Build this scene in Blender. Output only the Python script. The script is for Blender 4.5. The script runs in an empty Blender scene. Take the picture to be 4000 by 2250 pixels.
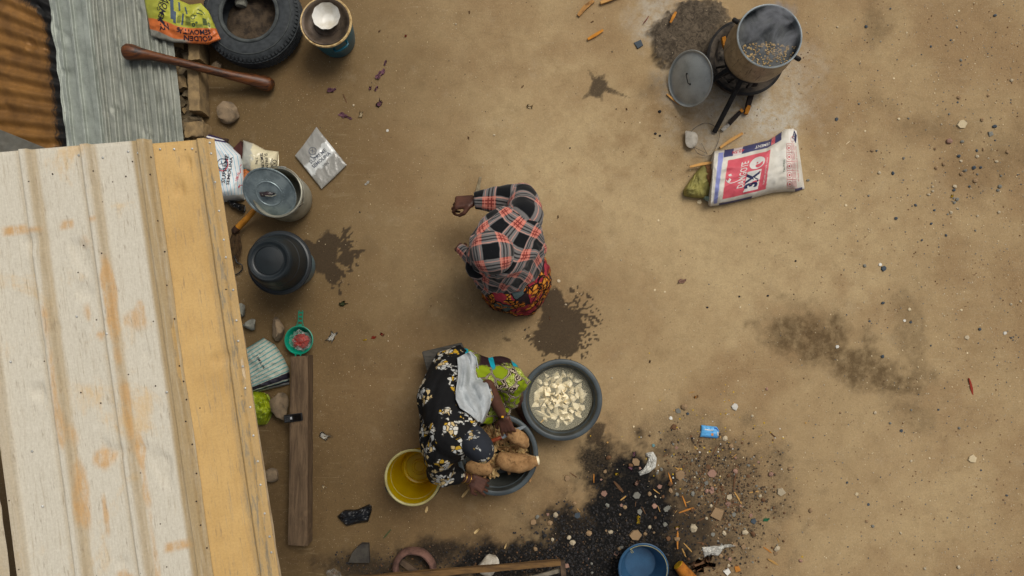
import bpy, bmesh, math, random
import numpy as np
from mathutils import Vector, Matrix, noise as mnoise
from mathutils.bvhtree import BVHTree

random.seed(7); np.random.seed(7)
R = math.radians
SC = bpy.context.scene
COL = SC.collection

# ------------------------------------------------------------------ camera
CAM_H, CAM_F, TILT = 4.6, 2703.0, R(2.65)      # metres, focal length in px of a 4000 px frame, lean off plumb
cam = bpy.data.cameras.new("drone_camera")
cam.sensor_width = 36.0
cam.lens = 36.0 * CAM_F / 4000.0
cam.clip_start, cam.clip_end = 0.05, 400.0
cam_o = bpy.data.objects.new("drone_camera", cam)
cam_o.location = (0, 0, CAM_H)
cam_o.rotation_euler = (TILT, 0, 0)
COL.objects.link(cam_o)
SC.camera = cam_o

# ------------------------------------------------------------------ world, sun, exposure
SUN_EL, SUN_AZ = R(58), R(52)                  # azimuth measured from +x (right) towards +y (top)
world = bpy.data.worlds.new("World")
SC.world = world
world.use_nodes = True
wn = world.node_tree
bg = wn.nodes["Background"]
sky = wn.nodes.new("ShaderNodeTexSky")
sky.sky_type = 'NISHITA'
sky.sun_disc = False
sky.sun_elevation = SUN_EL
sky.sun_rotation = R(90) - SUN_AZ
sky.air_density, sky.dust_density, sky.ozone_density = 1.0, 6.0, 0.6
hsv = wn.nodes.new("ShaderNodeHueSaturation")           # thin overcast: the blue is veiled
hsv.inputs['Saturation'].default_value = 0.42
wn.links.new(sky.outputs[0], hsv.inputs['Color'])
wn.links.new(hsv.outputs[0], bg.inputs[0])
bg.inputs[1].default_value = 0.085
sun = bpy.data.lights.new("sun", 'SUN')
sun.energy = 1.5
sun.angle = R(28)
sun.color = (1.0, 0.95, 0.86)
sun_o = bpy.data.objects.new("sun", sun)
sd = Vector((math.cos(SUN_EL) * math.cos(SUN_AZ), math.cos(SUN_EL) * math.sin(SUN_AZ), math.sin(SUN_EL)))
sun_o.rotation_euler = sd.to_track_quat('Z', 'Y').to_euler()
sun_o.location = sd * 20
COL.objects.link(sun_o)
SC.view_settings.view_transform = 'Standard'
SC.view_settings.look = 'None'
SC.view_settings.exposure = -0.02
SC.view_settings.gamma = 1.0
SC.view_settings.use_curve_mapping = False
SC.render.engine = 'CYCLES'
SC.cycles.use_denoising = True
SC.cycles.max_bounces = 8
SC.cycles.volume_step_rate = 1.0

# ------------------------------------------------------------------ geometry helpers
def P(u, v, z=0.0):
    """World point at height z on the sight line through photo point (u, v) of the 4000x2250 frame."""
    dx, dy = (u - 2000) / CAM_F, -(v - 1125) / CAM_F
    c, s = math.cos(TILT), math.sin(TILT)
    Y, Z = dy * c + s, dy * s - c
    t = (CAM_H - z) / -Z
    return Vector((dx * t, Y * t, z))

def PX(z=0.0):                                 # metres per photo px at height z
    return (CAM_H - z) / CAM_F

_rng = np.random.RandomState(3)
_LAT = _rng.rand(256, 256)
def vnoise(x, y, seed=0):
    x = np.asarray(x, float) + seed * 17.31; y = np.asarray(y, float) + seed * 9.77
    xi, yi = np.floor(x).astype(int), np.floor(y).astype(int)
    fx, fy = x - xi, y - yi
    fx = fx * fx * (3 - 2 * fx); fy = fy * fy * (3 - 2 * fy)
    g = lambda a, b: _LAT[a & 255, b & 255]
    return (g(xi, yi) * (1 - fx) + g(xi + 1, yi) * fx) * (1 - fy) + (g(xi, yi + 1) * (1 - fx) + g(xi + 1, yi + 1) * fx) * fy
def fbm(x, y, octv=4, seed=0):
    a, s, t = 1.0, 0.0, 0.0
    for i in range(octv):
        s = s + a * vnoise(x * 2 ** i, y * 2 ** i, seed + i * 3); t += a; a *= 0.5
    return s / t
def sst(x, lo, hi):
    t = np.clip((x - lo) / (hi - lo), 0, 1)
    return t * t * (3 - 2 * t)

class MB:
    """collects world-space vertices and faces of ONE mesh"""
    def __init__(s): s.v, s.f, s.uv = [], [], []
    def add(s, vs, fs, uvs=None):
        o = len(s.v)
        s.v += [tuple(p) for p in vs]
        s.f += [tuple(i + o for i in f) for f in fs]
        s.uv += [tuple(q) for q in uvs] if uvs is not None else [(0, 0)] * len(vs)
        return s
    def grid(s, pts, uvs, nu, nv, wrap=False, flip=False):
        fs = []
        for j in range(nv - 1):
            for i in range(nu if wrap else nu - 1):
                a, b = j * nu + i, j * nu + (i + 1) % nu
                q = (a, b, b + nu, a + nu)
                fs.append(q[::-1] if flip else q)
        return s.add(pts, fs, uvs)
    def box(s, c, size, rot=None, taper=0.0):
        hx, hy, hz = [d / 2 for d in size]
        vs = []
        for sz in (-1, 1):
            k = 1 - taper if sz > 0 else 1
            for sx, sy in ((-1, -1), (1, -1), (1, 1), (-1, 1)):
                p = Vector((sx * hx * k, sy * hy * k, sz * hz))
                if rot is not None: p = rot @ p
                vs.append(Vector(c) + p)
        return s.add(vs, [(3, 2, 1, 0), (4, 5, 6, 7), (0, 1, 5, 4), (1, 2, 6, 5), (2, 3, 7, 6), (3, 0, 4, 7)])
    def tube(s, path, rad, seg=10, cap=True, squash=1.0, jitter=0.0):
        path = [Vector(p) for p in path]
        n = len(path)
        if not hasattr(rad, '__len__'): rad = [rad] * n
        vs, uvs = [], []
        up = Vector((0.12, 0.05, 1)).normalized()
        L = 0
        for i, p in enumerate(path):
            t = (path[min(i + 1, n - 1)] - path[max(i - 1, 0)]).normalized()
            a = t.cross(up)
            if a.length < 0.05: a = t.cross(Vector((1, 0, 0)))
            a.normalize(); b = a.cross(t).normalized()
            if i: L += (p - path[i - 1]).length
            for k in range(seg):
                th = 2 * math.pi * k / seg
                rr = rad[i] * (1 + (random.uniform(-jitter, jitter) if jitter else 0))
                vs.append(p + a * math.cos(th) * rr + b * math.sin(th) * rr * squash)
                uvs.append((k / seg * 2 * math.pi * max(rad[i], .001), L))
        fs = []
        for j in range(n - 1):
            for k in range(seg):
                a0, b0 = j * seg + k, j * seg + (k + 1) % seg
                fs.append((a0, b0, b0 + seg, a0 + seg))
        if cap:
            fs.append(tuple(range(seg))[::-1]); fs.append(tuple((n - 1) * seg + k for k in range(seg)))
        return s.add(vs, fs, uvs)
    def lathe(s, prof, c, seg=48, axis=None, fn=None):
        """prof: (r, z) list; c: base point; axis: rotation matrix; fn(theta, r, z) -> r"""
        c = Vector(c); vs, uvs = [], []
        for r, z in prof:
            for k in range(seg):
                th = 2 * math.pi * k / seg
                rr = fn(th, r, z) if fn else r
                p = Vector((rr * math.cos(th), rr * math.sin(th), z))
                if axis is not None: p = axis @ p
                vs.append(c + p); uvs.append((th / (2 * math.pi), z))
        fs = []
        n = len(prof)
        for j in range(n - 1):
            for k in range(seg):
                a0, b0 = j * seg + k, j * seg + (k + 1) % seg
                fs.append((a0, b0, b0 + seg, a0 + seg))
        base = len(s.v)
        o = s.add(vs, fs, uvs)
        zz = [p[1] for p in prof]
        if prof[0][0] > .001 and prof[-1][0] > .001:               # an open ring section: close it on itself
            for k in range(seg):
                a0, b0 = (n - 1) * seg + k, (n - 1) * seg + (k + 1) % seg
                if prof[0] != prof[-1]: s.f.append((base + a0, base + b0, base + (k + 1) % seg, base + k))
        elif prof[0][0] > .001 and max(zz) - min(zz) > .002 and prof[0][1] <= min(zz) + 1e-6:
            s.f.append(tuple(base + k for k in range(seg))[::-1])
        return o
    def sphere(s, c, r, nu=12, nv=8, rot=None):
        rr = r if hasattr(r, '__len__') else (r, r, r)
        vs, fs = [], []
        for j in range(nv + 1):
            ph = math.pi * j / nv
            for i in range(nu):
                th = 2 * math.pi * i / nu
                p = Vector((rr[0] * math.sin(ph) * math.cos(th), rr[1] * math.sin(ph) * math.sin(th), rr[2] * math.cos(ph)))
                if rot is not None: p = rot @ p
                vs.append(Vector(c) + p)
        for j in range(nv):
            for i in range(nu):
                a, b = j * nu + i, j * nu + (i + 1) % nu
                fs.append((a, a + nu, b + nu, b))
        return s.add(vs, fs)
    def prism(s, poly, z0, z1, top_in=1.0):
        n = len(poly)
        cx = sum(p[0] for p in poly) / n; cy = sum(p[1] for p in poly) / n
        vs = [(x, y, z0) for x, y in poly] + [(cx + (x - cx) * top_in, cy + (y - cy) * top_in, z1) for x, y in poly]
        fs = [tuple(range(n))[::-1], tuple(range(n, 2 * n))] + [(i, (i + 1) % n, n + (i + 1) % n, n + i) for i in range(n)]
        return s.add(vs, fs)
    def pts(s): return [Vector(p) for p in s.v]

def tag(o, label=None, cat=None, group=None, kind=None):
    if label: o["label"] = label
    if cat: o["category"] = cat
    if group: o["group"] = group
    if kind: o["kind"] = kind
    return o

def near(u, v, marks, far=170):
    """words for a place: side of and closeness to the nearest landmark"""
    nm, a, b = min(marks, key=lambda m: math.hypot(u - m[1], v - m[2])); dx, dy = u - a, v - b; d = math.hypot(dx, dy)
    side = ("right of" if dx > 0 else "left of") if abs(dx) > abs(dy) else ("below" if dy > 0 else "above")
    diag = "" if min(abs(dx), abs(dy)) < .4 * max(abs(dx), abs(dy)) else ("and slightly " + (("below " if dy > 0 else "above ") if abs(dx) > abs(dy) else ("right of " if dx > 0 else "left of ")))
    if diag: side = side + " and " + diag.replace("and slightly ", "").strip()
    return ("close " if d < far * .35 else "" if d < far else "far ") + side + " the " + nm

ORIGIN = {}
def mesh_from(mb, base, smooth=True, angle=40):
    me = bpy.data.meshes.new("m")
    b = Vector(base)
    me.from_pydata([tuple(Vector(p) - b) for p in mb.v], [], mb.f)
    if any(tuple(mb.uv[i]) != (0, 0) for i in range(0, len(mb.uv), max(1, len(mb.uv) // 50))):
        uvl = me.uv_layers.new(name="UVMap")
        idx = np.empty(len(me.loops), int); me.loops.foreach_get("vertex_index", idx)
        uvl.data.foreach_set("uv", np.array(mb.uv, float)[idx].ravel())
    me.validate()
    if smooth:
        me.polygons.foreach_set("use_smooth", [True] * len(me.polygons))
        if angle < 179: me.set_sharp_from_angle(angle=R(angle))
    me.update()
    return me

def obj(name, mb, mat, parent=None, smooth=True, angle=40, base=None, label=None):
    """link the collected geometry as ONE mesh object (world coordinates in, local ones kept)"""
    if parent is not None: b = ORIGIN[parent.name]
    elif base is not None: b = Vector(base)
    else:
        a = np.array([tuple(p) for p in mb.v]); m = (a.min(0) + a.max(0)) / 2; b = Vector((m[0], m[1], a[:, 2].min()))
    me = mb if isinstance(mb, bpy.types.Mesh) else mesh_from(mb, b, smooth, angle)
    o = bpy.data.objects.new(name, me)
    me.name = name
    COL.objects.link(o)
    if parent is not None: o.parent = parent
    else: o.location = b
    ORIGIN[o.name] = b
    if mat is not None: me.materials.append(mat)
    if label: o["label"] = label
    return o

def thing(name, at, label, cat, group=None):
    o = bpy.data.objects.new(name, None)
    o.empty_display_size = 0.1
    COL.objects.link(o); o.location = at
    ORIGIN[o.name] = Vector(at)
    return tag(o, label, cat, group)

def solid(o, t, off=1.0):
    m = o.modifiers.new("thickness", 'SOLIDIFY'); m.thickness = t; m.offset = off
    return o
def bevel(o, w, seg=2):
    m = o.modifiers.new("bevel", 'BEVEL'); m.width = w; m.segments = seg; m.limit_method = 'ANGLE'
    return o

def remesh(caps, voxel, smooth=6, spheres=()):
    """smooth union of tapered capsules -> plain mesh (world coordinates)"""
    mb = MB()
    for c in caps:
        p0, r0, p1, r1 = Vector(c[0]), c[1], Vector(c[2]), c[3]
        d = (p1 - p0).length
        n = max(2, int(d / (0.35 * min(r0, r1))) + 1)
        for i in range(n):
            t = i / (n - 1)
            mb.sphere(p0.lerp(p1, t), r0 + (r1 - r0) * t, 14, 9)
    for sp in spheres: mb.sphere(sp[0], sp[1], 20, 14, sp[2] if len(sp) > 2 else None)
    me = bpy.data.meshes.new("tmp")
    me.from_pydata(mb.v, [], mb.f)
    o = bpy.data.objects.new("tmp", me); COL.objects.link(o)
    m = o.modifiers.new("r", 'REMESH'); m.mode = 'VOXEL'; m.voxel_size = voxel; m.use_smooth_shade = True
    if smooth:
        m = o.modifiers.new("s", 'SMOOTH'); m.factor = 0.5; m.iterations = smooth
    dg = bpy.context.evaluated_depsgraph_get(); dg.update()
    out = bpy.data.meshes.new_from_object(o.evaluated_get(dg))
    bpy.data.objects.remove(o); bpy.data.meshes.remove(me)
    return out

def displace(me, fn):
    n = len(me.vertices)
    co = np.empty(n * 3); me.vertices.foreach_get("co", co); co = co.reshape(-1, 3)
    no = np.empty(n * 3); me.vertices.foreach_get("normal", no); no = no.reshape(-1, 3)
    co = co + no * fn(co, no)[:, None]
    me.vertices.foreach_set("co", co.ravel()); me.update()
    return me
def rebase(me, b):
    me.transform(Matrix.Translation(-Vector(b)))
    me.polygons.foreach_set("use_smooth", [True] * len(me.polygons)); me.update()
    return me

# ------------------------------------------------------------------ material helpers
class G:
    def __init__(s, name):
        s.mat = bpy.data.materials.new(name); s.mat.use_nodes = True
        s.nt = s.mat.node_tree
        s.b = s.nt.nodes["Principled BSDF"]; s.o = s.nt.nodes["Material Output"]
        s._tc = None
    def node(s, t, **kw):
        n = s.nt.nodes.new(t)
        for k, v in kw.items(): setattr(n, k, v)
        return n
    def put(s, sock, val):
        if val is None: return
        if isinstance(val, bpy.types.NodeSocket): s.nt.links.new(val, sock)
        elif hasattr(val, '__len__'):
            sock.default_value = (*val, 1.0) if len(val) == 3 and sock.type == 'RGBA' else val
        else: sock.default_value = (val, val, val, 1) if sock.type == 'RGBA' else ((val,) * 3 if sock.type == 'VECTOR' else val)
    def co(s, kind='Object'):
        if s._tc is None: s._tc = s.node("ShaderNodeTexCoord")
        return s._tc.outputs[kind]
    def mapping(s, vec, scale=(1, 1, 1), rot=(0, 0, 0), loc=(0, 0, 0)):
        n = s.node("ShaderNodeMapping"); s.put(n.inputs[0], vec)
        n.inputs['Scale'].default_value = scale; n.inputs['Rotation'].default_value = rot; n.inputs['Location'].default_value = loc
        return n.outputs[0]
    def noise(s, scale, detail=4, rough=0.55, vec=None, dist=0.0, col=False):
        n = s.node("ShaderNodeTexNoise"); s.put(n.inputs['Vector'], vec if vec is not None else s.co())
        n.inputs['Scale'].default_value = scale; n.inputs['Detail'].default_value = detail
        n.inputs['Roughness'].default_value = rough; n.inputs['Distortion'].default_value = dist
        return n.outputs['Color' if col else 'Fac']
    def voro(s, scale, feature='F1', out='Distance', vec=None, rand=1.0):
        n = s.node("ShaderNodeTexVoronoi", feature=feature); s.put(n.inputs['Vector'], vec if vec is not None else s.co())
        n.inputs['Scale'].default_value = scale; n.inputs['Randomness'].default_value = rand
        return n.outputs[out]
    def wave(s, scale, vec=None, dist=0.0, dscale=1.0, direction='X', prof='SIN'):
        n = s.node("ShaderNodeTexWave", bands_direction=direction, wave_profile=prof); s.put(n.inputs['Vector'], vec if vec is not None else s.co())
        n.inputs['Scale'].default_value = scale; n.inputs['Distortion'].default_value = dist; n.inputs['Detail Scale'].default_value = dscale
        return n.outputs['Fac']
    def m(s, op, a, b=None, c=None, clamp=False):
        n = s.node("ShaderNodeMath", operation=op, use_clamp=clamp)
        for i, x in enumerate((a, b, c)): s.put(n.inputs[i], x)
        return n.outputs[0]
    def ss(s, x, lo, hi, o0=0.0, o1=1.0):
        n = s.node("ShaderNodeMapRange", interpolation_type='SMOOTHSTEP')
        for i, a in enumerate((x, lo, hi, o0, o1)): s.put(n.inputs[i], a)
        return n.outputs[0]
    def mix(s, f, a, b, mode='MIX'):
        n = s.node("ShaderNodeMix", data_type='RGBA', blend_type=mode)
        s.put(n.inputs['Factor'], f); s.put(n.inputs[6], a); s.put(n.inputs[7], b)
        return n.outputs[2]
    def ramp(s, f, stops, interp='LINEAR'):
        n = s.node("ShaderNodeValToRGB"); s.put(n.inputs[0], f); r = n.color_ramp; r.interpolation = interp
        while len(r.elements) < len(stops): r.elements.new(0.5)
        for e, (p, c) in zip(r.elements, stops):
            e.position = p; e.color = (*c, 1) if hasattr(c, '__len__') else (c, c, c, 1)
        return n.outputs[0]
    def attr(s, name, out='Fac'):
        n = s.node("ShaderNodeAttribute", attribute_name=name); return n.outputs[out]
    def sep(s, vec):
        n = s.node("ShaderNodeSeparateXYZ"); s.put(n.inputs[0], vec); return n.outputs
    def comb(s, x, y, z=0.0):
        n = s.node("ShaderNodeCombineXYZ")
        for i, a in enumerate((x, y, z)): s.put(n.inputs[i], a)
        return n.outputs[0]
    def bump(s, h, strength=0.4, dist=0.005, normal=None):
        n = s.node("ShaderNodeBump"); n.inputs['Strength'].default_value = strength; n.inputs['Distance'].default_value = dist
        s.put(n.inputs['Height'], h); s.put(n.inputs['Normal'], normal)
        return n.outputs[0]
    def rnd(s):
        return s.node("ShaderNodeObjectInfo").outputs['Random']
    def fin(s, color, rough=0.8, normal=None, metal=0.0, spec=0.35, **kw):
        s.put(s.b.inputs['Base Color'], color); s.put(s.b.inputs['Roughness'], rough); s.put(s.b.inputs['Normal'], normal)
        s.put(s.b.inputs['Metallic'], metal); s.put(s.b.inputs['Specular IOR Level'], spec)
        for k, v in kw.items(): s.put(s.b.inputs[k.replace('_', ' ')], v)
        return s.mat

def rgb(r, g, b):                              # 0-255 display colour -> linear
    f = lambda c: (c / 255 / 12.92) if c / 255 < 0.04045 else ((c / 255 + 0.055) / 1.055) ** 2.4
    return (f(r), f(g), f(b))

def plain(name, col, col2=None, rough=0.7, scale=18, bump=0.25, bdist=0.003, metal=0.0, spec=0.35, fine=160, contrast=(0.35, 0.7), stretch=None, per_object=0.0, **kw):
    g = G(name)
    vec = g.mapping(g.co(), scale=stretch) if stretch else g.co()
    n1 = g.noise(scale, 5, 0.6, vec)
    c = g.mix(g.ss(n1, *contrast), col, col2 if col2 else tuple(x * 0.6 for x in col))
    n2 = g.noise(fine, 3, 0.6, vec)
    c = g.mix(0.35, c, g.mix(n2, (0.25,) * 3, (0.75,) * 3), 'OVERLAY')
    if per_object:
        r = g.rnd(); c = g.mix(1.0, c, g.mix(r, (1 - per_object,) * 3, (1 + per_object * 0.6,) * 3), 'MULTIPLY')
    h = g.m('ADD', g.m('MULTIPLY', n1, 0.7), g.m('MULTIPLY', n2, 0.3))
    return g.fin(c, rough, g.bump(h, bump, bdist) if bump else None, metal, spec, **kw)

# ------------------------------------------------------------------ flat print on things: text and marks laid on a surface map
_TXT = {}
def text_geo(body, bold):
    k = (body, bold)
    if k not in _TXT:
        cu = bpy.data.curves.new("t", 'FONT'); cu.body = body; cu.align_x = 'CENTER'; cu.align_y = 'CENTER'
        cu.offset = bold; cu.resolution_u = 2; cu.size = 1.4
        o = bpy.data.objects.new("t", cu); COL.objects.link(o)
        dg = bpy.context.evaluated_depsgraph_get(); dg.update()
        me = bpy.data.meshes.new_from_object(o.evaluated_get(dg))
        _TXT[k] = ([(v.co.x, v.co.y) for v in me.vertices], [tuple(p.vertices) for p in me.polygons])
        bpy.data.objects.remove(o); bpy.data.curves.remove(cu); bpy.data.meshes.remove(me)
    return _TXT[k]

class Print:
    """marks drawn in the px plane of a surface; smap(px, py) -> world point just above the surface"""
    def __init__(s, smap): s.map = smap; s.mb = MB()
    def text(s, body, x, y, h, ang=0, bold=0.012, wide=1.0):
        vs, fs = text_geo(body, bold)
        c, n = math.cos(R(ang)), math.sin(R(ang))
        s.mb.add([s.map(x + h * (a * wide * c - b * n), y + h * (-a * wide * n - b * c)) for a, b in vs], fs); return s
    def quad(s, x0, y0, x1, y1, ang=0, n=4):
        cx, cy = (x0 + x1) / 2, (y0 + y1) / 2
        c, sn = math.cos(R(ang)), math.sin(R(ang)); pts = []
        for j in range(n + 1):
            for i in range(n + 1):
                a, b = x0 + (x1 - x0) * i / n - cx, y0 + (y1 - y0) * j / n - cy
                pts.append(s.map(cx + a * c + b * sn, cy - a * sn + b * c))
        s.mb.grid(pts, None, n + 1, n + 1); return s
    def ring(s, x, y, r0, r1, a0=0, a1=360, n=24, sq=1.0):
        pts = []
        for i in range(n + 1):
            a = R(a0 + (a1 - a0) * i / n)
            for r in (r0, r1): pts.append(s.map(x + r * math.cos(a), y - r * sq * math.sin(a)))
        s.mb.add(pts, [(2 * i, 2 * i + 1, 2 * i + 3, 2 * i + 2) for i in range(n)]); return s
    def poly(s, pts):
        s.mb.add([s.map(*p) for p in pts], [tuple(range(len(pts)))]); return s
    def done(s, name, mat, parent):
        return obj(name, s.mb, mat, parent, smooth=False)

# ================================================================== GROUND
def build_ground():
    def axis(a, b, st):
        core = list(np.arange(a, b + 1e-6, st)); out = []
        d, x = 0.05, b
        while x < 70: x += d; d *= 1.6; out.append(x)
        lo = []; d, x = 0.05, a
        while x > -70: x -= d; d *= 1.6; lo.append(x)
        return np.array(lo[::-1] + core + out)
    xs, ys = axis(-3.6, 3.6, 0.0125), axis(-2.2, 2.4, 0.0125)
    X, Y = np.meshgrid(xs, ys)
    nx, ny = len(xs), len(ys)
    # photo coordinates of each ground point (the survey the stains were measured in)
    c, s = math.cos(TILT), math.sin(TILT)
    vy, vz = Y * c - CAM_H * s, -Y * s - CAM_H * c
    U = 2000 + CAM_F * X / -vz; V = 1125 - CAM_F * vy / -vz
    inside = (np.abs(X) < 4) & (np.abs(Y) < 3)
    U = np.clip(U, -2500, 6500); V = np.clip(V, -2000, 4500)
    n1 = fbm(U / 60, V / 60, 5, 1) - 0.5; n2 = fbm(U / 22, V / 22, 4, 5) - 0.5; n3 = fbm(U / 260, V / 260, 4, 9) - 0.5; n2 = .55 * n2 + .6 * (fbm(U / 10, V / 10, 2, 21) - .5)
    def ell(cx, cy, rx, ry, ang=0.0, nz=0.9, soft=0.25, fine=0.5):
        a = R(ang); dx, dy = U - cx, V - cy
        p, q = dx * math.cos(a) + dy * math.sin(a), -dx * math.sin(a) + dy * math.cos(a)
        d = np.sqrt((p / rx) ** 2 + (q / ry) ** 2) + nz * n1 + fine * n2
        return 1 - sst(d, 1 - soft, 1 + soft)
    wet = np.zeros_like(X)
    def w(*a, k=1.0, **kw):
        nonlocal wet; wet = np.maximum(wet, k * ell(*a, **kw))
    def drops(cx, cy, r0, r1, n, a0=0, a1=360, size=(3, 11), k=0.9, stretch=2.0):
        nonlocal wet
        rr = np.random.RandomState(int(cx + cy))
        for _ in range(n):
            a = R(rr.uniform(a0, a1)); d = r0 + (r1 - r0) * rr.rand() ** 1.6
            px, py = cx + d * math.cos(a), cy + d * math.sin(a); sz = rr.uniform(*size)
            m = (np.abs(U - px) < sz * 4) & (np.abs(V - py) < sz * 4)
            dx, dy = U[m] - px, V[m] - py
            p, q = dx * math.cos(a) + dy * math.sin(a), -dx * math.sin(a) + dy * math.cos(a)
            st = rr.uniform(1, stretch)
            wet[m] = np.maximum(wet[m], k * (1 - sst(np.sqrt((p / st) ** 2 + q ** 2) / sz + 1.2 * n2[m], 0.7, 1.2)))
    # below the woman in plaid
    w(2160, 1190, 46, 70, 0, nz=0.3, fine=.6); w(2185, 1270, 82, 82, 10, nz=0.3, fine=.6); w(2160, 1325, 86, 54, 0, nz=.3, fine=.6); w(2195, 1345, 74, 44, 0, nz=.3, fine=.6)
    drops(2190, 1270, 70, 165, 240, -75, 60, size=(2, 5)); drops(2180, 1300, 70, 140, 110, 60, 200, size=(2, 5)); drops(2180, 1280, 60, 110, 60, -70, 60, size=(3, 8))
    # beside the black bucket
    w(1272, 990, 46, 90, 12, nz=0.35, fine=.6); w(1205, 965, 42, 24, 20, nz=0.5, fine=.8); w(1300, 930, 16, 28, 20, fine=.9); w(1300, 1070, 30, 36, 0, fine=.9)
    drops(1285, 990, 50, 120, 80, -60, 40, size=(3, 8), stretch=4.0); drops(1300, 1060, 30, 90, 30, 0, 120, size=(3, 7))
    # spill by the stove
    w(2336, 335, 34, 42, 15, nz=1.0, k=0.75)
    for a, l in ((-120, 70), (-60, 55), (140, 80), (20, 130), (75, 60)):
        for i in range(9):
            t = i / 8; wet = np.maximum(wet, 0.75 * (1 - t * 0.4) * ell(2336 + math.cos(R(a)) * l * t, 335 + math.sin(R(a)) * l * t, 17 - 11 * t, 17 - 11 * t, nz=0.5, fine=.6))
    w(2330, 1690, 26, 55, 30, nz=1.1, k=0.7); w(2300, 1640, 20, 25, 0, k=0.5); w(1980, 1325, 18, 8, 10, k=0.6, nz=.5)
    w(1270, 1705, 30, 14, 0, k=0.5); w(960, 560, 30, 20, k=.4); w(1210, 590, 40, 70, 10, k=0.35, nz=1.3)
    w(1440, 960, 40, 60, 20, k=0.28, nz=1.3)
    damp = np.zeros_like(X)
    def dm(*a, k=1.0, **kw):
        nonlocal damp; damp = np.maximum(damp, k * ell(*a, **kw))
    dm(3180, 1310, 190, 105, 12, nz=1.3, soft=0.4, k=0.95); dm(3380, 1440, 230, 75, 18, nz=1.5, soft=0.5, k=0.95)
    dm(3560, 1300, 60, 150, -8, nz=2.0, soft=0.5, k=0.5); dm(3540, 1600, 110, 60, 35, nz=2.0, soft=0.6, k=0.5)
    dm(3440, 90, 50, 75, 0, nz=1.6, soft=0.6, k=0.5); dm(3450, 400, 70, 40, 30, nz=2, soft=.6, k=.3); dm(3650, 500, 150, 60, 15, nz=2.2, soft=.6, k=.35)
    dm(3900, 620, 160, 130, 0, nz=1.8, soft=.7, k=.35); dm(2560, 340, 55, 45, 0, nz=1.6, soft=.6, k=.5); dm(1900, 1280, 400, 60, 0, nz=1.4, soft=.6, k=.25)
    dm(1080, 1950, 180, 420, 0, nz=1.2, soft=.6, k=.55); dm(2000, 1120, 330, 280, 0, nz=.9, soft=.8, k=.4); dm(1750, 1800, 420, 420, 0, nz=.9, soft=.8, k=.35); dm(1900, 1700, 260, 240, 0, nz=.7, soft=.7, k=.5); dm(1500, 1420, 160, 60, 0, nz=1.6, soft=.7, k=.3)  # broad soft darkening of the ground around both people and the beam
    char = np.zeros_like(X)
    def ch(*a, k=1.0, **kw):
        nonlocal char; char = np.maximum(char, k * ell(*a, **kw))
    ch(2450, 1990, 190, 240, 12, nz=0.8, soft=0.5); ch(2330, 1800, 80, 100, 30, nz=0.8, soft=0.6, k=0.75); ch(2420, 2200, 330, 160, 0, nz=0.8, soft=0.5, k=1.0)
    ch(2050, 2190, 300, 90, -4, nz=1.0, soft=0.5, k=0.85); ch(1700, 2160, 180, 60, -8, nz=1.1, soft=0.6, k=0.7); ch(1430, 2210, 190, 60, 0, nz=1.1, soft=0.7, k=0.6)
    ch(2640, 2080, 180, 150, 0, nz=1.2, soft=0.6, k=0.6); ch(2300, 2080, 200, 120, 0, nz=1, soft=.6, k=.8)
    rub = np.maximum(ell(2740, 1930, 330, 270, 20, nz=1.1, soft=0.55), 0.9 * ell(2500, 2150, 480, 220, 0, nz=1.0, soft=0.5))
    rub = np.maximum(rub, 0.5 * ell(2640, 1660, 190, 90, 0, nz=1.4, soft=.6))
    rub = np.maximum(rub, 0.8 * ell(1780, 2200, 420, 90, -3, nz=1, soft=.5))
    ash = np.maximum(0.75 * ell(2900, 420, 240, 150, 0, nz=1.2, soft=0.7), 0.95 * ell(3010, 470, 110, 75, 0, nz=1.3, soft=0.5))
    ash = np.maximum(ash, 0.8 * ell(2570, 70, 90, 110, 20, nz=1.4, soft=0.6)); ash = np.maximum(ash, 0.7 * ell(2760, 550, 70, 70, 0, nz=.9, soft=.4))
    ash = np.maximum(ash, 0.45 * ell(3080, 300, 120, 130, 0, nz=1.2, soft=.7)); ash = np.maximum(ash, .6 * ell(2640, 330, 80, 90, 0, nz=1.3, soft=.7))
    mud = np.maximum(ell(2690, 130, 135, 118, -20, nz=0.75, soft=0.12), ell(2620, 190, 80, 70, 0, nz=0.8, soft=0.12))
    mud = np.maximum(mud, .9 * ell(2770, 80, 80, 75, 0, nz=0.9, soft=.15))
    global GMASK, GMASK2
    core = (np.abs(X) < 3.606) & (Y > -2.206) & (Y < 2.406)
    GMASK = np.maximum(char, rub)[core].reshape(-1, int(core.any(0).sum()))
    GMASK2 = (rub * np.clip(1 - 1.6 * char, 0, 1))[core].reshape(GMASK.shape)
    shade = sst(U, 2050, 900) if False else 1 - sst(U + 260 * n3, 950, 2300)  # left yard darkening: damp soil plus shed shade put into the colour
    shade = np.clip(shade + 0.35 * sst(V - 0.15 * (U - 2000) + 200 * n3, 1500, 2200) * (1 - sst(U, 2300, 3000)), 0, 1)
    pale = np.clip(ell(2750, 900, 620, 330, 10, nz=1.5, soft=0.9) * 0.9 + 0.5 * ell(2050, 500, 500, 300, 0, nz=1.6, soft=.9) + .5 * ell(3350, 1850, 400, 300, 0, nz=1.6, soft=.9), 0, 1)  # paler ground; the lit middle of the yard is painted into the colour
    grav = np.clip(0.55 * sst(U + 300 * n3, 2700, 3900) + rub, 0, 1)
    Z = 0.010 * (fbm(X * 1.3, Y * 1.3, 3, 2) - 0.5) + 0.0035 * (fbm(X * 9, Y * 9, 3, 4) - 0.5)
    Z += rub * (0.010 * (fbm(X * 22, Y * 22, 3, 6) - 0.4)) + 0.006 * rub
    Z += mud * (0.035 + 0.030 * (fbm(X * 14 + Y * 6, Y * 10, 4, 11) - 0.5)) + ash * 0.003 * fbm(X * 30, Y * 30, 3, 8)
    Z -= 0.004
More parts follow.
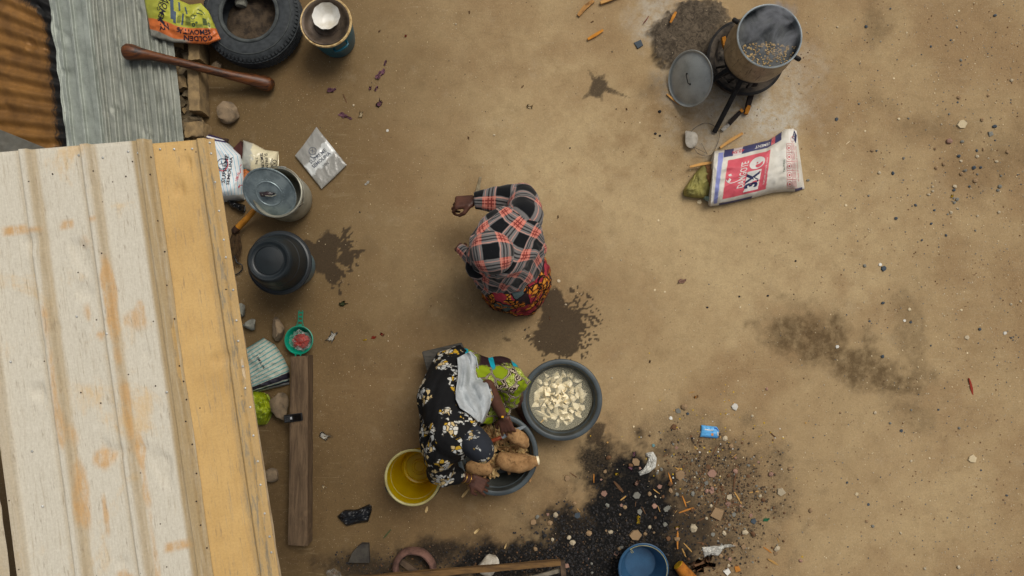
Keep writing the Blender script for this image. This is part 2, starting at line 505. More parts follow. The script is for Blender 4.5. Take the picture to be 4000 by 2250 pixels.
    Z[~inside] = Z[~inside] * 0.3
    me = bpy.data.meshes.new("ground")
    nvt = nx * ny
    me.vertices.add(nvt)
    me.vertices.foreach_set("co", np.stack([X, Y, Z], -1).ravel())
    i = np.arange(nvt).reshape(ny, nx)
    q = np.stack([i[:-1, :-1], i[:-1, 1:], i[1:, 1:], i[1:, :-1]], -1).reshape(-1, 4)
    me.loops.add(q.size); me.loops.foreach_set("vertex_index", q.ravel())
    me.polygons.add(len(q)); me.polygons.foreach_set("loop_start", np.arange(0, q.size, 4)); me.polygons.foreach_set("use_smooth", np.ones(len(q), bool))
    me.update(calc_edges=True)
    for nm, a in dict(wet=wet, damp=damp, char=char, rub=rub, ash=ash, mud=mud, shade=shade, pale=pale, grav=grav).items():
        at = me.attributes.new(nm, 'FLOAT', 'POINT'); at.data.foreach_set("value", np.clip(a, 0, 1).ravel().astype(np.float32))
    g = G("sandy_earth")
    v = g.co()
    big, med, fine, grain = g.noise(1.3, 4, .6, v), g.noise(11, 5, .65, v), g.noise(95, 4, .7, v), g.noise(420, 2, .7, v)
    c = g.mix(g.ss(big, .38, .62), rgb(150, 124, 89), rgb(168, 144, 106))
    c = g.mix(g.attr("pale"), c, rgb(184, 161, 121))
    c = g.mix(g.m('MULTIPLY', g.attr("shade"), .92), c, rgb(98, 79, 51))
    c = g.mix(g.m('MULTIPLY', g.ss(med, .42, .75), .32), c, g.mix(.5, c, rgb(92, 76, 52)))
    c = g.mix(g.m('MULTIPLY', g.attr("ash"), g.ss(g.noise(26, 5, .7, v), .25, .62)), c, rgb(182, 174, 158))
    c = g.mix(g.m('MULTIPLY', g.ss(g.noise(4.2, 6, .72, g.mapping(v, loc=(3, 7, 0)), .8), .52, .74), .25), c, rgb(112, 92, 62))
    c = g.mix(g.m('MULTIPLY', g.ss(g.noise(5, 5, .7, g.mapping(v, loc=(9, 1, 0))), .55, .75), .18), c, rgb(170, 156, 130))
    for k_, (rz, sc, lo) in enumerate(((.5, (1.2, 9, 1), .56), (-.9, (1.5, 11, 1), .57))):   # scuffs and broom marks
        sw = g.m('MULTIPLY', g.ss(g.noise(4, 5, .7, g.mapping(v, scale=sc, rot=(0, 0, rz), loc=(k_ * 5, 2, 0)), .5), lo, lo + .12), g.ss(g.noise(1.1, 2, .5, g.mapping(v, loc=(k_ * 9, 4, 0))), .45, .62))
        c = g.mix(g.m('MULTIPLY', sw, .2), c, rgb(104, 86, 58) if k_ else rgb(182, 164, 130))
    c = g.mix(g.m('MULTIPLY', g.ss(g.noise(.75, 3, .55, g.mapping(v, loc=(1, 3, 0))), .42, .66), .28), c, rgb(132, 106, 72))
    # coarse grains of sand and grit
    gv = g.voro(210, 'F1', 'Color', v); gd = g.voro(210, 'F1', 'Distance', v)
    pick = g.m('MULTIPLY', g.ss(gd, .42, .2), g.m('GREATER_THAN', g.sep(gv)[0], g.ss(g.attr("grav"), 0, 1, .93, .62)))
    gcol = g.ramp(g.sep(gv)[1], [(0, rgb(70, 60, 52)), (.3, rgb(120, 98, 75)), (.55, rgb(182, 160, 128)), (.8, rgb(205, 195, 175)), (1, rgb(150, 115, 80))])
    c = g.mix(g.m('MULTIPLY', pick, .75), c, gcol)
    c = g.mix(g.attr("rub"), c, g.mix(.75, c, g.mix(g.ss(fine, .35, .7), rgb(52, 42, 32), rgb(112, 92, 68))))
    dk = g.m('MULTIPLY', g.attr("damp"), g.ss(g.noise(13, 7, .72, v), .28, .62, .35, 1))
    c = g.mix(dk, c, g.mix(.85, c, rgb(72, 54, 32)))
    blk = g.mix(g.ss(g.noise(60, 4, .75, v), .45, .75), rgb(16, 16, 16), rgb(52, 46, 40))
    c = g.mix(g.ss(g.m('ADD', g.attr("char"), g.m('MULTIPLY', g.m('SUBTRACT', fine, .5), .7)), .12, .9), c, blk)
    mudc = g.mix(g.ss(g.noise(28, 5, .7, v, 1.5), .35, .68), rgb(62, 54, 44), rgb(104, 92, 76))
    c = g.mix(g.attr("mud"), c, mudc)
    wetm = g.ss(g.m('ADD', g.attr("wet"), g.m('MULTIPLY', g.m('SUBTRACT', fine, .5), .9)), .15, .8)
    c = g.mix(g.m('MULTIPLY', wetm, .9), c, g.mix(fine, rgb(46, 36, 24), rgb(66, 52, 35)))
    c = g.mix(.6, c, g.mix(fine, (.25,) * 3, (.75,) * 3), 'OVERLAY'); c = g.mix(.35, c, g.mix(grain, (.1,) * 3, (.9,) * 3), 'OVERLAY')
    h = g.m('ADD', g.m('MULTIPLY', fine, .6), g.m('ADD', g.m('MULTIPLY', grain, .25), g.m('MULTIPLY', pick, .35)))
    rough = g.m('SUBTRACT', .95, g.m('MULTIPLY', wetm, .25))
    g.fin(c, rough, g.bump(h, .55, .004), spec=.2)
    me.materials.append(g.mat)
    o = bpy.data.objects.new("ground", me); COL.objects.link(o)
    return tag(o, kind="structure", label="bare trodden sandy yard with wet stains and a charred patch")
ground = build_ground()

# ================================================================== SHED WITH THE PAINTED ROOF
def roof_mat(name, worn):
    """painted ribbed sheet; UV = metres across (u) and along (v) the sheet"""
    g = G(name); uv = g.co('UV'); v = g.mapping(uv, scale=(1, 1, 1))
    st = g.mapping(uv, scale=(9, 1.3, 1))
    paint = g.mix(g.ss(g.noise(3, 4, .6, v), .3, .7), rgb(202, 166, 106), rgb(184, 148, 90))
    streak = g.noise(7, 6, .7, st)
    paint = g.mix(g.m('MULTIPLY', g.ss(streak, .5, .8), .4), paint, rgb(160, 122, 74))
    chalk = g.mix(g.noise(22, 5, .7, st), rgb(218, 212, 196), rgb(176, 168, 148))
    mask = g.m('ADD', g.m('MULTIPLY', g.noise(3.2, 5, .62, v, .6), .75), g.m('MULTIPLY', g.noise(5, 6, .75, st), .25))
    left = g.ss(mask, .535, .66)                                    # patches where the paint is left
    c = paint if worn == 0 else g.mix(g.m('MULTIPLY', left, .7), chalk, g.mix(g.noise(18, 5, .8, st), rgb(196, 158, 102), rgb(212, 188, 146)))
    ribm = g.attr("rib")
    dirt = g.mix(g.noise(30, 5, .7, st), rgb(140, 122, 88), rgb(180, 154, 110))  # rib grime; its colour also paints the shadow lines at rib feet
    c = g.mix(g.m('MULTIPLY', ribm, g.ss(g.noise(3, 5, .7, g.mapping(uv, scale=(26, 1.1, 1))), .22, .55, .45, .95)), c, dirt)
    c = g.mix(g.m('MULTIPLY', g.attr("rust"), g.ss(g.noise(12, 5, .75, g.mapping(uv, scale=(4, 1, 1))), .3, .6, .25, .9)), c, g.mix(streak, rgb(206, 160, 98), rgb(176, 136, 84)))
    spot = g.ss(g.noise(6, 3, .5, v), .68, .75)
    c = g.mix(g.m('MULTIPLY', spot, .5), c, rgb(150, 132, 110))
    scratch = g.m('MULTIPLY', g.ss(g.noise(38, 3, .8, g.mapping(uv, scale=(2.4, .25, 1), rot=(0, 0, .06))), .58, .70), .5)
    c = g.mix(scratch, c, rgb(128, 110, 88))
    ux = g.sep(uv)[0]
    eav = g.m('MULTIPLY', g.m('MULTIPLY', g.ss(ux, .10, .05), g.ss(ux, .012, .024)), g.ss(g.noise(4, 6, .75, g.mapping(uv, scale=(22, 2.2, 1))), .50, .60))
    c = g.mix(g.m('MULTIPLY', eav, .75), c, rgb(122, 118, 104))
    c = g.mix(g.m('MULTIPLY', g.ss(g.noise(9, 6, .8, g.mapping(uv, scale=(14, .5, 1))), .53, .66), .5), c, rgb(156, 140, 112))
    c = g.mix(g.m('MULTIPLY', g.ss(g.voro(26, 'F1', 'Distance', uv), .10, .05), g.m('GREATER_THAN', g.sep(g.voro(26, 'F1', 'Color', uv))[0], .82)), c, rgb(72, 58, 44))
    c = g.mix(.45, c, g.mix(g.noise(120, 4, .75, uv), (.2,) * 3, (.8,) * 3), 'OVERLAY')
    h = g.noise(14, 4, .6, v)
    return g.fin(c, .68, g.bump(h, .12, .006), spec=.3)

M_SOLD = plain("weathered_timber", rgb(206, 186, 152), rgb(160, 138, 106), .85, 9, .4, stretch=(1, 1, 1))
M_NAIL = plain("galvanised_nail", rgb(205, 205, 198), rgb(150, 150, 145), .45, 60, .1, metal=.3)
M_NAILRUST = plain("rusty_nail", rgb(70, 50, 38), rgb(40, 32, 28), .8, 60, .1)
shed = thing("shed", P(400, 1400, 0) + Vector((-.9, 0, 0)), "open shed with a worn cream and yellow ribbed metal roof on the left", "shed")
RA, RB = P(838, 545, 1.9), P(1090, 2250, 1.9)                      # right eave, top and bottom of frame
RC = P(-20, 618, 2.08)                                            # along the top edge to the left
def roof_pt(w, l, off=0.0):
    """w metres left of the eave, l metres down the sheet"""
    along = (RB - RA).normalized(); acr = (RC - RA).normalized()
    return RA + acr * w + along * l + Vector((0, 0, off))
def ribs(w, pos, h=0.017, half=0.012, foot=0.009):
    z = np.zeros_like(w)
    for p, k in pos:
        z = np.maximum(z, k * h * (1 - sst(np.abs(w - p), half, half + foot)))
    return z
RW = {'eave': .045, 'c': .256, 'b': .452, 'a': .655}
def roof_sheet(name, w0, w1, l0, l1, pos, mat, lift, seed, darkbands, edge=0.0, rustlist=()):
    nw, nl = int((w1 - w0) / .004) + 2, int((l1 - l0) / .016) + 2
    W, L = np.meshgrid(np.linspace(w0, w1, nw), np.linspace(l0, l1, nl))
    jag = edge * (fbm(L * 3.0, L * 0 + seed, 4, seed) - .5) * 2
    Wj = W + jag * sst(-W, -(w0 + .05), -w0)                       # ragged lower edge
    z = ribs(W, pos) + .006 * (fbm(W * 5, L * 2.2, 3, seed) - .5) + .003 * (fbm(W * 20, L * 6, 3, seed + 4) - .5) + lift
    dents = fbm(W * 11, L * 9, 2, seed + 9); z -= .010 * sst(dents, .74, .9)
    along = np.array((RB - RA).normalized()); acr = np.array((RC - RA).normalized())
    pts = np.array(RA) + Wj[..., None] * acr + L[..., None] * along + np.stack([z * 0, z * 0, z], -1)
    mb = MB(); mb.grid(pts.reshape(-1, 3), np.stack([W, L], -1).reshape(-1, 2), nw, nl, flip=False)
    o = obj(name, mb, mat, shed, angle=60)
    rib = np.zeros_like(W)
    for a, b, k in darkbands: rib = np.maximum(rib, k * sst(W, a - .012, a + .004) * (1 - sst(W, b - .004, b + .014)))
    rust = np.zeros_like(W)
    nz = fbm(W * 14, L * 10, 4, seed + 2) - .5; nz2 = fbm(W * 3.2, L * 1.6, 4, seed + 6)
    for cw, cl, rw, rl, k in rustlist:
        cw *= 1.11; rw *= .95; rl *= .8
        d = np.sqrt(((W - cw) / rw) ** 2 + ((L - cl) / rl) ** 2) + 1.8 * nz
        rust = np.maximum(rust, k * (1 - sst(d, .6, 1.2)))
    for nm, a in (("rib", rib), ("rust", rust)):
        at = o.data.attributes.new(nm, 'FLOAT', 'POINT'); at.data.foreach_set("value", a.ravel().astype(np.float32))
    solid(o, .0012, -1)
    return o
m_y, m_w = roof_mat("yellow_roof_paint", 0), roof_mat("chalky_roof_paint", 1)
sh1 = roof_sheet("roof_sheet", 0.0, .275, -.005, 2.1, [(RW['eave'], 1), (RW['c'], 1)], m_y, 0, 3, [(.004, .078, .55), (.235, .275, .4)])
sh1["label"] = "yellow ochre roof sheet along the eave"
RUST = [(.41, .27, .02, .014, 1), (.64, .275, .06, .012, 1), (.585, .28, .03, .02, .8), (.50, .275, .03, .015, .8), (.395, .60, .018, .35, .85), (.33, .66, .045, .04, .7),
        (.31, .62, .02, .03, .8), (.39, .98, .012, .12, .7), (.49, 1.15, .05, .06, .9), (.37, 1.25, .015, .18, .8), (.47, .62, .02, .06, .7), (.44, .7, .016, .02, .8),
        (.59, .9, .016, .35, .75), (.56, 1.25, .03, .25, .8), (.50, 1.35, .012, .1, .8), (.29, 1.52, .06, .02, .9), (.48, 1.6, .03, .03, .8), (.60, 1.62, .06, .025, .9), (.37, 1.52, .012, .3, .6), (.45, .35, .02, .03, .4)]
sh2 = roof_sheet("roof_sheet", .224, .852, -.02, 2.1, [(RW['c'], 1.15), (RW['b'], 1), (RW['a'], 1), (.835, 1)], m_w, .005, 8,
                 [(.220, .292, 1.0), (.423, .443, .6), (.623, .645, .65), (.472, .479, .35), (.677, .683, .35), (.82, .852, .5)], edge=.006, rustlist=RUST)  # weathered rib bands, plus thin shadow lines painted at the rib feet
sh2["label"] = "large bleached roof sheet with peeling paint in the middle"
sh3 = roof_sheet("roof_sheet", .886, 3.2, -.02, 2.1, [(.95, .8), (1.10, 1), (1.30, 1), (1.5, 1), (1.7, 1)], m_w, -.002, 15, [(.87, .95, .5)], edge=.01)
sh3["label"] = "far left roof sheet beyond the dark gap"
# nails: (photo u, v) measured on the roof
def nail_at(w, l, parent, rusty=False, k=1.0):
    mb = MB(); c = roof_pt(w, l, .0)
    zz = float(ribs(np.array([w]), [(RW['eave'], 1), (RW['c'], 1.15), (RW['b'], 1), (RW['a'], 1)])[0]) + (.007 if parent is sh2 else .002)
    mb.lathe([(.0045 * k, 0), (.0045 * k, .0015), (.0028 * k, .003), (0, .0035)], c + Vector((0, 0, zz)), 10)
    o = obj("nail", mb, M_NAILRUST if rusty else M_NAIL, shed)
    o.parent = parent; o.location = ORIGIN[shed.name] - ORIGIN[parent.name]
    return o
rr = random.Random(5)
for l in (.012, .055, .17, .285, .40, .47, .60, .72, .80, .90, .985, 1.06, 1.17, 1.27, 1.36, 1.47, 1.56, 1.62): nail_at(.016 + rr.uniform(-.004, .006), l, sh1)
for w, l in ((.085, .03), (.15, .025), (.20, .02)): nail_at(w, l, sh1)
for w, l in ((.275, .03), (.31, .02), (.40, .035), (.48, .018), (.56, .62), (.295, .95), (.46, .70), (.79, .75), (.76, 1.08), (.75, 1.28), (.75, 1.55), (.80, .33), (.77, .05)): nail_at(w, l, sh2)
for l in (.05, .12, .30, .42, .55, .68, .86, .92, .99, 1.07, 1.16, 1.27, 1.37, 1.46, 1.55): nail_at(.231 + rr.uniform(0, .01), l, sh2, True, .7)
for w, l in ((.30, .06), (.575, .08), (.33, .115), (.505, .36), (.435, .085), (.44, .4), (.58, .9), (.52, .95), (.33, .92)): nail_at(w, l, sh2, True, .6)
# timber under the eave: fascia board, purlins, posts
along = (RB - RA).normalized(); acr = (RC - RA).normalized()
def beam(name, a, b, wd, ht, parent, mat):
    d = (b - a); L = d.length; d.normalize()
    side = d.cross(Vector((0, 0, 1))).normalized(); upv = side.cross(d)
    rot = Matrix((d, side, upv)).transposed()
    mb = MB(); n = max(2, int(L / .08))
    vs, uvs = [], []
    for i in range(n + 1):
        for sy, sz in ((-1, -1), (1, -1), (1, 1), (-1, 1)):
            j = .002
            p = a + d * (L * i / n) + side * (sy * wd / 2 + random.uniform(-j, j)) + upv * (sz * ht / 2 + random.uniform(-j, j))
            vs.append(p)
    fs = [(0, 1, 2, 3)[::-1], tuple(n * 4 + k for k in range(4))]
    for i in range(n):
        for k in range(4):
            q = i * 4 + k; r2 = i * 4 + (k + 1) % 4
            fs.append((q, r2, r2 + 4, q + 4))
    mb.add(vs, fs)
    return obj(name, mb, mat, parent, smooth=False)
beam("fascia_board", roof_pt(.030, .0, -.030), roof_pt(.018, 2.1, -.030), .016, .05, shed, M_SOLD)
for l in (.05, .95, 1.9): beam("purlin", roof_pt(.03, l, -.045), roof_pt(3.1, l, -.085), .05, .05, shed, M_SOLD)
M_DARKWOOD = plain("old_dark_timber", rgb(96, 78, 60), rgb(58, 46, 36), .9, 12, .5, stretch=(1, 1, .2))
for w, l in ((.95, .2), (.95, 1.9), (1.4, .2), (1.4, 1.9)):
    p = roof_pt(w, l, -.06); beam("post", Vector((p.x, p.y, -.02)), Vector((p.x, p.y, p.z - .062)), .08, .08, shed, M_DARKWOOD)
# dark sheet lying on the lower left of the roof
mb = MB(); nw, nl = 60, 30; pts, uvs = [], []
for j in range(nl):
    for i in range(nw):
        w, l = .928 + .35 * i / (nw - 1), 1.20 + .9 * j / (nl - 1)
        if i == 0: w += .006 * math.sin(j * 1.3)
        pts.append(roof_pt(w, l, .026 + .004 * math.sin(w * 70) + .012 * (1 if i < 2 else 0))); uvs.append((w, l))
mb.grid(pts, uvs, nw, nl)
o = obj("loose_roof_sheet", mb, plain("grey_bitumen_sheet", rgb(92, 98, 96), rgb(66, 70, 70), .7, 10, .2), None, angle=60)
solid(o, .002, -1); tag(o, "dark grey loose sheet lying on the lower left end of the shed roof", "metal sheet")

# ================================================================== LOW SHEETS AND BLOCK WALL, UPPER LEFT
def zinc(name, ca, cb, rustc, rust_k=.2, dark=0.0):
    g = G(name); uv = g.co('UV'); st = g.mapping(uv, scale=(3, 1, 1))
    n1, n2 = g.noise(5, 6, .7, uv), g.noise(9, 6, .75, st)
    c = g.mix(g.ss(n1, .3, .7), ca, cb)
    c = g.mix(g.m('MULTIPLY', g.ss(n2, .5, .75), .5), c, tuple(x * .6 for x in ca))
    c = g.mix(g.m('MULTIPLY', g.ss(g.noise(9, 4, .7, uv), .62, .72), rust_k), c, rustc)
    if dark: c = g.mix(g.ss(g.m('ADD', g.attr("burn"), g.m('MULTIPLY', g.m('SUBTRACT', g.noise(16, 5, .75, g.mapping(uv, scale=(1, 3, 1))), .5), 1.2)), .3, .8), c, rgb(22, 20, 17))
    c = g.mix(.3, c, g.mix(g.noise(140, 3, .7, uv), (.2,) * 3, (.8,) * 3), 'OVERLAY')
    return g.fin(c, .55, g.bump(g.noise(30, 4, .6, uv), .15, .004), metal=.3, spec=.45)
def low_sheet(name, quad, zs, mat, label, period, amp, seed, ribbed=False, ragged=0.0, burn=None, edge_curl=0.0, nu=150, nv=70):
    """quad: photo corners (start-left, start-right, end-right, end-left); ribs run from start to end"""
    c = [np.array(P(u, v, z)) for (u, v), z in zip(quad, zs)]
    S, T = np.meshgrid(np.linspace(0, 1, nu), np.linspace(0, 1, nv))
    rg = ragged * (fbm(T * 7, T * 0, 5, seed) - .5) * (1 - sst(S, 0, .12))
    Sx = S + rg
    p = (c[0] * (1 - Sx[..., None]) + c[1] * Sx[..., None]) * (1 - T[..., None]) + (c[3] * (1 - Sx[..., None]) + c[2] * Sx[..., None]) * T[..., None]
    wd = np.linalg.norm(c[1] - c[0]); ln = np.linalg.norm(c[3] - c[0])
    w = S * wd
    if ribbed:
        z = np.zeros_like(w)
        for a, hw in ribbed: z = np.maximum(z, amp * (1 - sst(np.abs(w - a * wd), hw, hw + .008)))
    else: z = amp * (.5 + .5 * np.cos(w / period * 2 * math.pi))
    z = z + .020 * (fbm(w * 4, T * ln * 4, 3, seed) - .5) + .010 * (fbm(w * 14, T * ln * 9, 3, seed + 1) - .5) - .010 * sst(fbm(w * 9, T * ln * 7, 2, seed + 2), .7, .85) + edge_curl * (1 - sst(S, 0, .1)) * (fbm(T * 9, T * 0, 3, seed + 7))
    p[..., 2] += z
    mb = MB(); mb.grid(p.reshape(-1, 3), np.stack([w, T * ln], -1).reshape(-1, 2), nu, nv, flip=True)
    o = obj(name, mb, mat, None, angle=70)
    if burn is not None:
        at = o.data.attributes.new("burn", 'FLOAT', 'POINT'); at.data.foreach_set("value", burn(S, T).ravel().astype(np.float32))
    solid(o, .0012, -1)
    return tag(o, label, "metal sheet", "loose metal sheets beside the shed")
m_rust = zinc("rusty_zinc", rgb(142, 100, 46), rgb(104, 72, 34), rgb(170, 120, 50), .3, 1)
m_gal = zinc("pale_zinc", rgb(162, 168, 158), rgb(132, 138, 128), rgb(96, 78, 58), .35)
m_gal2 = zinc("beige_zinc", rgb(148, 150, 138), rgb(118, 122, 112), rgb(96, 74, 52), .4)
m_gal3 = zinc("grey_zinc", rgb(112, 110, 100), rgb(92, 88, 78), rgb(90, 70, 50), .3)
low_sheet("metal_sheet", [(-300, 560), (-120, -260), (190, -60), (290, 600)], [.03, .03, .05, .05], m_rust,
          "rusty orange brown corrugated sheet with a sooty right edge", .115, .020, 21, burn=lambda S, T: np.clip(sst(T, .80, .99) + .9 * sst(S, .72, .86) * sst(T, .3, .8), 0, 1))
low_sheet("metal_sheet", [(330, 640), (-260, 400), (-260, 560), (120, 740)][::1], [.09] * 4, m_gal3,
          "dull grey ribbed sheet below the rusty one, tucked under the shed roof", .11, .012, 25, nu=60, nv=100)
low_sheet("metal_sheet", [(188, -60), (352, -60), (425, 600), (268, 600)], [.16, .19, .19, .16], m_gal,
          "pale blue grey metal sheet with a torn left edge", .2, .022, 31, ribbed=[(.12, .016), (.48, .008), (.84, .018)], ragged=.09, edge_curl=.03, nv=110)
low_sheet("metal_sheet", [(338, -60), (655, -60), (722, 600), (408, 600)], [.175, .17, .17, .175], m_gal2,
          "wide beige grey ribbed sheet under the wooden pestle", .2, .020, 37, ribbed=[(.06, .008), (.16, .016), (.30, .008), (.42, .016), (.56, .008), (.68, .016), (.80, .008), (.90, .010)], ragged=.02, nv=90)

M_BLOCK = plain("sandcrete_block", rgb(150, 126, 88), rgb(112, 94, 68), .95, 14, .7, .006, fine=90)
M_BLOCKD = plain("broken_sandcrete", rgb(112, 98, 74), rgb(70, 60, 46), .95, 20, .8, .008, fine=90)
wall = thing("block_wall", P(770, 330, 0), "low broken sandcrete block wall beside the metal sheets", "wall")
def rough_box(mb, c, size, rot, n=5, amp=.008, seed=0):
    bm = bmesh.new(); bmesh.ops.create_cube(bm, size=1.0)
    bmesh.ops.subdivide_edges(bm, edges=bm.edges[:], cuts=n, use_grid_fill=True)
    vs = []
    for v in bm.verts:
        p = Vector((v.co.x * size[0], v.co.y * size[1], v.co.z * size[2]))
        k = Vector(c) + p
        d = mnoise.noise_vector(k * 22 + Vector((seed, 0, 0))) * amp + mnoise.noise_vector(k * 70 + Vector((seed, 3, 0))) * amp * .5
        vs.append(Vector(c) + rot @ (p + d))
    bm.verts.index_update()
    mb.add(vs, [tuple(x.index for x in f.verts) for f in bm.faces]); bm.free()
    return mb
dv = (P(832, 470, 0) - P(822, 178, 0)); wang = math.atan2(dv.y, dv.x) + math.pi / 2
wrot = Matrix.Rotation(wang, 3, 'Z')
def on_wall(u, v, z): return P(u, v, z)
for i, (v0, v1, z1) in enumerate(((90, 268, .15), (272, 462, .15))):
    c = (P(795, (v0 + v1) / 2, .0)); L = (v1 - v0) * PX(.07)
    obj("block", rough_box(MB(), c + Vector((.0, 0, z1 / 2)), (.075, L, z1), wrot, 7, .006, i), M_BLOCK, wall, angle=80)
obj("block", rough_box(MB(), P(792, 525, 0) + Vector((0, 0, .065)), (.12, .10, .13), wrot, 7, .008, 8), M_BLOCK, wall, angle=80)
obj("block", rough_box(MB(), P(812, 640, 0) + Vector((0, 0, .065)), (.12, .24, .13), wrot, 7, .008, 12), M_BLOCK, wall, angle=80)
rr = random.Random(11)
for i in range(26):
    v = 180 + 360 * (i + rr.random()) / 26; u = rr.uniform(690, 758) + (v - 180) * .10
    sz = rr.uniform(.025, .07)
    rot = Matrix.Rotation(rr.uniform(0, 3), 3, 'Z') @ Matrix.Rotation(rr.uniform(-.4, .4), 3, 'X')
    obj("broken_piece", rough_box(MB(), P(u, v, 0) + Vector((0, 0, rr.uniform(.03, .11))), (sz * 1.3, sz, sz * rr.uniform(.6, 1.1)), rot, 3, .012, i), M_BLOCKD if i % 3 else M_BLOCK, wall, angle=80)
obj("hollow_core", rough_box(MB(), P(715, 350, 0) + Vector((0, 0, .025)), (.16, .68, .05), wrot, 9, .012, 44), M_BLOCKD, wall, angle=80)

# ================================================================== TYRE
def stone_mb(c, r, seed, n=3, amp=.35, facets=True):
    bm = bmesh.new(); bmesh.ops.create_icosphere(bm, subdivisions=n, radius=1.0)
    vs = []
    rs = random.Random(seed)
    planes = [(Vector((rs.gauss(0, 1), rs.gauss(0, 1), rs.gauss(0, .8))).normalized(), rs.uniform(.55, .85)) for _ in range(9)]
    for v in bm.verts:
        p = v.co.copy()
        if facets:
            for nrm, d in planes:
                k = p.dot(nrm)
                if k > d: p -= nrm * (k - d)
        p *= 1 + amp * .35 * mnoise.noise(v.co * 1.7 + Vector((seed * 3.1, 0, 0))) + amp * .18 * mnoise.noise(v.co * 6 + Vector((seed, 2, 0)))
        vs.append(Vector(c) + Vector((p.x * r[0], p.y * r[1], p.z * r[2])))
    bm.verts.index_update()
    mb = MB(); mb.add(vs, [tuple(x.index for x in f.verts) for f in bm.faces]); bm.free()
    return mb
def rotz(mb, c, a):
    c = Vector(c); m = Matrix.Rotation(a, 3, 'Z')
    mb.v = [tuple(c + m @ (Vector(p) - c)) for p in mb.v]
    return mb

M_RUB = plain("tyre_rubber", rgb(58, 62, 64), rgb(40, 44, 46), .75, 30, .3, .002, fine=260)
M_RUBDUST = plain("dusty_tyre_wall", rgb(78, 82, 80), rgb(52, 56, 56), .85, 16, .25, .002)
TC = P(978, 58, .16); TC.z = 0
tyre = thing("tyre", TC, "worn black car tyre lying flat with soil inside", "tyre")
prof = [(.205, .018), (.235, .010), (.275, .012), (.302, .030), (.314, .052), (.318, .10), (.314, .150), (.300, .176), (.272, .192), (.235, .196), (.205, .192), (.188, .186), (.178, .176), (.180, .160), (.200, .15), (.25, .16), (.285, .14), (.295, .10), (.285, .06), (.25, .04), (.205, .03)]
body = obj("tread", MB().lathe(prof + [prof[0]], TC, 96), M_RUB, tyre, angle=50)
obj("bead", MB().lathe([(.178, .176), (.172, .186), (.178, .197), (.190, .199), (.197, .194)], TC, 96), M_RUBDUST, tyre)
mb = MB()                                                          # shoulder lugs and tread grooves
for k in range(72):
    a = 2 * math.pi * k / 72; rot = Matrix.Rotation(a, 3, 'Z')
    mb.box(TC + rot @ Vector((.303, 0, .169)), (.022, .015, .012), rot @ Matrix.Rotation(.75, 3, 'Y'))
    mb.box(TC + rot @ Vector((.303, 0, .033)), (.022, .015, .012), rot @ Matrix.Rotation(-.75, 3, 'Y'))
tag(obj("shoulder_lugs", mb, M_RUB, tyre, smooth=False), kind="stuff")
for z in (.065, .085, .105, .125, .145): obj("tread_rib", MB().lathe([(.314, z - .006), (.3215, z - .005), (.3215, z + .005), (.314, z + .006)], TC, 96), M_RUB, tyre)
obj("sidewall_ring", MB().lathe([(.268, .190), (.270, .1955), (.274, .1955), (.276, .189)], TC, 96), M_RUBDUST, tyre)
M_SOIL = plain("dark_soil", rgb(86, 72, 56), rgb(50, 42, 34), .95, 22, .9, .012, fine=120)
pts = []; nu, nv = 60, 16
for j in range(nv):
    for i in range(nu):
        r, a = .205 * j / (nv - 1), 2 * math.pi * i / nu
        x, y = r * math.cos(a), r * math.sin(a)
        pts.append(TC + Vector((x, y, .035 + .02 * mnoise.noise(Vector((x * 14, y * 14, 2))) + .03 * (1 - (r / .2) ** 2))))
tag(obj("soil_heap", MB().grid(pts, None, nu, nv, wrap=True), M_SOIL, None), "dark crumbly soil filling the hole of the car tyre", "soil", kind="stuff")
M_STONE = plain("yard_stone", rgb(142, 122, 96), rgb(96, 84, 68), .92, 16, .6, .006, per_object=.25)
M_STONEG = plain("grey_stone", rgb(142, 142, 130), rgb(102, 100, 90), .9, 16, .6, .006)
M_STONEW = plain("whitish_stone", rgb(198, 190, 174), rgb(158, 148, 130), .9, 22, .5, .005)
def stone(u, v, rx, ry, h, mat, label, seed, ang=0, z=0.0):
    c = P(u, v, h * .3); c.z = z
    k = PX(h * .5)
    mb = stone_mb(c + Vector((0, 0, h * .42)), (rx * k, ry * k, h * .58), seed)
    rotz(mb, c, R(ang))
    return tag(obj("stone", mb, mat, None, angle=35), label, "stone", "stones in the yard")
stone(955, 28, 26, 24, .05, M_STONEG, "grey stone lying on the soil inside the tyre", 3, z=.055)
stone(892, 442, 52, 46, .09, M_STONE, "large brown stone on the ground beside the broken block wall", 5, 20)
stone(848, 262, 30, 24, .06, M_STONE, "brown stone half under the tyre near the pestle", 7, 30)
stone(1087, 1290, 28, 54, .10, M_STONE, "tall brown stone left of the green colander", 9, 12)
stone(977, 1268, 34, 24, .07, M_STONEG, "pale grey stone at the shed eave above the striped sack", 11, 5)
stone(944, 1212, 20, 30, .07, M_STONEG, "grey stone mostly hidden by the shed eave", 13, 0)
stone(1096, 1585, 40, 60, .10, M_STONE, "large brown stone between the lime bag and the beam", 15, 15)
stone(1062, 1855, 34, 26, .05, M_STONE, "flat brown stone in the shade left of the beam", 17, 0)
stone(1908, 2200, 46, 46, .12, M_STONEW, "pale stone beside the wooden rail at the bottom", 19, 40)
stone(2696, 541, 28, 44, .06, M_STONEW, "white lumpy stone with wire next to the cement sack", 21, 8)

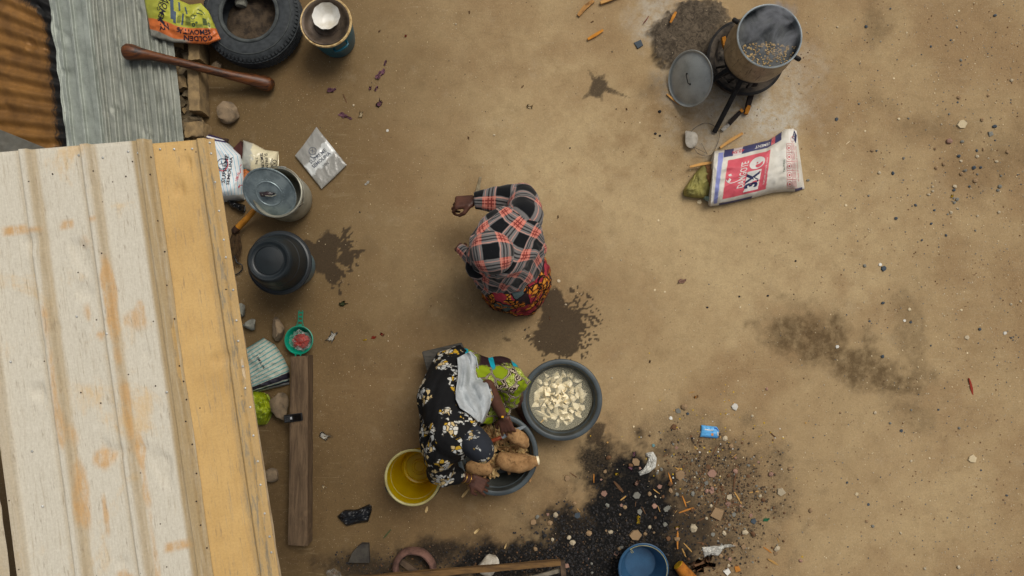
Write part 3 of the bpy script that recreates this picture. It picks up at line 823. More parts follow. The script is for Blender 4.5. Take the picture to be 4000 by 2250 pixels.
# ================================================================== VESSELS
def vessel_wall(ro, h, rb, t=.004, z0=.0, lip=.0, steps=8):
    """outer and inner profile of an open bucket"""
    out = [(rb * .96, z0), (rb, z0 + .008)] + [(rb + (ro - rb) * i / steps, z0 + .008 + (h - .008) * i / steps) for i in range(1, steps + 1)]
    if lip: out += [(ro + lip, z0 + h - .004), (ro + lip, z0 + h + .004), (ro, z0 + h + .007)]
    inn = [(ro - t - (ro - rb) * i / steps, z0 + h - (h - .014) * i / steps) for i in range(0, steps + 1)]
    return out + inn + [(0.0001, z0 + .013)]
def plastic(name, col, col2=None, rough=.42, **kw):
    return plain(name, col, col2 or tuple(c * .75 for c in col), rough, 7, .08, .002, spec=.45, fine=90, contrast=(.3, .75), **kw)
def arc_handle(c, r, tilt_dir, drop, n=16, rad=.0025):
    """bail lying over: half circle of radius r about c, leaning to tilt_dir"""
    d = Vector((math.cos(tilt_dir), math.sin(tilt_dir), 0)); s = Vector((-d.y, d.x, 0)); pts = []
    for i in range(n + 1):
        a = math.pi * i / n
        pts.append(Vector(c) + s * (r * math.cos(a)) + d * (r * math.sin(a)) + Vector((0, 0, drop * math.sin(a))))
    return MB().tube(pts, rad, 8)

# teal pot, its lid and the white bowl ------------------------------------------------
c = P(1271, 83, .30); c.z = 0
M_TEAL = plastic("teal_enamel", rgb(0, 92, 112), rgb(6, 70, 90), .35)
M_CREAM = plain("chipped_cream_rim", rgb(222, 194, 138), rgb(170, 138, 92), .6, 40, .2)
t = thing("cooking_pot", c, "teal pot with a cream rim standing right of the tyre", "pot")
obj("pot_body", MB().lathe([(.108, 0), (.122, .006), (.130, .05), (.142, .14), (.148, .22), (.150, .275), (.146, .275), (.140, .2), (.12, .02), (.0001, .015)], c, 64), M_TEAL, t)
obj("pot_rim", MB().lathe([(.150, .268), (.163, .276), (.1655, .287), (.161, .295), (.148, .290)], c, 64), M_CREAM, t)
ha = R(-58)
for k in (0, math.pi):
    d = Vector((math.cos(ha + k), math.sin(ha + k), 0)); s = Vector((-d.y, d.x, 0))
    q = [c + d * (.140 + o) + s * w + Vector((0, 0, .205 + hz)) for o, w, hz in ((-.004, -.05, 0), (.018, -.046, .004), (.026, -.03, .006), (.028, 0, .006), (.026, .03, .006), (.018, .046, .004), (-.004, .05, 0))]
    obj("handle", MB().tube(q, .0075, 8), M_TEAL, t)
M_LIDB = plain("sooty_brown_lid", rgb(98, 84, 70), rgb(62, 54, 46), .5, 12, .15, .003, metal=.35)
lid = thing("pot_lid", c + Vector((0, 0, .292)), "brown stained dished lid lying on the teal pot", "lid")
lp = [(.0001, .268), (.055, .270), (.078, .268), (.084, .262), (.105, .264), (.122, .274), (.132, .286), (.140, .294), (.150, .297), (.1525, .293), (.142, .288), (.132, .279)]
obj("lid_dish", MB().lathe(lp, c + Vector((0, 0, .003)), 64), M_LIDB, lid)
bc = P(1275, 64, .33); bc.z = .2745
M_WHITE = plain("white_glaze", rgb(226, 224, 216), rgb(196, 188, 170), .35, 9, .1, spec=.5)
def scal(th, r, z): return r * (1 + .022 * max(0, (z - .02) / .05) * math.cos(10 * th))
bowl = obj("bowl", MB().lathe([(.030, 0), (.032, .004), (.040, .006), (.062, .025), (.080, .052), (.087, .062), (.0865, .065), (.082, .060), (.060, .030), (.040, .012), (.036, .009), (.0001, .009)], bc, 80, fn=scal), M_WHITE, None)
tag(bowl, "white bowl with a scalloped rim on the brown pot lid", "bowl")

# aluminium pot with lid and wire bail ---------------------------------------------------
M_ALU = plain("dull_aluminium", rgb(168, 166, 150), rgb(126, 124, 110), .48, 10, .15, .002, metal=.35, spec=.4)
M_ALUB = plain("blue_grey_aluminium", rgb(150, 164, 166), rgb(112, 126, 130), .42, 14, .15, .002, metal=.45)
c = P(1082, 752, .30); c.z = 0
t = thing("metal_pot", c, "dull aluminium pot with a wire bail, its lid askew", "pot")
obj("pot_body", MB().lathe([(.115, 0), (.135, .008), (.148, .05), (.154, .12), (.152, .2), (.146, .26), (.150, .285), (.158, .295), (.158, .300), (.152, .303), (.142, .290), (.141, .26), (.147, .2), (.148, .12), (.142, .05), (.128, .012), (.0001, .010)], c, 72), M_ALU, t)
for z, r in ((.272, .1495), (.258, .1485), (.285, .1525)): obj("hoop", MB().lathe([(r - .002, z - .004), (r + .0025, z), (r - .002, z + .004)], c, 72), M_ALU, t)
M_WIRE = plain("old_wire", rgb(96, 92, 84), rgb(60, 56, 50), .5, 60, .1, metal=.6)
for a in (R(-22), R(158)):
    d = Vector((math.cos(a), math.sin(a), 0)); s = Vector((-d.y, d.x, 0))
    obj("ear", MB().tube([c + d * .148 + s * -.03 + Vector((0, 0, .25)), c + d * .158 + s * -.014 + Vector((0, 0, .262)), c + d * .166 + Vector((0, 0, .256)), c + d * .158 + s * .014 + Vector((0, 0, .262)), c + d * .148 + s * .03 + Vector((0, 0, .25))], .0022, 7), M_WIRE, t)
pts = []
for i in range(19):
    a = math.pi * i / 18; d = Vector((math.cos(R(-22)), math.sin(R(-22)), 0)); s = Vector((-d.y, d.x, 0))
    pts.append(c + d * (.165 * math.cos(a)) + s * (.163 * math.sin(a)) + Vector((0, 0, .258 + .055 * math.sin(a))))
obj("bail", MB().tube(pts, .0028, 8), M_ALU, t)
lc = P(1054, 753, .33)
ax = Matrix.Rotation(R(-8), 3, 'Z') @ Matrix.Rotation(R(-36), 3, 'X').inverted()
lid = thing("pot_lid", lc, "blue grey aluminium lid tilted over the metal pot", "lid")
lp1 = obj("lid_plate", MB().lathe([(.0001, .016), (.05, .016), (.075, .015), (.078, .018), (.083, .018), (.086, .014), (.14, .007), (.156, .004), (.160, .008), (.168, .009), (.170, .004), (.168, .0), (.150, -.001), (.08, .004), (.0001, .008)], lc, 72, axis=ax), M_ALUB, lid, angle=25)
for k in range(26):
    a = 2 * math.pi * k / 26; obj("embossed_dot", MB().sphere(lc + ax @ Vector((.094 * math.cos(a), .094 * math.sin(a), .0125)), .0034, 8, 5), M_ALUB, lp1)
M_PLUM = plain("dark_plastic_wrap", rgb(56, 44, 46), rgb(24, 20, 22), .3, 30, .5, .01, spec=.5)
obj("lid_knob", stone_mb(lc + ax @ Vector((-.008, .004, .03)), (.046, .018, .014), 4, 3, 1.2), M_PLUM, lid)
obj("lid_handle", MB().tube([lc + ax @ Vector(p) for p in ((-.045, .0, .016), (-.03, 0, .04), (0, 0, .046), (.03, 0, .04), (.045, 0, .016))], .003, 8), M_ALU, lid)

# blue grey bucket with an upturned black basin on it ---------------------------------------
M_BLACKP = plain("black_recycled_plastic", rgb(30, 35, 38), rgb(18, 22, 25), .38, 6, .12, .003, spec=.5)
M_DARKTEAL = plain("blue_black_plastic", rgb(27, 35, 39), rgb(18, 24, 27), .4, 6, .1, .003, spec=.5)
M_BGREY = plastic("blue_grey_plastic", rgb(108, 132, 138), rgb(78, 98, 104))
c = P(1094, 1027, .33); c.z = 0
t = thing("bucket", c, "blue grey bucket under the upturned black basin", "bucket")
obj("bucket_wall", MB().lathe(vessel_wall(.168, .325, .128, lip=.006), c, 72), M_BGREY, t)
for a in (80, 260): obj("bail_lug", MB().box(c + Vector((math.cos(R(a)) * .178, math.sin(R(a)) * .178, .30)), (.05, .022, .045), Matrix.Rotation(R(a + 90), 3, 'Z')), M_BLACKP, t)
basin = thing("basin", c + Vector((0, 0, .33)), "black round basin upturned on the blue grey bucket", "basin")
prof = [(.186, .334), (.189, .338), (.186, .345), (.176, .350), (.168, .372), (.150, .46), (.138, .505), (.130, .524), (.120, .533), (.108, .532), (.100, .524), (.092, .520), (.078, .523), (.0001, .526)]
obj("basin_shell", MB().lathe([(.180, .336)] + prof, c, 80), M_DARKTEAL, basin)
obj("basin_rim", MB().lathe([(.178, .332), (.196, .333), (.200, .337), (.196, .342), (.182, .343)], c, 80), M_BLACKP, basin)
for r, z in ((.1545, .44), (.0855, .5215)): obj("moulded_ring", MB().lathe([(r - .003, z - .002), (r + .001, z + .002), (r - .003, z + .005)], c, 80), M_DARKTEAL, basin)

# yellow bucket -------------------------------------------------------------------------
g = G("yellow_translucent_plastic")
cc = g.mix(g.ss(g.noise(8, 4, .6), .3, .7), rgb(206, 186, 8), rgb(186, 164, 6))
g.fin(cc, .32, None, spec=.5, Subsurface_Weight=.0)
tr = g.node("ShaderNodeBsdfTranslucent"); g.put(tr.inputs[0], rgb(250, 215, 20)); mx = g.node("ShaderNodeMixShader"); mx.inputs[0].default_value = .5
g.nt.links.new(g.b.outputs[0], mx.inputs[1]); g.nt.links.new(tr.outputs[0], mx.inputs[2]); g.nt.links.new(mx.outputs[0], g.o.inputs[0])
M_YEL = g.mat
M_MILKY = plain("milky_plastic", rgb(172, 164, 112), rgb(142, 132, 80), .4, 10, .1, spec=.5)
c = P(1612, 1866, .33); c.z = 0
t = thing("bucket", c, "yellow plastic bucket with a milky rim left of the seated woman", "bucket")
obj("bucket_wall", MB().lathe(vessel_wall(.160, .322, .122, t=.003), c, 72), M_YEL, t)
obj("rim", MB().lathe([(.159, .312), (.171, .314), (.1725, .328), (.167, .332), (.159, .330), (.157, .318)], c, 72), M_MILKY, t)
for r in (.035, .05, .098): obj("moulded_ring", MB().lathe([(r - .003, .0125), (r, .018), (r + .003, .0125)], c, 48), M_YEL, t)
obj("foot_ring", MB().lathe([(.085, .0125), (.09, .03), (.1, .034), (.112, .026), (.118, .014)], c, 56), M_YEL, t)
for k in range(4):
    a = R(-120 + 22 * k); obj("scratch_line", MB().tube([c + Vector((r * math.cos(a), r * math.sin(a), .014 + (.322 - .014) * (r - .12) / .038 + .0015)) for r in (.122, .13, .14, .15, .155)], .0009, 5), M_MILKY, t)
obj("inner_ring", MB().lathe([(.1475, .245), (.1465, .249), (.1485, .252)], c, 64), M_MILKY, t)
for a in (205, 25): obj("bail_lug", MB().box(c + Vector((math.cos(R(a)) * .176, math.sin(R(a)) * .176, .285)), (.034, .02, .04), Matrix.Rotation(R(a + 90), 3, 'Z')), M_BLACKP, t)
obj("bail", arc_handle(c + Vector((0, 0, .285)), .182, R(-65), -.06), M_BLACKP, t)

# blue bucket with water at the bottom edge ------------------------------------------------
M_BLUE = plastic("blue_plastic", rgb(46, 84, 116), rgb(34, 66, 94))
c = P(2514, 2222, .14); c.z = .0
t = thing("bucket", c, "shallow blue bucket with a thin wire bail at the bottom edge of the yard", "bucket")
obj("bucket_wall", MB().lathe([(.094, .012), (.100, .014), (.112, .05), (.134, .10), (.148, .128), (.158, .131), (.160, .136), (.154, .140), (.146, .138), (.128, .10), (.108, .05), (.098, .026), (.0001, .024)], c, 72), M_BLUE, t)
bl = obj("bail", arc_handle(c + Vector((0, 0, .142)), .148, R(35), .012, rad=.002), M_MILKY, t)
obj("bail_hook", MB().tube([c + Vector((math.cos(R(125)) * .148, math.sin(R(125)) * .148, .142)) + Vector(p) for p in ((0, 0, 0), (.012, -.004, .006), (.02, -.016, .004), (.012, -.022, .0), (.004, -.012, .0))], .002, 6), M_MILKY, bl)

# two big basins in front of the seated woman ----------------------------------------------
M_BASIN = plain("slate_plastic", rgb(66, 75, 78), rgb(48, 55, 58), .45, 8, .15, .003, spec=.45)
M_BASIN_IN = plain("scuffed_dark_plastic", rgb(66, 68, 64), rgb(42, 44, 42), .5, 9, .25, .004, spec=.4)
def big_basin(c, label):
    t = thing("basin", c, label, "basin", "slate basins used for the yams")
    obj("basin_wall", MB().lathe([(.15, 0), (.165, .006), (.19, .05), (.215, .12), (.232, .185), (.236, .198), (.226, .198), (.205, .12), (.18, .05), (.155, .014), (.0001, .012)], c, 88), M_BASIN_IN, t)
    obj("basin_rim", MB().lathe([(.226, .192), (.228, .202), (.240, .206), (.254, .202), (.258, .192), (.254, .186), (.240, .190)], c, 88), M_BASIN, t)
    obj("inner_step", MB().lathe([(.2135, .150), (.2095, .155), (.2155, .160)], c, 88), M_BASIN, t)
    return t
BA = P(1943, 1776, .20); BA.z = 0
BB = P(2194, 1562, .20); BB.z = 0
big_basin(BA, "slate grey basin full of yam peelings in front of the seated woman")
big_basin(BB, "slate grey basin of peeled yam in milky water")
g = G("starchy_water")
g.fin(g.mix(g.ss(g.noise(6, 4, .6), .3, .7), rgb(240, 233, 202), rgb(228, 220, 186)), .4, g.bump(g.noise(18, 2, .5), .05, .004), spec=.25, Alpha=.28)
w = obj("basin_water", MB().lathe([(.0001, .118), (.11, .118), (.2035, .118)][::-1], BB, 72), g.mat, None)
tag(w, "cloudy starchy water in the basin of peeled yam", "water", kind="stuff")
g = G("yam_flesh"); n = g.noise(30, 4, .6)
g.fin(g.mix(g.m('MULTIPLY', g.rnd(), .35), g.mix(n, rgb(255, 246, 216), rgb(246, 228, 184)), g.mix(n, rgb(250, 236, 200), rgb(232, 210, 162))), .6, g.bump(n, .2, .003), spec=.35, Subsurface_Weight=.0)
M_YAM = g.mat
def chunk_mesh(seed):
    rs = random.Random(seed); bm = bmesh.new()
    pts = [Vector((rs.gauss(0, 1), rs.gauss(0, 1), rs.gauss(0, .8))).normalized() for _ in range(9)]
    pts = [Vector((p.x * rs.uniform(.8, 1.3), p.y * rs.uniform(.6, 1), p.z * rs.uniform(.5, .8))) for p in pts]
    for p in pts: bm.verts.new(p)
    bmesh.ops.convex_hull(bm, input=bm.verts)
    bmesh.ops.bevel(bm, geom=[e for e in bm.edges], offset=.05, segments=1, affect='EDGES', clamp_overlap=True)
    me = bpy.data.meshes.new("yam_chunk"); bm.to_mesh(me); bm.free(); me.materials.append(M_YAM); return me
CH = [chunk_mesh(40 + i) for i in range(10)]
rr = random.Random(77)
def chunk(p, s, where):
    dx, dy = p[0] - BB.x, p[1] - BB.y; a = math.degrees(math.atan2(dy, dx)) % 360; d = math.hypot(dx, dy)
    clock = (3 - round(a / 30)) % 12 or 12
    where += (", in the centre" if d < .03 else f", {'near the middle' if d < .085 else 'midway out' if d < .13 else 'by the rim'} towards {clock} o'clock")
    o = bpy.data.objects.new("yam_chunk", CH[rr.randrange(10)]); COL.objects.link(o)
    o.location = p; o.rotation_euler = (rr.uniform(0, 6), rr.uniform(0, 6), rr.uniform(0, 6)); o.scale = (s * rr.uniform(.8, 1.2), s * rr.uniform(.75, 1.1), s * rr.uniform(.7, 1))
    return tag(o, where, "yam piece", "peeled yam pieces in the water basin")
done = []
for i in range(420):
    a, d = rr.uniform(0, 6.283), .172 * math.sqrt(rr.random())
    q = Vector((d * math.cos(a) - .012, d * math.sin(a) + .0, 0)); s = rr.uniform(.030, .042)
    if any((q - e).length < .52 * (s + f) for e, f in done): continue
    done.append((q, s)); z = rr.uniform(.106, .120) - .026 * (d / .17) ** 2
    if d < .075 and rr.random() < .6: z = .110
    chunk(BB + q + Vector((0, 0, z)), s, "cream yam piece sunk in cloudy water")
for i in range(46):
    a, d = i * 2.4, .165 * math.sqrt((i + .5) / 46)
    chunk(BB + Vector((d * math.cos(a), d * math.sin(a), .064)), rr.uniform(.030, .038), "cream yam piece deep in the basin")
top = [(-.03, .03), (.0, .04), (.03, .035), (-.045, 0), (-.01, .005), (.025, .0), (.045, .015), (-.02, -.02), (.01, -.025), (-.05, -.035), (.055, -.03), (.02, .06), (-.06, .05), (-.005, -.05)]
for i, (x, y) in enumerate(top): chunk(BB + Vector((x - .02, y + .005, .119 + rr.uniform(0, .012))), rr.uniform(.024, .034), "pale yam piece standing above the water")

# ================================================================== STOVE AND STEAMING POT
M_SOOT = plain("sooty_iron", rgb(44, 42, 40), rgb(22, 21, 20), .75, 20, .5, .004, metal=.2)
M_SOOTB = plain("burnt_clay_iron", rgb(86, 76, 64), rgb(40, 36, 32), .85, 18, .6, .005)
sc_ = P(3006, 141, .60); sc_.z = 0
stv = thing("fire_stove", P(2915, 235, .0), "sooty black wheel rim stove on legs under the steaming pot", "stove")
sb = P(2905, 232, .08); sb.z = 0
obj("wheel_rim", MB().lathe([(.150, .03), (.165, .012), (.205, .008), (.225, .02), (.234, .06), (.236, .10), (.246, .112), (.252, .122), (.242, .128), (.222, .124), (.210, .112), (.198, .10), (.190, .06), (.170, .035)], sb, 72), M_SOOTB, stv)
obj("rim_lip", MB().lathe([(.232, .124), (.244, .130), (.256, .124), (.256, .114), (.246, .110)], sb, 72), M_SOOT, stv)
obj("ash_bed", MB().lathe([(.0001, .05), (.08, .045), (.13, .04), (.17, .03), (.17, .012)][::-1], sb, 40, fn=lambda th, r, z: r * (1 + .06 * math.sin(5 * th))), plain("ash_bed", rgb(92, 84, 74), rgb(34, 32, 30), .95, 30, .9, .01), stv)
pc = Vector((sc_.x, sc_.y, 0))
for a0, ln in ((R(208), .38), (R(249), .44), (R(25), .28)):
    d = Vector((math.cos(a0), math.sin(a0), 0))
    obj("leg", MB().tube([pc + d * .13 + Vector((0, 0, .27)), pc + d * .2 + Vector((0, 0, .22)), pc + d * ln + Vector((0, 0, .008))], .017, 8, squash=.7), M_SOOT, stv)
obj("trivet_ring", MB().lathe([(.150, .262), (.158, .270), (.166, .262), (.158, .254), (.150, .262)], pc, 48), M_SOOT, stv)
for k in range(5):
    a = R(200 + 18 * k); d = Vector((math.cos(a), math.sin(a), 0))
    obj("bracket", MB().tube([sb + d * .20 + Vector((0, 0, .115)), pc + d * .15 + Vector((0, 0, .262))], .008, 6), M_SOOT, stv)
g = G("fire_stained_aluminium")
z = g.sep(g.co())[2]; n = g.noise(14, 5, .7)
base = g.mix(g.ss(n, .3, .7), rgb(160, 146, 120), rgb(122, 108, 86))
base = g.mix(g.m('MULTIPLY', g.ss(g.noise(9, 5, .8, g.mapping(g.co(), scale=(6, 6, .6))), .55, .62), .7), base, rgb(64, 54, 44))
base = g.mix(g.ss(g.m('ADD', z, g.m('MULTIPLY', g.m('SUBTRACT', n, .5), .10)), .395, .33), base, rgb(34, 31, 29))
g.fin(base, .5, g.bump(n, .2, .004), metal=.25, spec=.4); M_POT = g.mat
M_POTIN = plain("bright_aluminium", rgb(168, 176, 176), rgb(138, 146, 148), .32, 10, .1, .002, metal=.5)
pot = thing("cooking_pot", pc, "big fire stained aluminium pot of beans steaming on the stove", "pot")
obj("pot_body", MB().lathe([(.0001, .272), (.09, .272), (.14, .282), (.175, .31), (.197, .36), (.204, .42), (.203, .47), (.198, .52), (.193, .57), (.190, .590)], pc, 80), M_POT, pot)
obj("pot_lining", MB().lathe([(.186, .590), (.188, .57), (.193, .52), (.198, .47), (.199, .42), (.192, .36), (.17, .316), (.0001, .29)], pc, 80), M_POTIN, pot)
obj("pot_rim", MB().lathe([(.186, .586), (.190, .592), (.194, .597), (.192, .603), (.186, .605), (.182, .601), (.183, .592)], pc, 80), M_POTIN, pot)
for a in (R(148), R(-32)):
    d = Vector((math.cos(a), math.sin(a), 0)); s = Vector((-d.y, d.x, 0))
    obj("handle", MB().tube([pc + d * (.190 + o) + Vector((0, 0, .545 + h)) for o, h in ((-.004, 0), (.016, .004), (.038, .006), (.046, .006))], [.013, .014, .014, .009], 10), M_SOOT, pot)
g = G("dark_broth")
g.fin(g.mix(g.ss(g.noise(7, 5, .65, dist=1.2), .4, .65), rgb(38, 44, 48), rgb(84, 86, 84)), .5, g.bump(g.noise(30, 3, .6), .3, .006), spec=.22)
w = obj("bean_broth", MB().lathe([(.0001, .535), (.1, .535), (.1905, .535)][::-1], pc, 64), g.mat, None)
tag(w, "dark simmering broth in the steaming pot", "broth", kind="stuff")
mb = MB(); rr = random.Random(9)
for i in range(230):
    a, d = rr.uniform(R(190), R(350)), .18 * math.sqrt(rr.random())
    x, y = d * math.cos(a), d * math.sin(a) - .005
    if y > -.02 and rr.random() < .7: continue
    mb.sphere(pc + Vector((x, y, .536)), (.0065, .0046, .004), 7, 5, Matrix.Rotation(rr.uniform(0, 3), 3, 'Z'))
M_BEAN = plain("pale_beans", rgb(206, 176, 122), rgb(150, 120, 80), .5, 60, .1)
tag(obj("beans", mb, M_BEAN, None), "pale beans floating on the broth of the steaming pot", "beans", kind="stuff")
# steam: a real volume standing in and over the mouth of the pot
g = G("steam"); g.nt.nodes.remove(g.b)
vol = g.node("ShaderNodeVolumePrincipled"); co = g.co()
dn = g.noise(9, 5, .6, g.mapping(co, scale=(1, 1, .7)), 1.0); sx, sy, sz = g.sep(co)
rad = g.m('SQRT', g.m('ADD', g.m('MULTIPLY', sx, sx), g.m('MULTIPLY', sy, sy)))
fade = g.m('MULTIPLY', g.ss(rad, .17, .10), g.ss(sz, .30, .10))
north = g.ss(sy, -.12, .06, .28, 1.0)
g.put(vol.inputs['Density'], g.m('MULTIPLY', g.m('MULTIPLY', g.ss(dn, .46, .72), 26.0), g.m('MULTIPLY', fade, north)))
vol.inputs['Color'].default_value = (.93, .95, 1, 1); vol.inputs['Anisotropy'].default_value = .2
g.nt.links.new(vol.outputs[0], g.o.inputs['Volume'])
st = obj("steam", MB().lathe([(.0001, .541), (.172, .541), (.176, .58), (.17, .8), (.0001, .81)], pc + Vector((.0, 0, 0)), 32), g.mat, None, base=pc + Vector((0, 0, .541)))
tag(st, "white steam rising from the pot of beans", "steam", kind="stuff")

# lid leaning on the stove --------------------------------------------------------------
lc = P(2697, 308, .15)
ang = R(-17)
ax = Matrix.Rotation(ang, 3, 'Z').inverted() @ Matrix.Rotation(R(-55), 3, 'Y')
lid = thing("pot_lid", Vector((lc.x, lc.y, 0)), "large round aluminium pot lid leaning against the stove", "lid")
M_LID = plain("tarnished_aluminium", rgb(166, 170, 166), rgb(132, 135, 130), .42, 6, .1, .003, metal=.25)
obj("lid_plate", MB().lathe([(.0001, .020), (.05, .019), (.10, .013), (.14, .004), (.158, -.002), (.170, -.003), (.178, .001), (.180, .005), (.177, .008), (.168, .004)], lc, 72, axis=ax), M_LID, lid)
lh = obj("lid_handle", MB().tube([lc + ax @ Vector(p) for p in ((-.004, -.034, .02), (-.003, -.028, .034), (0, 0, .036), (.003, .028, .034), (.004, .034, .02))], .0032, 8), M_SOOT, lid)
for y in (-.036, .036): obj("rivet", MB().sphere(lc + ax @ Vector((0, y, .021)), .006, 8, 5), M_SOOT, lh)

# ================================================================== BAGS AND PACKETS
def poly_at(pl, s):
    n = len(pl) - 1; x = min(max(s, 0), 1) * n; i = min(int(x), n - 1); f = x - i
    return (pl[i][0] * (1 - f) + pl[i + 1][0] * f, pl[i][1] * (1 - f) + pl[i + 1][1] * f)
class Bag:
    """soft bag: photo outline of its upper and lower edge, real height field above the ground; closed underside"""
    def __init__(s, top, bot, zb, thick, wr=.006, seed=1, ends=(1, 1), nu=70, nv=46, creases=3, fine=.25, zfn=None, power=.5):
        s.top, s.bot, s.zb, s.thick, s.wr, s.seed, s.ends, s.nu, s.nv, s.cr, s.fine, s.zfn, s.pw = top, bot, zb, thick, wr, seed, ends, nu, nv, creases, fine, zfn, power
        s.cache = {}
    def h(s, a, b):
        ea = (1 - (1 - min(a / .25, 1)) ** 2) if s.ends[0] else 1
        eb = (1 - (1 - min((1 - a) / .25, 1)) ** 2) if s.ends[1] else 1
        k = (max(0, 4 * b * (1 - b))) ** s.pw * math.sqrt(max(ea * eb, 0))
        w = mnoise.noise(Vector((a * s.cr * 2, b * s.cr, s.seed * 3.3)))
        w2 = 1 - abs(mnoise.noise(Vector((a * s.cr * 2.2 + b * 1.5, b * s.cr * 1.6, s.seed * 5.1)))) * 2
        w3 = mnoise.noise(Vector((a * 17, b * 13, s.seed)))
        return s.thick * k + s.wr * (w + .8 * w2 + s.fine * w3) * (.25 + .75 * min(1, k * 1.4))
    def base(s, a, b):
        zz = s.zb if s.zfn is None else s.zfn(a, b)
        u0, v0 = poly_at(s.top, a); u1, v1 = poly_at(s.bot, a)
        return u0 + (u1 - u0) * b, v0 + (v1 - v0) * b, zz
    def S(s, a, b, off=0.0):
        u, v, zz = s.base(a, b); z = zz + s.h(a, b) + off
        return P(u, v, z)
    def mesh(s, open_end=False):
        mb = MB(); pts, uvs = [], []
        for j in range(s.nv):
            for i in range(s.nu):
                a, b = i / (s.nu - 1), j / (s.nv - 1)
                pts.append(s.S(a, b)); uvs.append((a + 1e-4, b + 1e-4))
        n = s.nu * s.nv
        mb.grid(pts, uvs, s.nu, s.nv, flip=True)
        pts2 = []
        for j in range(s.nv):
            for i in range(s.nu):
                a, b = i / (s.nu - 1), j / (s.nv - 1); u, v, zz = s.base(a, b)
                q = s.S(a, b); pts2.append(Vector((q.x, q.y, max(.001, min(zz - s.thick * .1, q.z - .004)) if (0 < i < s.nu - 1 and 0 < j < s.nv - 1) else q.z - .002)))
        mb.grid(pts2, uvs, s.nu, s.nv)
        o = len(mb.v) - 2 * n
        idx = [i for i in range(s.nu)] + [j * s.nu + s.nu - 1 for j in range(1, s.nv)] + [(s.nv - 1) * s.nu + i for i in range(s.nu - 2, -1, -1)] + [j * s.nu for j in range(s.nv - 2, 0, -1)]
        for k in range(len(idx)):
            a, b = idx[k], idx[(k + 1) % len(idx)]
            if open_end and a % s.nu == 0 and b % s.nu == 0: continue
            mb.f.append((o + a, o + b, o + n + b, o + n + a))
        return mb
    def image_map(s, off=.0012, it=12):
        """(s, t) in [0,1]^2 px-like plane scaled to photo px: x = s*W, y = t*Hh"""
        W = math.dist(poly_at(s.top, 0), poly_at(s.top, 1)) * .5 + math.dist(poly_at(s.bot, 0), poly_at(s.bot, 1)) * .5
        Hh = math.dist(poly_at(s.top, .5), poly_at(s.bot, .5))
        s.W, s.H = W, Hh
        return lambda x, y: s.S(x / W, y / Hh, off)

def uvrects(g, base, rects):
    x, y, _ = g.sep(g.co('UV')); c = base
    jit = g.m('MULTIPLY', g.m('SUBTRACT', g.noise(9, 3, .6, g.co('UV')), .5), .02)
    x = g.m('ADD', x, jit); y = g.m('ADD', y, jit)
    for s0, s1, t0, t1, col in rects:
        m = g.m('MULTIPLY', g.m('MULTIPLY', g.ss(x, s0 - .004, s0 + .004), g.ss(x, s1 + .004, s1 - .004)), g.m('MULTIPLY', g.ss(y, t0 - .006, t0 + .006), g.ss(y, t1 + .006, t1 - .006)))
        c = g.mix(m, c, col)
    return c
def ink(name, col, rough=.6): return plain(name, col, tuple(x * .85 for x in col), rough, 20, 0, spec=.3)
M_NAVY = ink("navy_ink", rgb(40, 46, 84)); M_INK = ink("black_ink", rgb(28, 24, 40)); M_WINK = ink("white_ink", rgb(224, 220, 212)); M_RED = ink("red_ink", rgb(200, 72, 84))
M_GINK = ink("olive_ink", rgb(62, 84, 60)); M_SLATEINK = ink("slate_ink", rgb(70, 86, 104))

# --- cement sack -----------------------------------------------------------------------
g = G("woven_cement_sack")
base = g.mix(g.ss(g.noise(7, 4, .6), .3, .7), rgb(222, 218, 206), rgb(198, 192, 178))
c = uvrects(g, base, [(.055, .125, .04, .96, rgb(140, 146, 200)), (.18, .56, .20, .90, rgb(208, 86, 98)), (.13, .70, -.01, .135, rgb(62, 64, 104)), (.80, 1.0, -.01, .20, rgb(226, 222, 212)), (.22, .29, -.01, .135, rgb(214, 200, 196)), (.56, .62, -.01, .13, rgb(205, 110, 115)), (.15, .45, .965, 1.01, rgb(70, 72, 112)), (.86, .97, .955, 1.01, rgb(70, 72, 112))])
wv = g.m('ADD', g.wave(260, g.co('UV'), 0, 1, 'X'), g.wave(200, g.co('UV'), 0, 1, 'Y'))
c = g.mix(.25, c, g.mix(g.noise(30, 5, .7), (.25,) * 3, (.75,) * 3), 'OVERLAY')
c = g.mix(g.m('MULTIPLY', g.ss(g.noise(5, 5, .7), .55, .8), .3), c, rgb(150, 126, 100))
g.fin(c, .6, g.bump(g.m('ADD', g.m('MULTIPLY', wv, .05), g.noise(24, 4, .6)), .25, .006), spec=.35)
sack = Bag([(2792, 590), (2828, 586), (2880, 578), (2950, 560), (3002, 548), (3030, 530), (3068, 505), (3098, 502), (3112, 512)], [(2776, 806), (2800, 803), (2840, 796), (2900, 782), (2960, 768), (3020, 752), (3070, 748), (3110, 748), (3143, 738)], .004, .13, .016, 5, ends=(0, 1), nu=90, nv=56)
sk = thing("cement_sack", P(2950, 680, 0), "white woven cement sack with red print, stuffed with rubbish", "sack")
o = obj("sack_cloth", sack.mesh(open_end=True), g.mat, sk, angle=70)
mp = sack.image_map(.0018); W, H = sack.W, sack.H
pr = Print(mp); pr.text("DANGOTE", .335 * W, .53 * H, 19, 90, .02, .82); pr.ring(.265 * W, .53 * H, 24, 27, 195, 345, 16, .9)
pr.poly([(.205 * W, .47 * H), (.235 * W, .455 * H), (.25 * W, .50 * H), (.245 * W, .58 * H), (.225 * W, .62 * H), (.205 * W, .60 * H), (.222 * W, .54 * H)])
pr.quad(.366 * W, .50 * H, .488 * W, .86 * H); pr.ring(.437 * W, .37 * H, 3, 24, 0, 360, 28)
pr.text("PORTLAND LIMESTONE CEMENT", .535 * W, .56 * H, 6.5, 90, 0, .8); pr.done("white_print", M_WINK, sk)
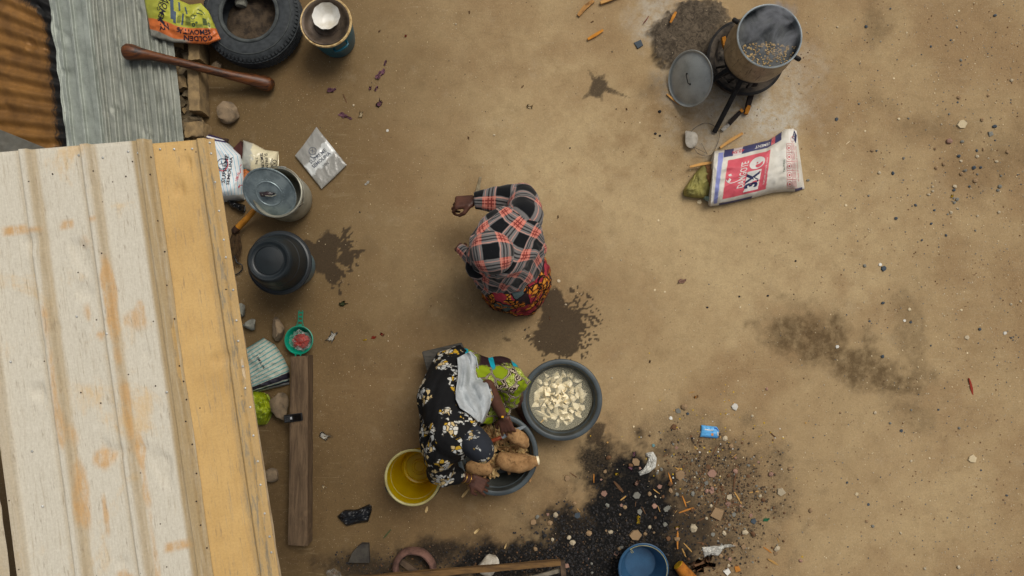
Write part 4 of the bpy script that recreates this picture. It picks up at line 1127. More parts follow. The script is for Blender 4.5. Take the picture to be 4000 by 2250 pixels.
pr = Print(sack.image_map(.0028)); pr.text("3X", .427 * W, .68 * H, 36, 90, .06, .95); pr.done("number_print", M_NAVY, sk)
pr = Print(mp); pr.text("CAUTION", .735 * W, .58 * H, 7, 90, .01); pr.done("caution_print", M_GINK, sk)
pr = Print(mp)
for k in range(5):
    y = (.30 + .145 * k) * H; pr.ring(.80 * W, y, 9, 10.5, 0, 360, 20); pr.quad(.79 * W, y - 3, .81 * W, y + 4)
    for a, b, c2, d in ((.765, -.068, .768, .068), (.835, -.068, .838, .068), (.765, -.070, .90, -.066), (.765, .066, .90, .070)): pr.quad(a * W, y + b * H, c2 * W, y + d * H)
    for q in range(4): pr.quad((.848 + .012 * q) * W, y - .055 * H, (.851 + .012 * q) * W, y + .05 * H)
pr.text("IN CASE OF CONTACT WITH EYES", .925 * W, .56 * H, 7, 90, .01, .85); pr.ring(.86 * W, .17 * H, 9, 10.5); pr.done("warning_print", M_RED, sk)
pr = Print(mp); pr.text("42.5N", .257 * W, .067 * H, 12, 180, .03, .8); pr.done("strength_print", M_RED, sk)
pr = Print(mp); pr.text("3X", .59 * W, .07 * H, 12, 180, .03); pr.done("side_mark", M_RED, sk)
pr = Print(mp); pr.text("CEMENT", .46 * W, .07 * H, 11, 180, .02, .9); pr.done("side_print", M_WINK, sk)
pr = Print(mp); pr.quad(.87 * W, .03 * H, .965 * W, .20 * H, -30, 6); pr.done("side_band", M_NAVY, sk)
pr = Print(sack.image_map(.003)); pr.text("DAN", .885 * W, .135 * H, 11, 240, .02); pr.done("side_name", M_WINK, sk)
obj("mouth_hem", MB().tube([sack.S(0, b, .002) for b in np.linspace(.02, .98, 24)], .0035, 7), plain("sack_hem", rgb(214, 208, 196), None, .7, 20, .2), sk)
M_OLIVE = plain("olive_nylon", rgb(150, 142, 76), rgb(104, 98, 52), .7, 9, .5, .01)
b = Bag([(2670, 742), (2712, 680), (2745, 640), (2800, 640)], [(2672, 764), (2715, 772), (2750, 775), (2800, 760)], .004, .075, .012, 9, ends=(1, 0), nu=44, nv=34)
tag(obj("plastic_bag", b.mesh(), M_OLIVE, None, angle=60), "olive plastic bag spilling out of the cement sack", "plastic bag")
M_BRN = plain("brown_paper", rgb(128, 88, 52), rgb(84, 58, 36), .85, 14, .4, .006)
b = Bag([(2752, 642), (2790, 636), (2810, 640)], [(2760, 735), (2792, 748), (2812, 752)], .03, .06, .012, 12, nu=26, nv=26)
tag(obj("paper_scrap", b.mesh(), M_BRN, None, angle=60), "crumpled brown paper inside the mouth of the cement sack", "paper")
b = Bag([(2738, 762), (2768, 752), (2800, 745)], [(2748, 775), (2776, 792), (2800, 800)], .004, .03, .008, 14, nu=26, nv=20)
tag(obj("plastic_scrap", b.mesh(), plain("faded_green_film", rgb(120, 150, 120), rgb(176, 184, 196), .4, 12, .3), None, angle=60), "faded green and white film at the lower corner of the cement sack", "plastic scrap")

M_PINE = plain("fresh_split_wood", rgb(206, 156, 88), rgb(172, 122, 62), .8, 14, .3, stretch=(1, 1, 1), per_object=.15)
M_ORANGEW = plain("orange_wood", rgb(196, 128, 32), rgb(150, 92, 20), .75, 16, .4)
M_CHARW = plain("charred_wood", rgb(46, 36, 30), rgb(18, 17, 17), .9, 18, .7, .006)
def stick(path, w, h, mat, label, cat="stick", name="stick", grp=None, z=None):
    pts = [P(u, v, zz) for u, v, zz in path]
    mb = MB(); n = len(pts); d = (pts[-1] - pts[0]).normalized(); s = d.cross(Vector((0, 0, 1))).normalized()
    vs = []
    for i, p in enumerate(pts):
        j = lambda: random.uniform(-.0015, .0015)
        k = .75 if i in (0, n - 1) else 1
        for a, b in ((-1, 0), (1, 0), (1, 1), (-1, 1)): vs.append(p + s * (a * w / 2 * k + j()) + Vector((0, 0, b * h + j())))
    fs = [(3, 2, 1, 0), tuple((n - 1) * 4 + q for q in range(4))]
    for i in range(n - 1):
        for q in range(4):
            a, b = i * 4 + q, i * 4 + (q + 1) % 4; fs.append((a, b, b + 4, a + 4))
    mb.add(vs, fs)
    return tag(obj(name, mb, mat, None, smooth=False), label, cat, grp)
stick([(2694, 652, .03), (2740, 642, .035), (2800, 634, .05)], .018, .008, M_PINE, "split wood stick poking out of the cement sack")
stick([(2812, 578, .004), (2855, 548, .004), (2900, 522, .004)], .022, .012, M_PINE, "loose split wood stick beside the top of the cement sack")
f = [(2953, 318, .10), (2935, 360, .06), (2922, 405, .03), (2912, 446, .006)]
stick(f, .032, .026, M_CHARW, "half burnt firewood stick sticking out of the stove", "firewood", "firewood", "firewood around the stove")
stick([(2924, 416, .034), (2917, 432, .02), (2911, 448, .009)], .029, .022, M_ORANGEW, "unburnt orange end of the firewood stick at the stove", "firewood", "firewood", "firewood around the stove")
stick([(2893, 436, .008), (2868, 462, .008), (2846, 488, .006)], .030, .024, M_CHARW, "short charred firewood piece on the ash below the stove", "firewood", "firewood", "firewood around the stove")
stick([(2896, 432, .008), (2889, 440, .009)], .031, .026, M_ORANGEW, "orange cut end of the charred firewood on the ash", "firewood", "firewood", "firewood around the stove")
stick([(2846, 488, .006), (2832, 500, .005), (2818, 512, .004)], .024, .016, plain("ash_white", rgb(186, 180, 168), rgb(110, 106, 100), .95, 40, .4), "ash white tip of the charred firewood piece", "firewood", "firewood", "firewood around the stove")
stick([(2822, 150, .12), (2828, 178, .10), (2836, 200, .10)], .03, .03, M_ORANGEW, "orange firewood end inside the left side of the stove", "firewood", "firewood", "firewood around the stove")
stick([(2604, 368, .003), (2630, 390, .004), (2656, 409, .003)], .014, .008, M_PINE, "split wood splinter by the leaning pot lid")
stick([(2618, 90, .05), (2630, 66, .055), (2640, 48, .05)], .018, .008, M_ORANGEW, "orange wood chip on the wet mud heap", "wood chip")
stick([(2513, 92, .003), (2524, 78, .004), (2534, 64, .003)], .006, .005, plain("red_brown_twig", rgb(120, 66, 52), None, .8), "thin red brown twig on the ash left of the mud heap")
stick([(2296, 155, .003), (2325, 138, .004), (2356, 118, .003)], .02, .008, M_ORANGEW, "orange wood chip near the top, left of the mud heap", "wood chip")
stick([(2258, 62, .003), (2285, 30, .006), (2318, 4, .003)], .03, .008, plain("shredded_bark", rgb(176, 128, 70), rgb(120, 84, 44), .85, 30, .5), "shredded bark strip at the top edge", "bark")
stick([(2345, 14, .004), (2390, -4, .004), (2440, -24, .004)], .026, .016, M_PINE, "wood stick cut off by the top edge")
wl = MB(); pts = []
for i in range(40):
    a = R(150 - 300 * i / 39); u = 2752 + 62 * math.cos(a) * (.9 + .1 * math.sin(a * 3)); v = 545 - 64 * math.sin(a) * (1 + .12 * math.cos(a))
    pts.append(P(u, v, .006 + .012 * (1 + math.sin(a * 2)) / 2 + (.03 if u < 2725 else 0)))
pts += [P(2762, 600, .006), P(2740, 560, .008)]
tag(obj("wire", wl.tube(pts, .0018, 6), M_WIRE, None), "thin wire loop on the ash beside the white stone", "wire")

# --- yellow and orange flour bag on the tyre -------------------------------------------
g = G("flour_bag_print")
x, y, _ = g.sep(g.co('UV')); nj = g.m('MULTIPLY', g.m('SUBTRACT', g.noise(5, 3, .6, g.co('UV')), .5), .05)
base = g.mix(g.ss(g.noise(5, 4, .6), .3, .7), rgb(178, 178, 60), rgb(150, 152, 56))
base = g.mix(g.ss(g.m('ADD', y, nj), .60, .615), base, g.mix(g.noise(8, 4, .6), rgb(206, 112, 52), rgb(182, 92, 40)))
low = g.m('ADD', y, g.m('MULTIPLY', g.ss(x, .45, .1), .06))
base = g.mix(g.m('MULTIPLY', g.ss(low, .90, .925), g.ss(x, .62, .5)), base, rgb(134, 132, 120))
g.fin(g.mix(.3, base, g.mix(g.noise(40, 4, .7), (.25,) * 3, (.8,) * 3), 'OVERLAY'), .4, g.bump(g.noise(26, 4, .6), .3, .006), spec=.45)
fb = thing("flour_bag", P(720, 90, .2), "crumpled yellow and orange semolina bag lying on the tyre edge", "flour bag")
zf = lambda a, b: .20 + .02 * a
bag = Bag([(556, -40), (640, -40), (700, 0), (740, 18), (785, 12), (815, 45)], [(590, 140), (624, 152), (680, 166), (750, 170), (808, 173), (862, 108 + 45)], .2, .035, .014, 21, nu=80, nv=56, creases=2.6, zfn=zf)
obj("bag_film", bag.mesh(), g.mat, fb, angle=70)
mp = bag.image_map(.0022); W, H = bag.W, bag.H
pr = Print(mp); pr.text("SEMOVITA", .66 * W, .70 * H, 20, 180, .03, .95); pr.text("5", .43 * W, .68 * H, 18, 180, .03); pr.text("GOLDEN", .70 * W, .86 * H, 20, 180, .03, .95); pr.text("NY", .24 * W, .72 * H, 20, 200, .04)
pr.text("SEMOVITA", .235 * W, .28 * H, 19, 75, .02); pr.text("GOLDEN", .185 * W, .22 * H, 12, 75, .02); pr.quad(.16 * W, .60 * H, .25 * W, .66 * H, -30); pr.done("lettering", M_INK, fb)
pr = Print(mp)
for q in range(13): pr.quad(.785 * W, (.36 + .014 * q) * H, .865 * W, (.366 + .014 * q + (.004 if q % 3 else 0)) * H)
pr.ring(.64 * W, .32 * H, 7, 9.5); pr.ring(.64 * W, .52 * H, 3, 8); pr.ring(.69 * W, .46 * H, 0.5, 5, sq=.8); pr.ring(.895 * W, .50 * H, 3, 6, sq=1.6)
for q in range(12): pr.quad(.525 * W, (.33 + .018 * q) * H, .60 * W, (.337 + .018 * q) * H)
for q in range(9): pr.quad((.68 + .011 * q) * W, .515 * H, (.685 + .011 * q) * W, .59 * H)
pr.quad(.60 * W, .415 * H, .66 * W, .43 * H); pr.quad(.655 * W, .28 * H, .70 * W, .30 * H); pr.quad(.70 * W, .24 * H, .80 * W, .26 * H, -18); pr.quad(.72 * W, .18 * H, .86 * W, .20 * H, -28)
for q in range(10): pr.quad(.40 * W, (.36 + .018 * q) * H, .455 * W, (.366 + .018 * q) * H)
pr.done("small_print", M_GINK, fb)
pr = Print(mp); pr.quad(.30 * W, .05 * H, .345 * W, .50 * H, 8, 8); pr.quad(.35 * W, .30 * H, .385 * W, .56 * H, 5, 8); pr.quad(.47 * W, .28 * H, .495 * W, .56 * H, -3, 8); pr.quad(.40 * W, .05 * H, .43 * W, .24 * H, 12, 6); pr.quad(.52 * W, .10 * H, .545 * W, .27 * H, 18, 6); pr.done("blue_panels", M_SLATEINK, fb)

# --- semolina sack, 10 kg ----------------------------------------------------------------
g = G("striped_semolina_sack"); uv = g.co('UV'); x, y, _ = g.sep(uv)
base = g.mix(g.noise(12, 4, .6), rgb(226, 228, 226), rgb(200, 204, 204))
strp = g.m('LESS_THAN', g.m('FRACT', g.m('MULTIPLY', y, 11)), .14)
base = g.mix(strp, base, rgb(112, 178, 204))
base = g.mix(g.ss(g.m('SUBTRACT', x, g.m('MULTIPLY', y, .0)), .10, .09), base, rgb(48, 36, 78)); base = g.mix(g.m('MULTIPLY', g.ss(x, .035, .04), g.ss(x, .065, .06)), base, rgb(225, 225, 225))
base = g.mix(g.ss(x, .90, .91), base, rgb(184, 186, 180))
g.fin(base, .5, g.bump(g.noise(22, 4, .6), .25, .006), spec=.4)
ss = thing("semolina_sack", P(870, 660, 0), "large blue striped white semolina sack partly under the shed eave", "sack")
# s runs from the purple top end down to the lower end, t from right to left
sb_ = Bag([(868, 540), (944, 606), (960, 700), (955, 782)], [(760, 505), (768, 620), (790, 720), (830, 790)], .004, .13, .009, 31, nu=70, nv=60, creases=2.2)
obj("sack_film", sb_.mesh(), g.mat, ss, angle=70)
def sackmap(u, v, off=.002):
    lo = None
    z = .10
    for _ in range(6):
        p = P(u, v, z); z = .004 + sack_h(u, v) + off
    return P(u, v, z)
_gr = [(sb_.S(i / 24, j / 24)) for i in range(25) for j in range(25)]
_bv = BVHTree.FromPolygons(_gr, [(i * 25 + j, i * 25 + j + 1, (i + 1) * 25 + j + 1, (i + 1) * 25 + j) for i in range(24) for j in range(24)])
def on_surface(bv, off=.003):
    def f(u, v):
        o = P(u, v, 1.5); d = (P(u, v, 0) - o).normalized(); h = bv.ray_cast(o, d)
        return (h[0] - d * off) if h[0] else P(u, v, .05)
    return f
def bag_bvh(b, n=28):
    q = [b.S(i / n, j / n) for i in range(n + 1) for j in range(n + 1)]
    return BVHTree.FromPolygons(q, [(i * (n + 1) + j, i * (n + 1) + j + 1, (i + 1) * (n + 1) + j + 1, (i + 1) * (n + 1) + j) for i in range(n) for j in range(n)])
mp = on_surface(_bv)
pr = Print(mp); pr.text("SUPREME", 880, 659, 15, 82, .03, 1.32); pr.done("brand_lettering", M_INK, ss)
pr = Print(mp); pr.text("SEMOLINA", 897, 668, 12, 82, .025, 1.38); pr.done("product_lettering", M_INK, ss)
pr = Print(mp); pr.ring(868, 640, 17, 20, 0, 360, 28, 1.1); pr.text("X", 868, 640, 16, 60, .02); pr.done("emblem", M_SLATEINK, ss)
pr = Print(mp); pr.ring(868, 640, 21, 24, 215, 400, 20, 1.2); pr.poly([(938, 655), (948, 652), (946, 725), (934, 724)]); pr.poly([(936, 652), (942, 640), (946, 652)]); pr.poly([(930, 728), (940, 724), (932, 736)]); pr.text("10KG", 928, 692, 11, 78, .02); pr.done("red_ribbon", M_RED, ss)
pr = Print(mp); pr.poly([(949, 662), (960, 660), (975, 672), (978, 690), (966, 704), (950, 712)]); pr.done("food_picture", plain("orange_food_ink", rgb(176, 96, 24), rgb(104, 50, 10), .6, 120, 0), ss)
# --- semolina pack 2.5 kg, full -----------------------------------------------------------
g = G("clear_film_over_semolina"); n = g.noise(7, 3, .5, g.co('UV')); x, y, _ = g.sep(g.co('UV'))
cl = g.mix(g.ss(g.m('ADD', x, g.m('MULTIPLY', g.m('SUBTRACT', n, .5), .3)), .25, .32), rgb(176, 176, 164), rgb(214, 204, 170))
g.fin(cl, .25, g.bump(g.noise(16, 4, .6), .35, .01), spec=.6)
sp = thing("semolina_pack", P(1015, 610, 0), "full clear pack of cream semolina behind the metal pot", "food pack")
b25 = Bag([(950, 548), (990, 560), (1035, 585), (1088, 592)], [(936, 650), (985, 682), (1040, 672), (1084, 660)], .004, .075, .008, 41, nu=50, nv=40, creases=2.4)
obj("pack_film", b25.mesh(), g.mat, sp, angle=60)
mp = on_surface(bag_bvh(b25))
pr = Print(mp); pr.text("SUPREME", 1040, 632, 13, -86, .0, .9); pr.text("SEMOLINA", 1024, 632, 12, -84, .02, .85); pr.text("2.5kg", 1003, 628, 9, -86, 0); pr.ring(1072, 638, 9, 11, 0, 360, 22, 1.3); pr.text("X", 1072, 638, 11, -80, .02); pr.ring(1072, 638, 13, 15, 120, 240, 14, 1.5); pr.done("lettering", M_INK, sp)
# --- empty clear pack on the ground -------------------------------------------------------
g = G("clear_film"); x, y, _ = g.sep(g.co('UV')); n = g.noise(5, 4, .6, g.co('UV'))
wh = g.m('MULTIPLY', g.ss(g.m('ADD', y, g.m('MULTIPLY', g.m('SUBTRACT', n, .5), .25)), .30, .36), g.ss(g.m('ADD', y, g.m('MULTIPLY', g.m('SUBTRACT', n, .5), .25)), .66, .60))
g.fin(g.mix(wh, rgb(162, 160, 152), rgb(206, 208, 204)), .22, g.bump(g.noise(3.5, 3, .5, g.co('UV')), .5, .02), spec=.7, Alpha=g.m('ADD', .74, g.m('MULTIPLY', wh, .22)))
ep = thing("semolina_pack", P(1252, 616, 0), "empty clear semolina pack lying flat on the sand", "food pack")
be = Bag([(1152, 608), (1190, 560), (1236, 496)], [(1256, 738), (1300, 698), (1354, 644)], .018, .014, .006, 47, nu=60, nv=50, creases=2.2, fine=.08)
obj("pack_film", be.mesh(), g.mat, ep, angle=60)
mp = on_surface(bag_bvh(be, 40), .0025)
pr = Print(mp); pr.text("SUPREME", 1242, 611, 15, 40, .005, .95); pr.text("SEMOLINA", 1255, 625, 14, 40, .02, .95); pr.text("2.5kg", 1272, 642, 9, 40, 0); pr.ring(1221, 590, 13, 15.5, 0, 360, 24); pr.text("X", 1221, 590, 14, 40, .01); pr.ring(1224, 596, 18, 21, 230, 350, 16); pr.done("lettering", plain("faded_ink", rgb(92, 98, 108), rgb(50, 52, 58), .5, 14, 0), ep)
# --- striped sack by the eave ---------------------------------------------------------------
g = G("checked_sack"); x, y, _ = g.sep(g.co('UV')); n = g.noise(10, 4, .6, g.co('UV'))
base = g.mix(n, rgb(196, 196, 178), rgb(162, 162, 146))
xx = g.m('ADD', x, g.m('MULTIPLY', g.m('SUBTRACT', n, .5), .03))
base = g.mix(g.m('MULTIPLY', g.m('LESS_THAN', g.m('FRACT', g.m('MULTIPLY', xx, 13)), .30), .85), base, rgb(58, 146, 146))
base = g.mix(g.m('MULTIPLY', g.m('LESS_THAN', g.m('FRACT', g.m('MULTIPLY', y, 30)), .25), .25), base, rgb(70, 130, 130))
base = g.mix(g.m('MULTIPLY', g.ss(xx, .80, .81), g.ss(xx, .905, .90)), base, rgb(28, 24, 38)); base = g.mix(g.ss(xx, .925, .935), base, rgb(34, 32, 40)); base = g.mix(g.ss(xx, .955, .965), base, rgb(150, 152, 150))
g.fin(base, .55, g.bump(g.noise(26, 5, .65, g.co('UV')), .6, .012), spec=.4)
ck = thing("checked_sack", P(1050, 1430, 0), "crumpled white sack with teal stripes and a black band by the beam", "sack")
cb = Bag([(1030, 1320), (1070, 1345), (1104, 1392), (1128, 1440), (1130, 1502)], [(930, 1380), (925, 1440), (935, 1490), (950, 1520), (975, 1540)], .004, .085, .013, 51, nu=60, nv=46, creases=3.2)
obj("sack_cloth", cb.mesh(), g.mat, ck, angle=70)
mp = on_surface(bag_bvh(cb)); pr = Print(mp)
for q in range(7): pr.text("SEMOLINA"[q], 1002 + 4.5 * q, 1390 + 7.5 * q, 9, -60, .03)
pr.done("lettering", M_INK, ck)
M_LIME = plain("lime_plastic_film", rgb(152, 164, 14), rgb(104, 122, 10), .35, 8, .5, .012, spec=.5, stretch=(2, 6, 1))
b = Bag([(940, 1535), (985, 1525), (1022, 1530)], [(940, 1650), (1000, 1668), (1042, 1655)], .004, .10, .016, 61, nu=44, nv=44, creases=4)
b.top = [(940, 1535), (1000, 1526), (1040, 1540), (1062, 1585)]; b.bot = [(940, 1640), (1000, 1662), (1036, 1660), (1062, 1608)]
tag(obj("plastic_bag", b.mesh(), M_LIME, None, angle=50), "lime green plastic bag peeking out from under the eave", "plastic bag")
M_BAGBLK = plain("black_plastic_film", rgb(22, 23, 26), rgb(10, 11, 12), .3, 16, .7, .01, spec=.5)
b = Bag([(1318, 2016), (1345, 1992), (1395, 1990), (1440, 1970), (1452, 1980)], [(1322, 2024), (1352, 2056), (1400, 2044), (1438, 2040), (1452, 1995)], .003, .03, .012, 63, nu=44, nv=34, creases=4)
tag(obj("plastic_bag", b.mesh(), M_BAGBLK, None, angle=40), "crumpled black plastic bag on the ground below the yellow bucket", "plastic bag")
b = Bag([(880, 775), (920, 790), (955, 800)], [(900, 810), (935, 825), (952, 832)], .004, .05, .012, 65, nu=30, nv=24, creases=4)
tag(obj("plastic_bag", b.mesh(), M_BAGBLK, None, angle=40), "black plastic bag below the semolina sack at the eave", "plastic bag")
M_MAROON = plain("maroon_board", rgb(74, 34, 26), rgb(50, 22, 18), .8, 20, .3)
mb = MB(); mb.prism([tuple(P(u, v, .02).xy) for u, v in ((900, 600), (947, 553), (955, 600), (945, 640), (915, 640))], .002, .05, .97)
tag(obj("board_scrap", mb, M_MAROON, None, smooth=False), "dark maroon board scrap behind the semolina sack", "board")
o = obj("iron_scrap", MB().tube([P(880, 545, .02), P(878, 560, .03), P(880, 600, .02), P(884, 625, .015)], [.025, .018, .016, .014], 8, squash=.6), plain("rusty_iron", rgb(62, 46, 36), rgb(38, 30, 25), .9, 30, .5), None)
tag(o, "rusty iron bar stub standing behind the semolina sack", "iron bar")

# ================================================================== PESTLE, PLANK, COLANDER, PHONE, BROOM
g = G("varnished_old_wood"); v = g.mapping(g.co(), rot=(0, 0, .25), scale=(.6, 6, 6))
n1, n2 = g.noise(5, 5, .65, v, .8), g.noise(26, 5, .7, v)
c = g.mix(g.ss(n1, .35, .65), rgb(104, 58, 22), rgb(36, 22, 15)); c = g.mix(g.m('MULTIPLY', g.ss(n2, .55, .75), .5), c, rgb(160, 100, 40))
g.fin(c, .42, g.bump(n2, .3, .003), spec=.45)
path, rad = [], []
for u, v, z, r in ((482, 203, .245, 12), (486, 203, .245, 25), (497, 203, .245, 32), (514, 205, .245, 33), (532, 207, .245, 29), (555, 211, .24, 23), (590, 217, .235, 19), (650, 231, .225, 17), (704, 244, .21, 16.5), (790, 266, .18, 17), (870, 286, .145, 17), (905, 295, .13, 19), (950, 305, .11, 21), (995, 315, .085, 25), (1025, 323, .065, 29), (1048, 330, .05, 29), (1062, 335, .045, 24), (1068, 338, .043, 14)):
    path.append(P(u, v, z)); rad.append(r * PX(z))
tag(obj("pestle", MB().tube(path, rad, 20), g.mat, None, angle=70), "long dark varnished wooden pestle resting on metal sheets and ground", "pestle")

g = G("weathered_beam"); v = g.mapping(g.co(), scale=(14, 1.2, 14))
n1, n2 = g.noise(3, 6, .7, v, .6), g.noise(13, 5, .7, v)
c = g.mix(g.ss(n1, .3, .7), rgb(112, 92, 70), rgb(76, 61, 46)); c = g.mix(g.m('MULTIPLY', g.ss(n2, .55, .7), .6), c, rgb(52, 42, 33)); c = g.mix(g.m('MULTIPLY', g.ss(g.noise(7, 4, .6), .6, .75), .4), c, rgb(134, 110, 82))
g.fin(c, .9, g.bump(g.m('ADD', n1, n2), .6, .004), spec=.2)
q = [P(1135, 1393, .12), P(1202, 1390, .12), P(1199, 2134, .12), P(1124, 2130, .12)]
mb = MB(); nx, ny = 9, 60; pts = []
for j in range(ny):
    for i in range(nx):
        a, b2 = i / (nx - 1), j / (ny - 1)
        p = q[0].lerp(q[1], a).lerp(q[3].lerp(q[2], a), b2)
        p.z += .004 * mnoise.noise(Vector((p.x * 60, p.y * 5, 0))) - (.006 if i in (0, nx - 1) else 0) - (.004 if j in (0, ny - 1) else 0)
        p.x += .003 * mnoise.noise(Vector((p.x * 4, p.y * 9, 5)))
        pts.append(p)
mb.grid(pts, None, nx, ny, flip=True)
per = [i for i in range(nx)] + [j * nx + nx - 1 for j in range(1, ny)] + [(ny - 1) * nx + i for i in range(nx - 2, -1, -1)] + [j * nx for j in range(ny - 2, 0, -1)]
low = len(mb.v); mb.add([Vector((pts[i].x, pts[i].y, .0)) for i in per], [])
for k in range(len(per)): mb.f.append((per[k], per[(k + 1) % len(per)], low + (k + 1) % len(per), low + k))
tag(obj("wooden_beam", mb, g.mat, None, angle=35), "long weathered wooden beam lying on the ground beside the shed", "beam")

M_GREENP = plastic("green_plastic", rgb(6, 142, 112), rgb(4, 112, 90), .35)
c = P(1169, 1328, .08); c.z = 0
t = thing("colander", c, "small green plastic strainer with a holed handle beside the stones", "strainer")
obj("strainer_bowl", MB().lathe([(.045, 0), (.055, .004), (.072, .03), (.084, .07), (.088, .084), (.093, .086), (.0935, .090), (.088, .0915), (.084, .088), (.078, .06), (.066, .028), (.05, .012), (.0001, .010)], c, 56), M_GREENP, t)
d = (P(1176, 1211, .085) - P(1169, 1328, .085)); d.z = 0; L = d.length; d.normalize(); s = Vector((d.y, -d.x, 0))
hp = [(.086, .030), (.10, .022), (.12, .016), (.15, .0155), (.175, .0165), (.188, .0155), (.195, .010)]
vs = []
for r, w in hp: vs += [c + d * r - s * w + Vector((0, 0, .086)), c + d * r - s * (w - .005) + Vector((0, 0, .086)), c + d * r + s * (w - .005) + Vector((0, 0, .086)), c + d * r + s * w + Vector((0, 0, .086))]
mb = MB(); fs = []
for i in range(len(hp) - 1):
    for k in (0, 2): fs.append((i * 4 + k, i * 4 + k + 1, i * 4 + k + 5, i * 4 + k + 4))
mb.add(vs, fs)
for r in (.098, .126, .152, .178): mb.add([c + d * (r + a) + s * b + Vector((0, 0, .0862)) for a, b in ((-.006, -.013), (-.006, .013), (.006, .013), (.006, -.013))], [(0, 1, 2, 3)])
o = obj("handle", mb, M_GREENP, t, smooth=False); solid(o, .006, -1)
obj("hanging_lug", MB().tube([c - d * .09 + s * -.018 + Vector((0, 0, .086)), c - d * .108 + s * -.015 + Vector((0, 0, .086)), c - d * .112 + Vector((0, 0, .086)), c - d * .108 + s * .015 + Vector((0, 0, .086)), c - d * .09 + s * .018 + Vector((0, 0, .086))], .0045, 7), M_GREENP, t)
M_CHILI = plain("ground_chili", rgb(160, 36, 14), rgb(96, 18, 10), .45, 60, .8, .01, spec=.5)
pp = thing("pepper_bag", c + Vector((0, 0, .03)), "clear bag of red chilli inside the green strainer", "pepper bag")
obj("chilli", stone_mb(c + Vector((.006, -.008, .062)), (.052, .046, .03), 6, 4, 1.0, False), M_CHILI, pp)
g = G("thin_clear_film"); g.fin(rgb(214, 214, 208), .2, g.bump(g.noise(34, 4, .6), .7, .01), spec=.8, Alpha=g.ss(g.noise(26, 4, .7), .5, .75, .04, .4)); M_FILM = g.mat
obj("bag_film", stone_mb(c + Vector((.004, -.002, .068)), (.068, .062, .034), 16, 4, 1.6, False), M_FILM, pp)

ph = thing("mobile_phone", P(1145, 1633, .125), "black keypad phone lying on the edge of the beam", "phone")
pcen = P(1146, 1632, .128); prot = Matrix.Rotation(R(8), 3, 'Z')
o = obj("phone_body", MB().box(pcen, (.118, .05, .014), prot), plain("black_phone_plastic", rgb(22, 23, 26), rgb(14, 15, 17), .3, 20, 0, spec=.5), ph, smooth=False); bevel(o, .004, 3)
def phq(x0, x1, y0, y1, z): 
    mb = MB(); return mb.box(pcen + prot @ Vector(((x0 + x1) / 2, (y0 + y1) / 2, z)), (x1 - x0, y1 - y0, .0016), prot)
obj("screen", phq(.004, .050, -.019, .019, .0074), plain("phone_glass", rgb(10, 11, 14), rgb(8, 9, 11), .1, 5, 0, spec=.7), ph, smooth=False)
M_KEY = plain("phone_key", rgb(58, 60, 62), rgb(40, 42, 44), .4, 30, 0)
obj("menu_key", phq(-.018, -.006, -.008, .008, .0076), plain("silver_key", rgb(176, 178, 180), None, .35, 30, 0), ph, smooth=False)
for ix in range(3):
    for iy in range(3): obj("key", phq(-.054 + .012 * ix, -.045 + .012 * ix, -.019 + .0135 * iy, -.009 + .0135 * iy, .0076), M_KEY, ph, smooth=False)

br = thing("broom", P(950, 880, 0), "short broom of thin dark straws with a yellow wooden handle by the eave", "broom")
obj("handle", MB().tube([P(998, 815, .10), P(990, 825, .10), P(960, 858, .085), P(925, 893, .07), P(918, 901, .065)], [.012, .018, .020, .022, .016], 14), plain("yellow_wood", rgb(178, 118, 30), rgb(128, 80, 18), .6, 14, .3), br)
obj("handle_cap", MB().tube([P(930, 888, .074), P(916, 903, .066), P(910, 909, .06)], [.024, .024, .012], 12), plain("dark_wood_end", rgb(70, 44, 24), rgb(40, 26, 16), .7, 20, .3), br)
M_STRAW = plain("dark_straw", rgb(88, 66, 42), rgb(52, 38, 26), .9, 40, 0)
mb = MB(); rr = random.Random(4)
for i in range(60):
    a = rr.uniform(-30, 30); mb.tube([P(925 + a * .25, 880, .05 + rr.uniform(0, .02)), P(915 + a, 960 + rr.uniform(0, 20), .03 + rr.uniform(0, .02)), P(905 + a * .8 + rr.uniform(-8, 8), 1040 + rr.uniform(-40, 20), .01)], .0011, 4)
tag(obj("straws", mb, M_STRAW, br), kind="stuff")
o = obj("cord", MB().tube([P(915, 1000, .02), P(925, 1025, .03), P(945, 1035, .03), P(948, 1050, .02), P(935, 1065, .012), P(918, 1075, .01), P(905, 1060, .01)], .004, 8), M_BLACKP, None)
tag(o, "loop of black cord on the ground at the eave beside the black basin", "cord")

# ================================================================== BOTTOM EDGE: SLAB, CLAY RING, RAIL, LOG
mb = MB(); mb.prism([tuple(P(u, v, .03).xy) for u, v in ((1360, 2198), (1375, 2160), (1398, 2134), (1412, 2124), (1440, 2125), (1443, 2199))], .0, .035, .98)
tag(obj("broken_slab", mb, plain("dark_slate", rgb(70, 66, 58), rgb(50, 46, 42), .9, 14, .4), None, smooth=False), "dark broken slab lying in the dirt at the bottom left", "slab")
c = P(1616, 2226, .05); c.z = 0
cr = thing("clay_pot_ring", c, "reddish brown broken clay pot neck lying in the dirt at the bottom", "clay ring")
obj("ring", MB().lathe([(.105, 0), (.135, .004), (.142, .03), (.138, .06), (.128, .078), (.116, .084), (.106, .078), (.100, .05), (.105, 0)], c, 56, fn=lambda th, r, z: r * (1 + .02 * math.sin(3 * th + 1) + .012 * math.sin(7 * th))), plain("red_clay", rgb(120, 88, 76), rgb(78, 56, 48), .9, 16, .5), cr)
stick([(1568, 2190, .03), (1600, 2212, .03), (1640, 2240, .03)], .04, .025, M_DARKWOOD, "short board lying inside the clay pot neck", "board")
rl = thing("timber_rack", P(1900, 2240, 0), "rough wooden rail frame at the bottom edge of the yard", "rack")
M_RAIL = plain("tan_timber", rgb(118, 88, 50), rgb(82, 60, 36), .85, 8, .4, stretch=(1, 5, 5))
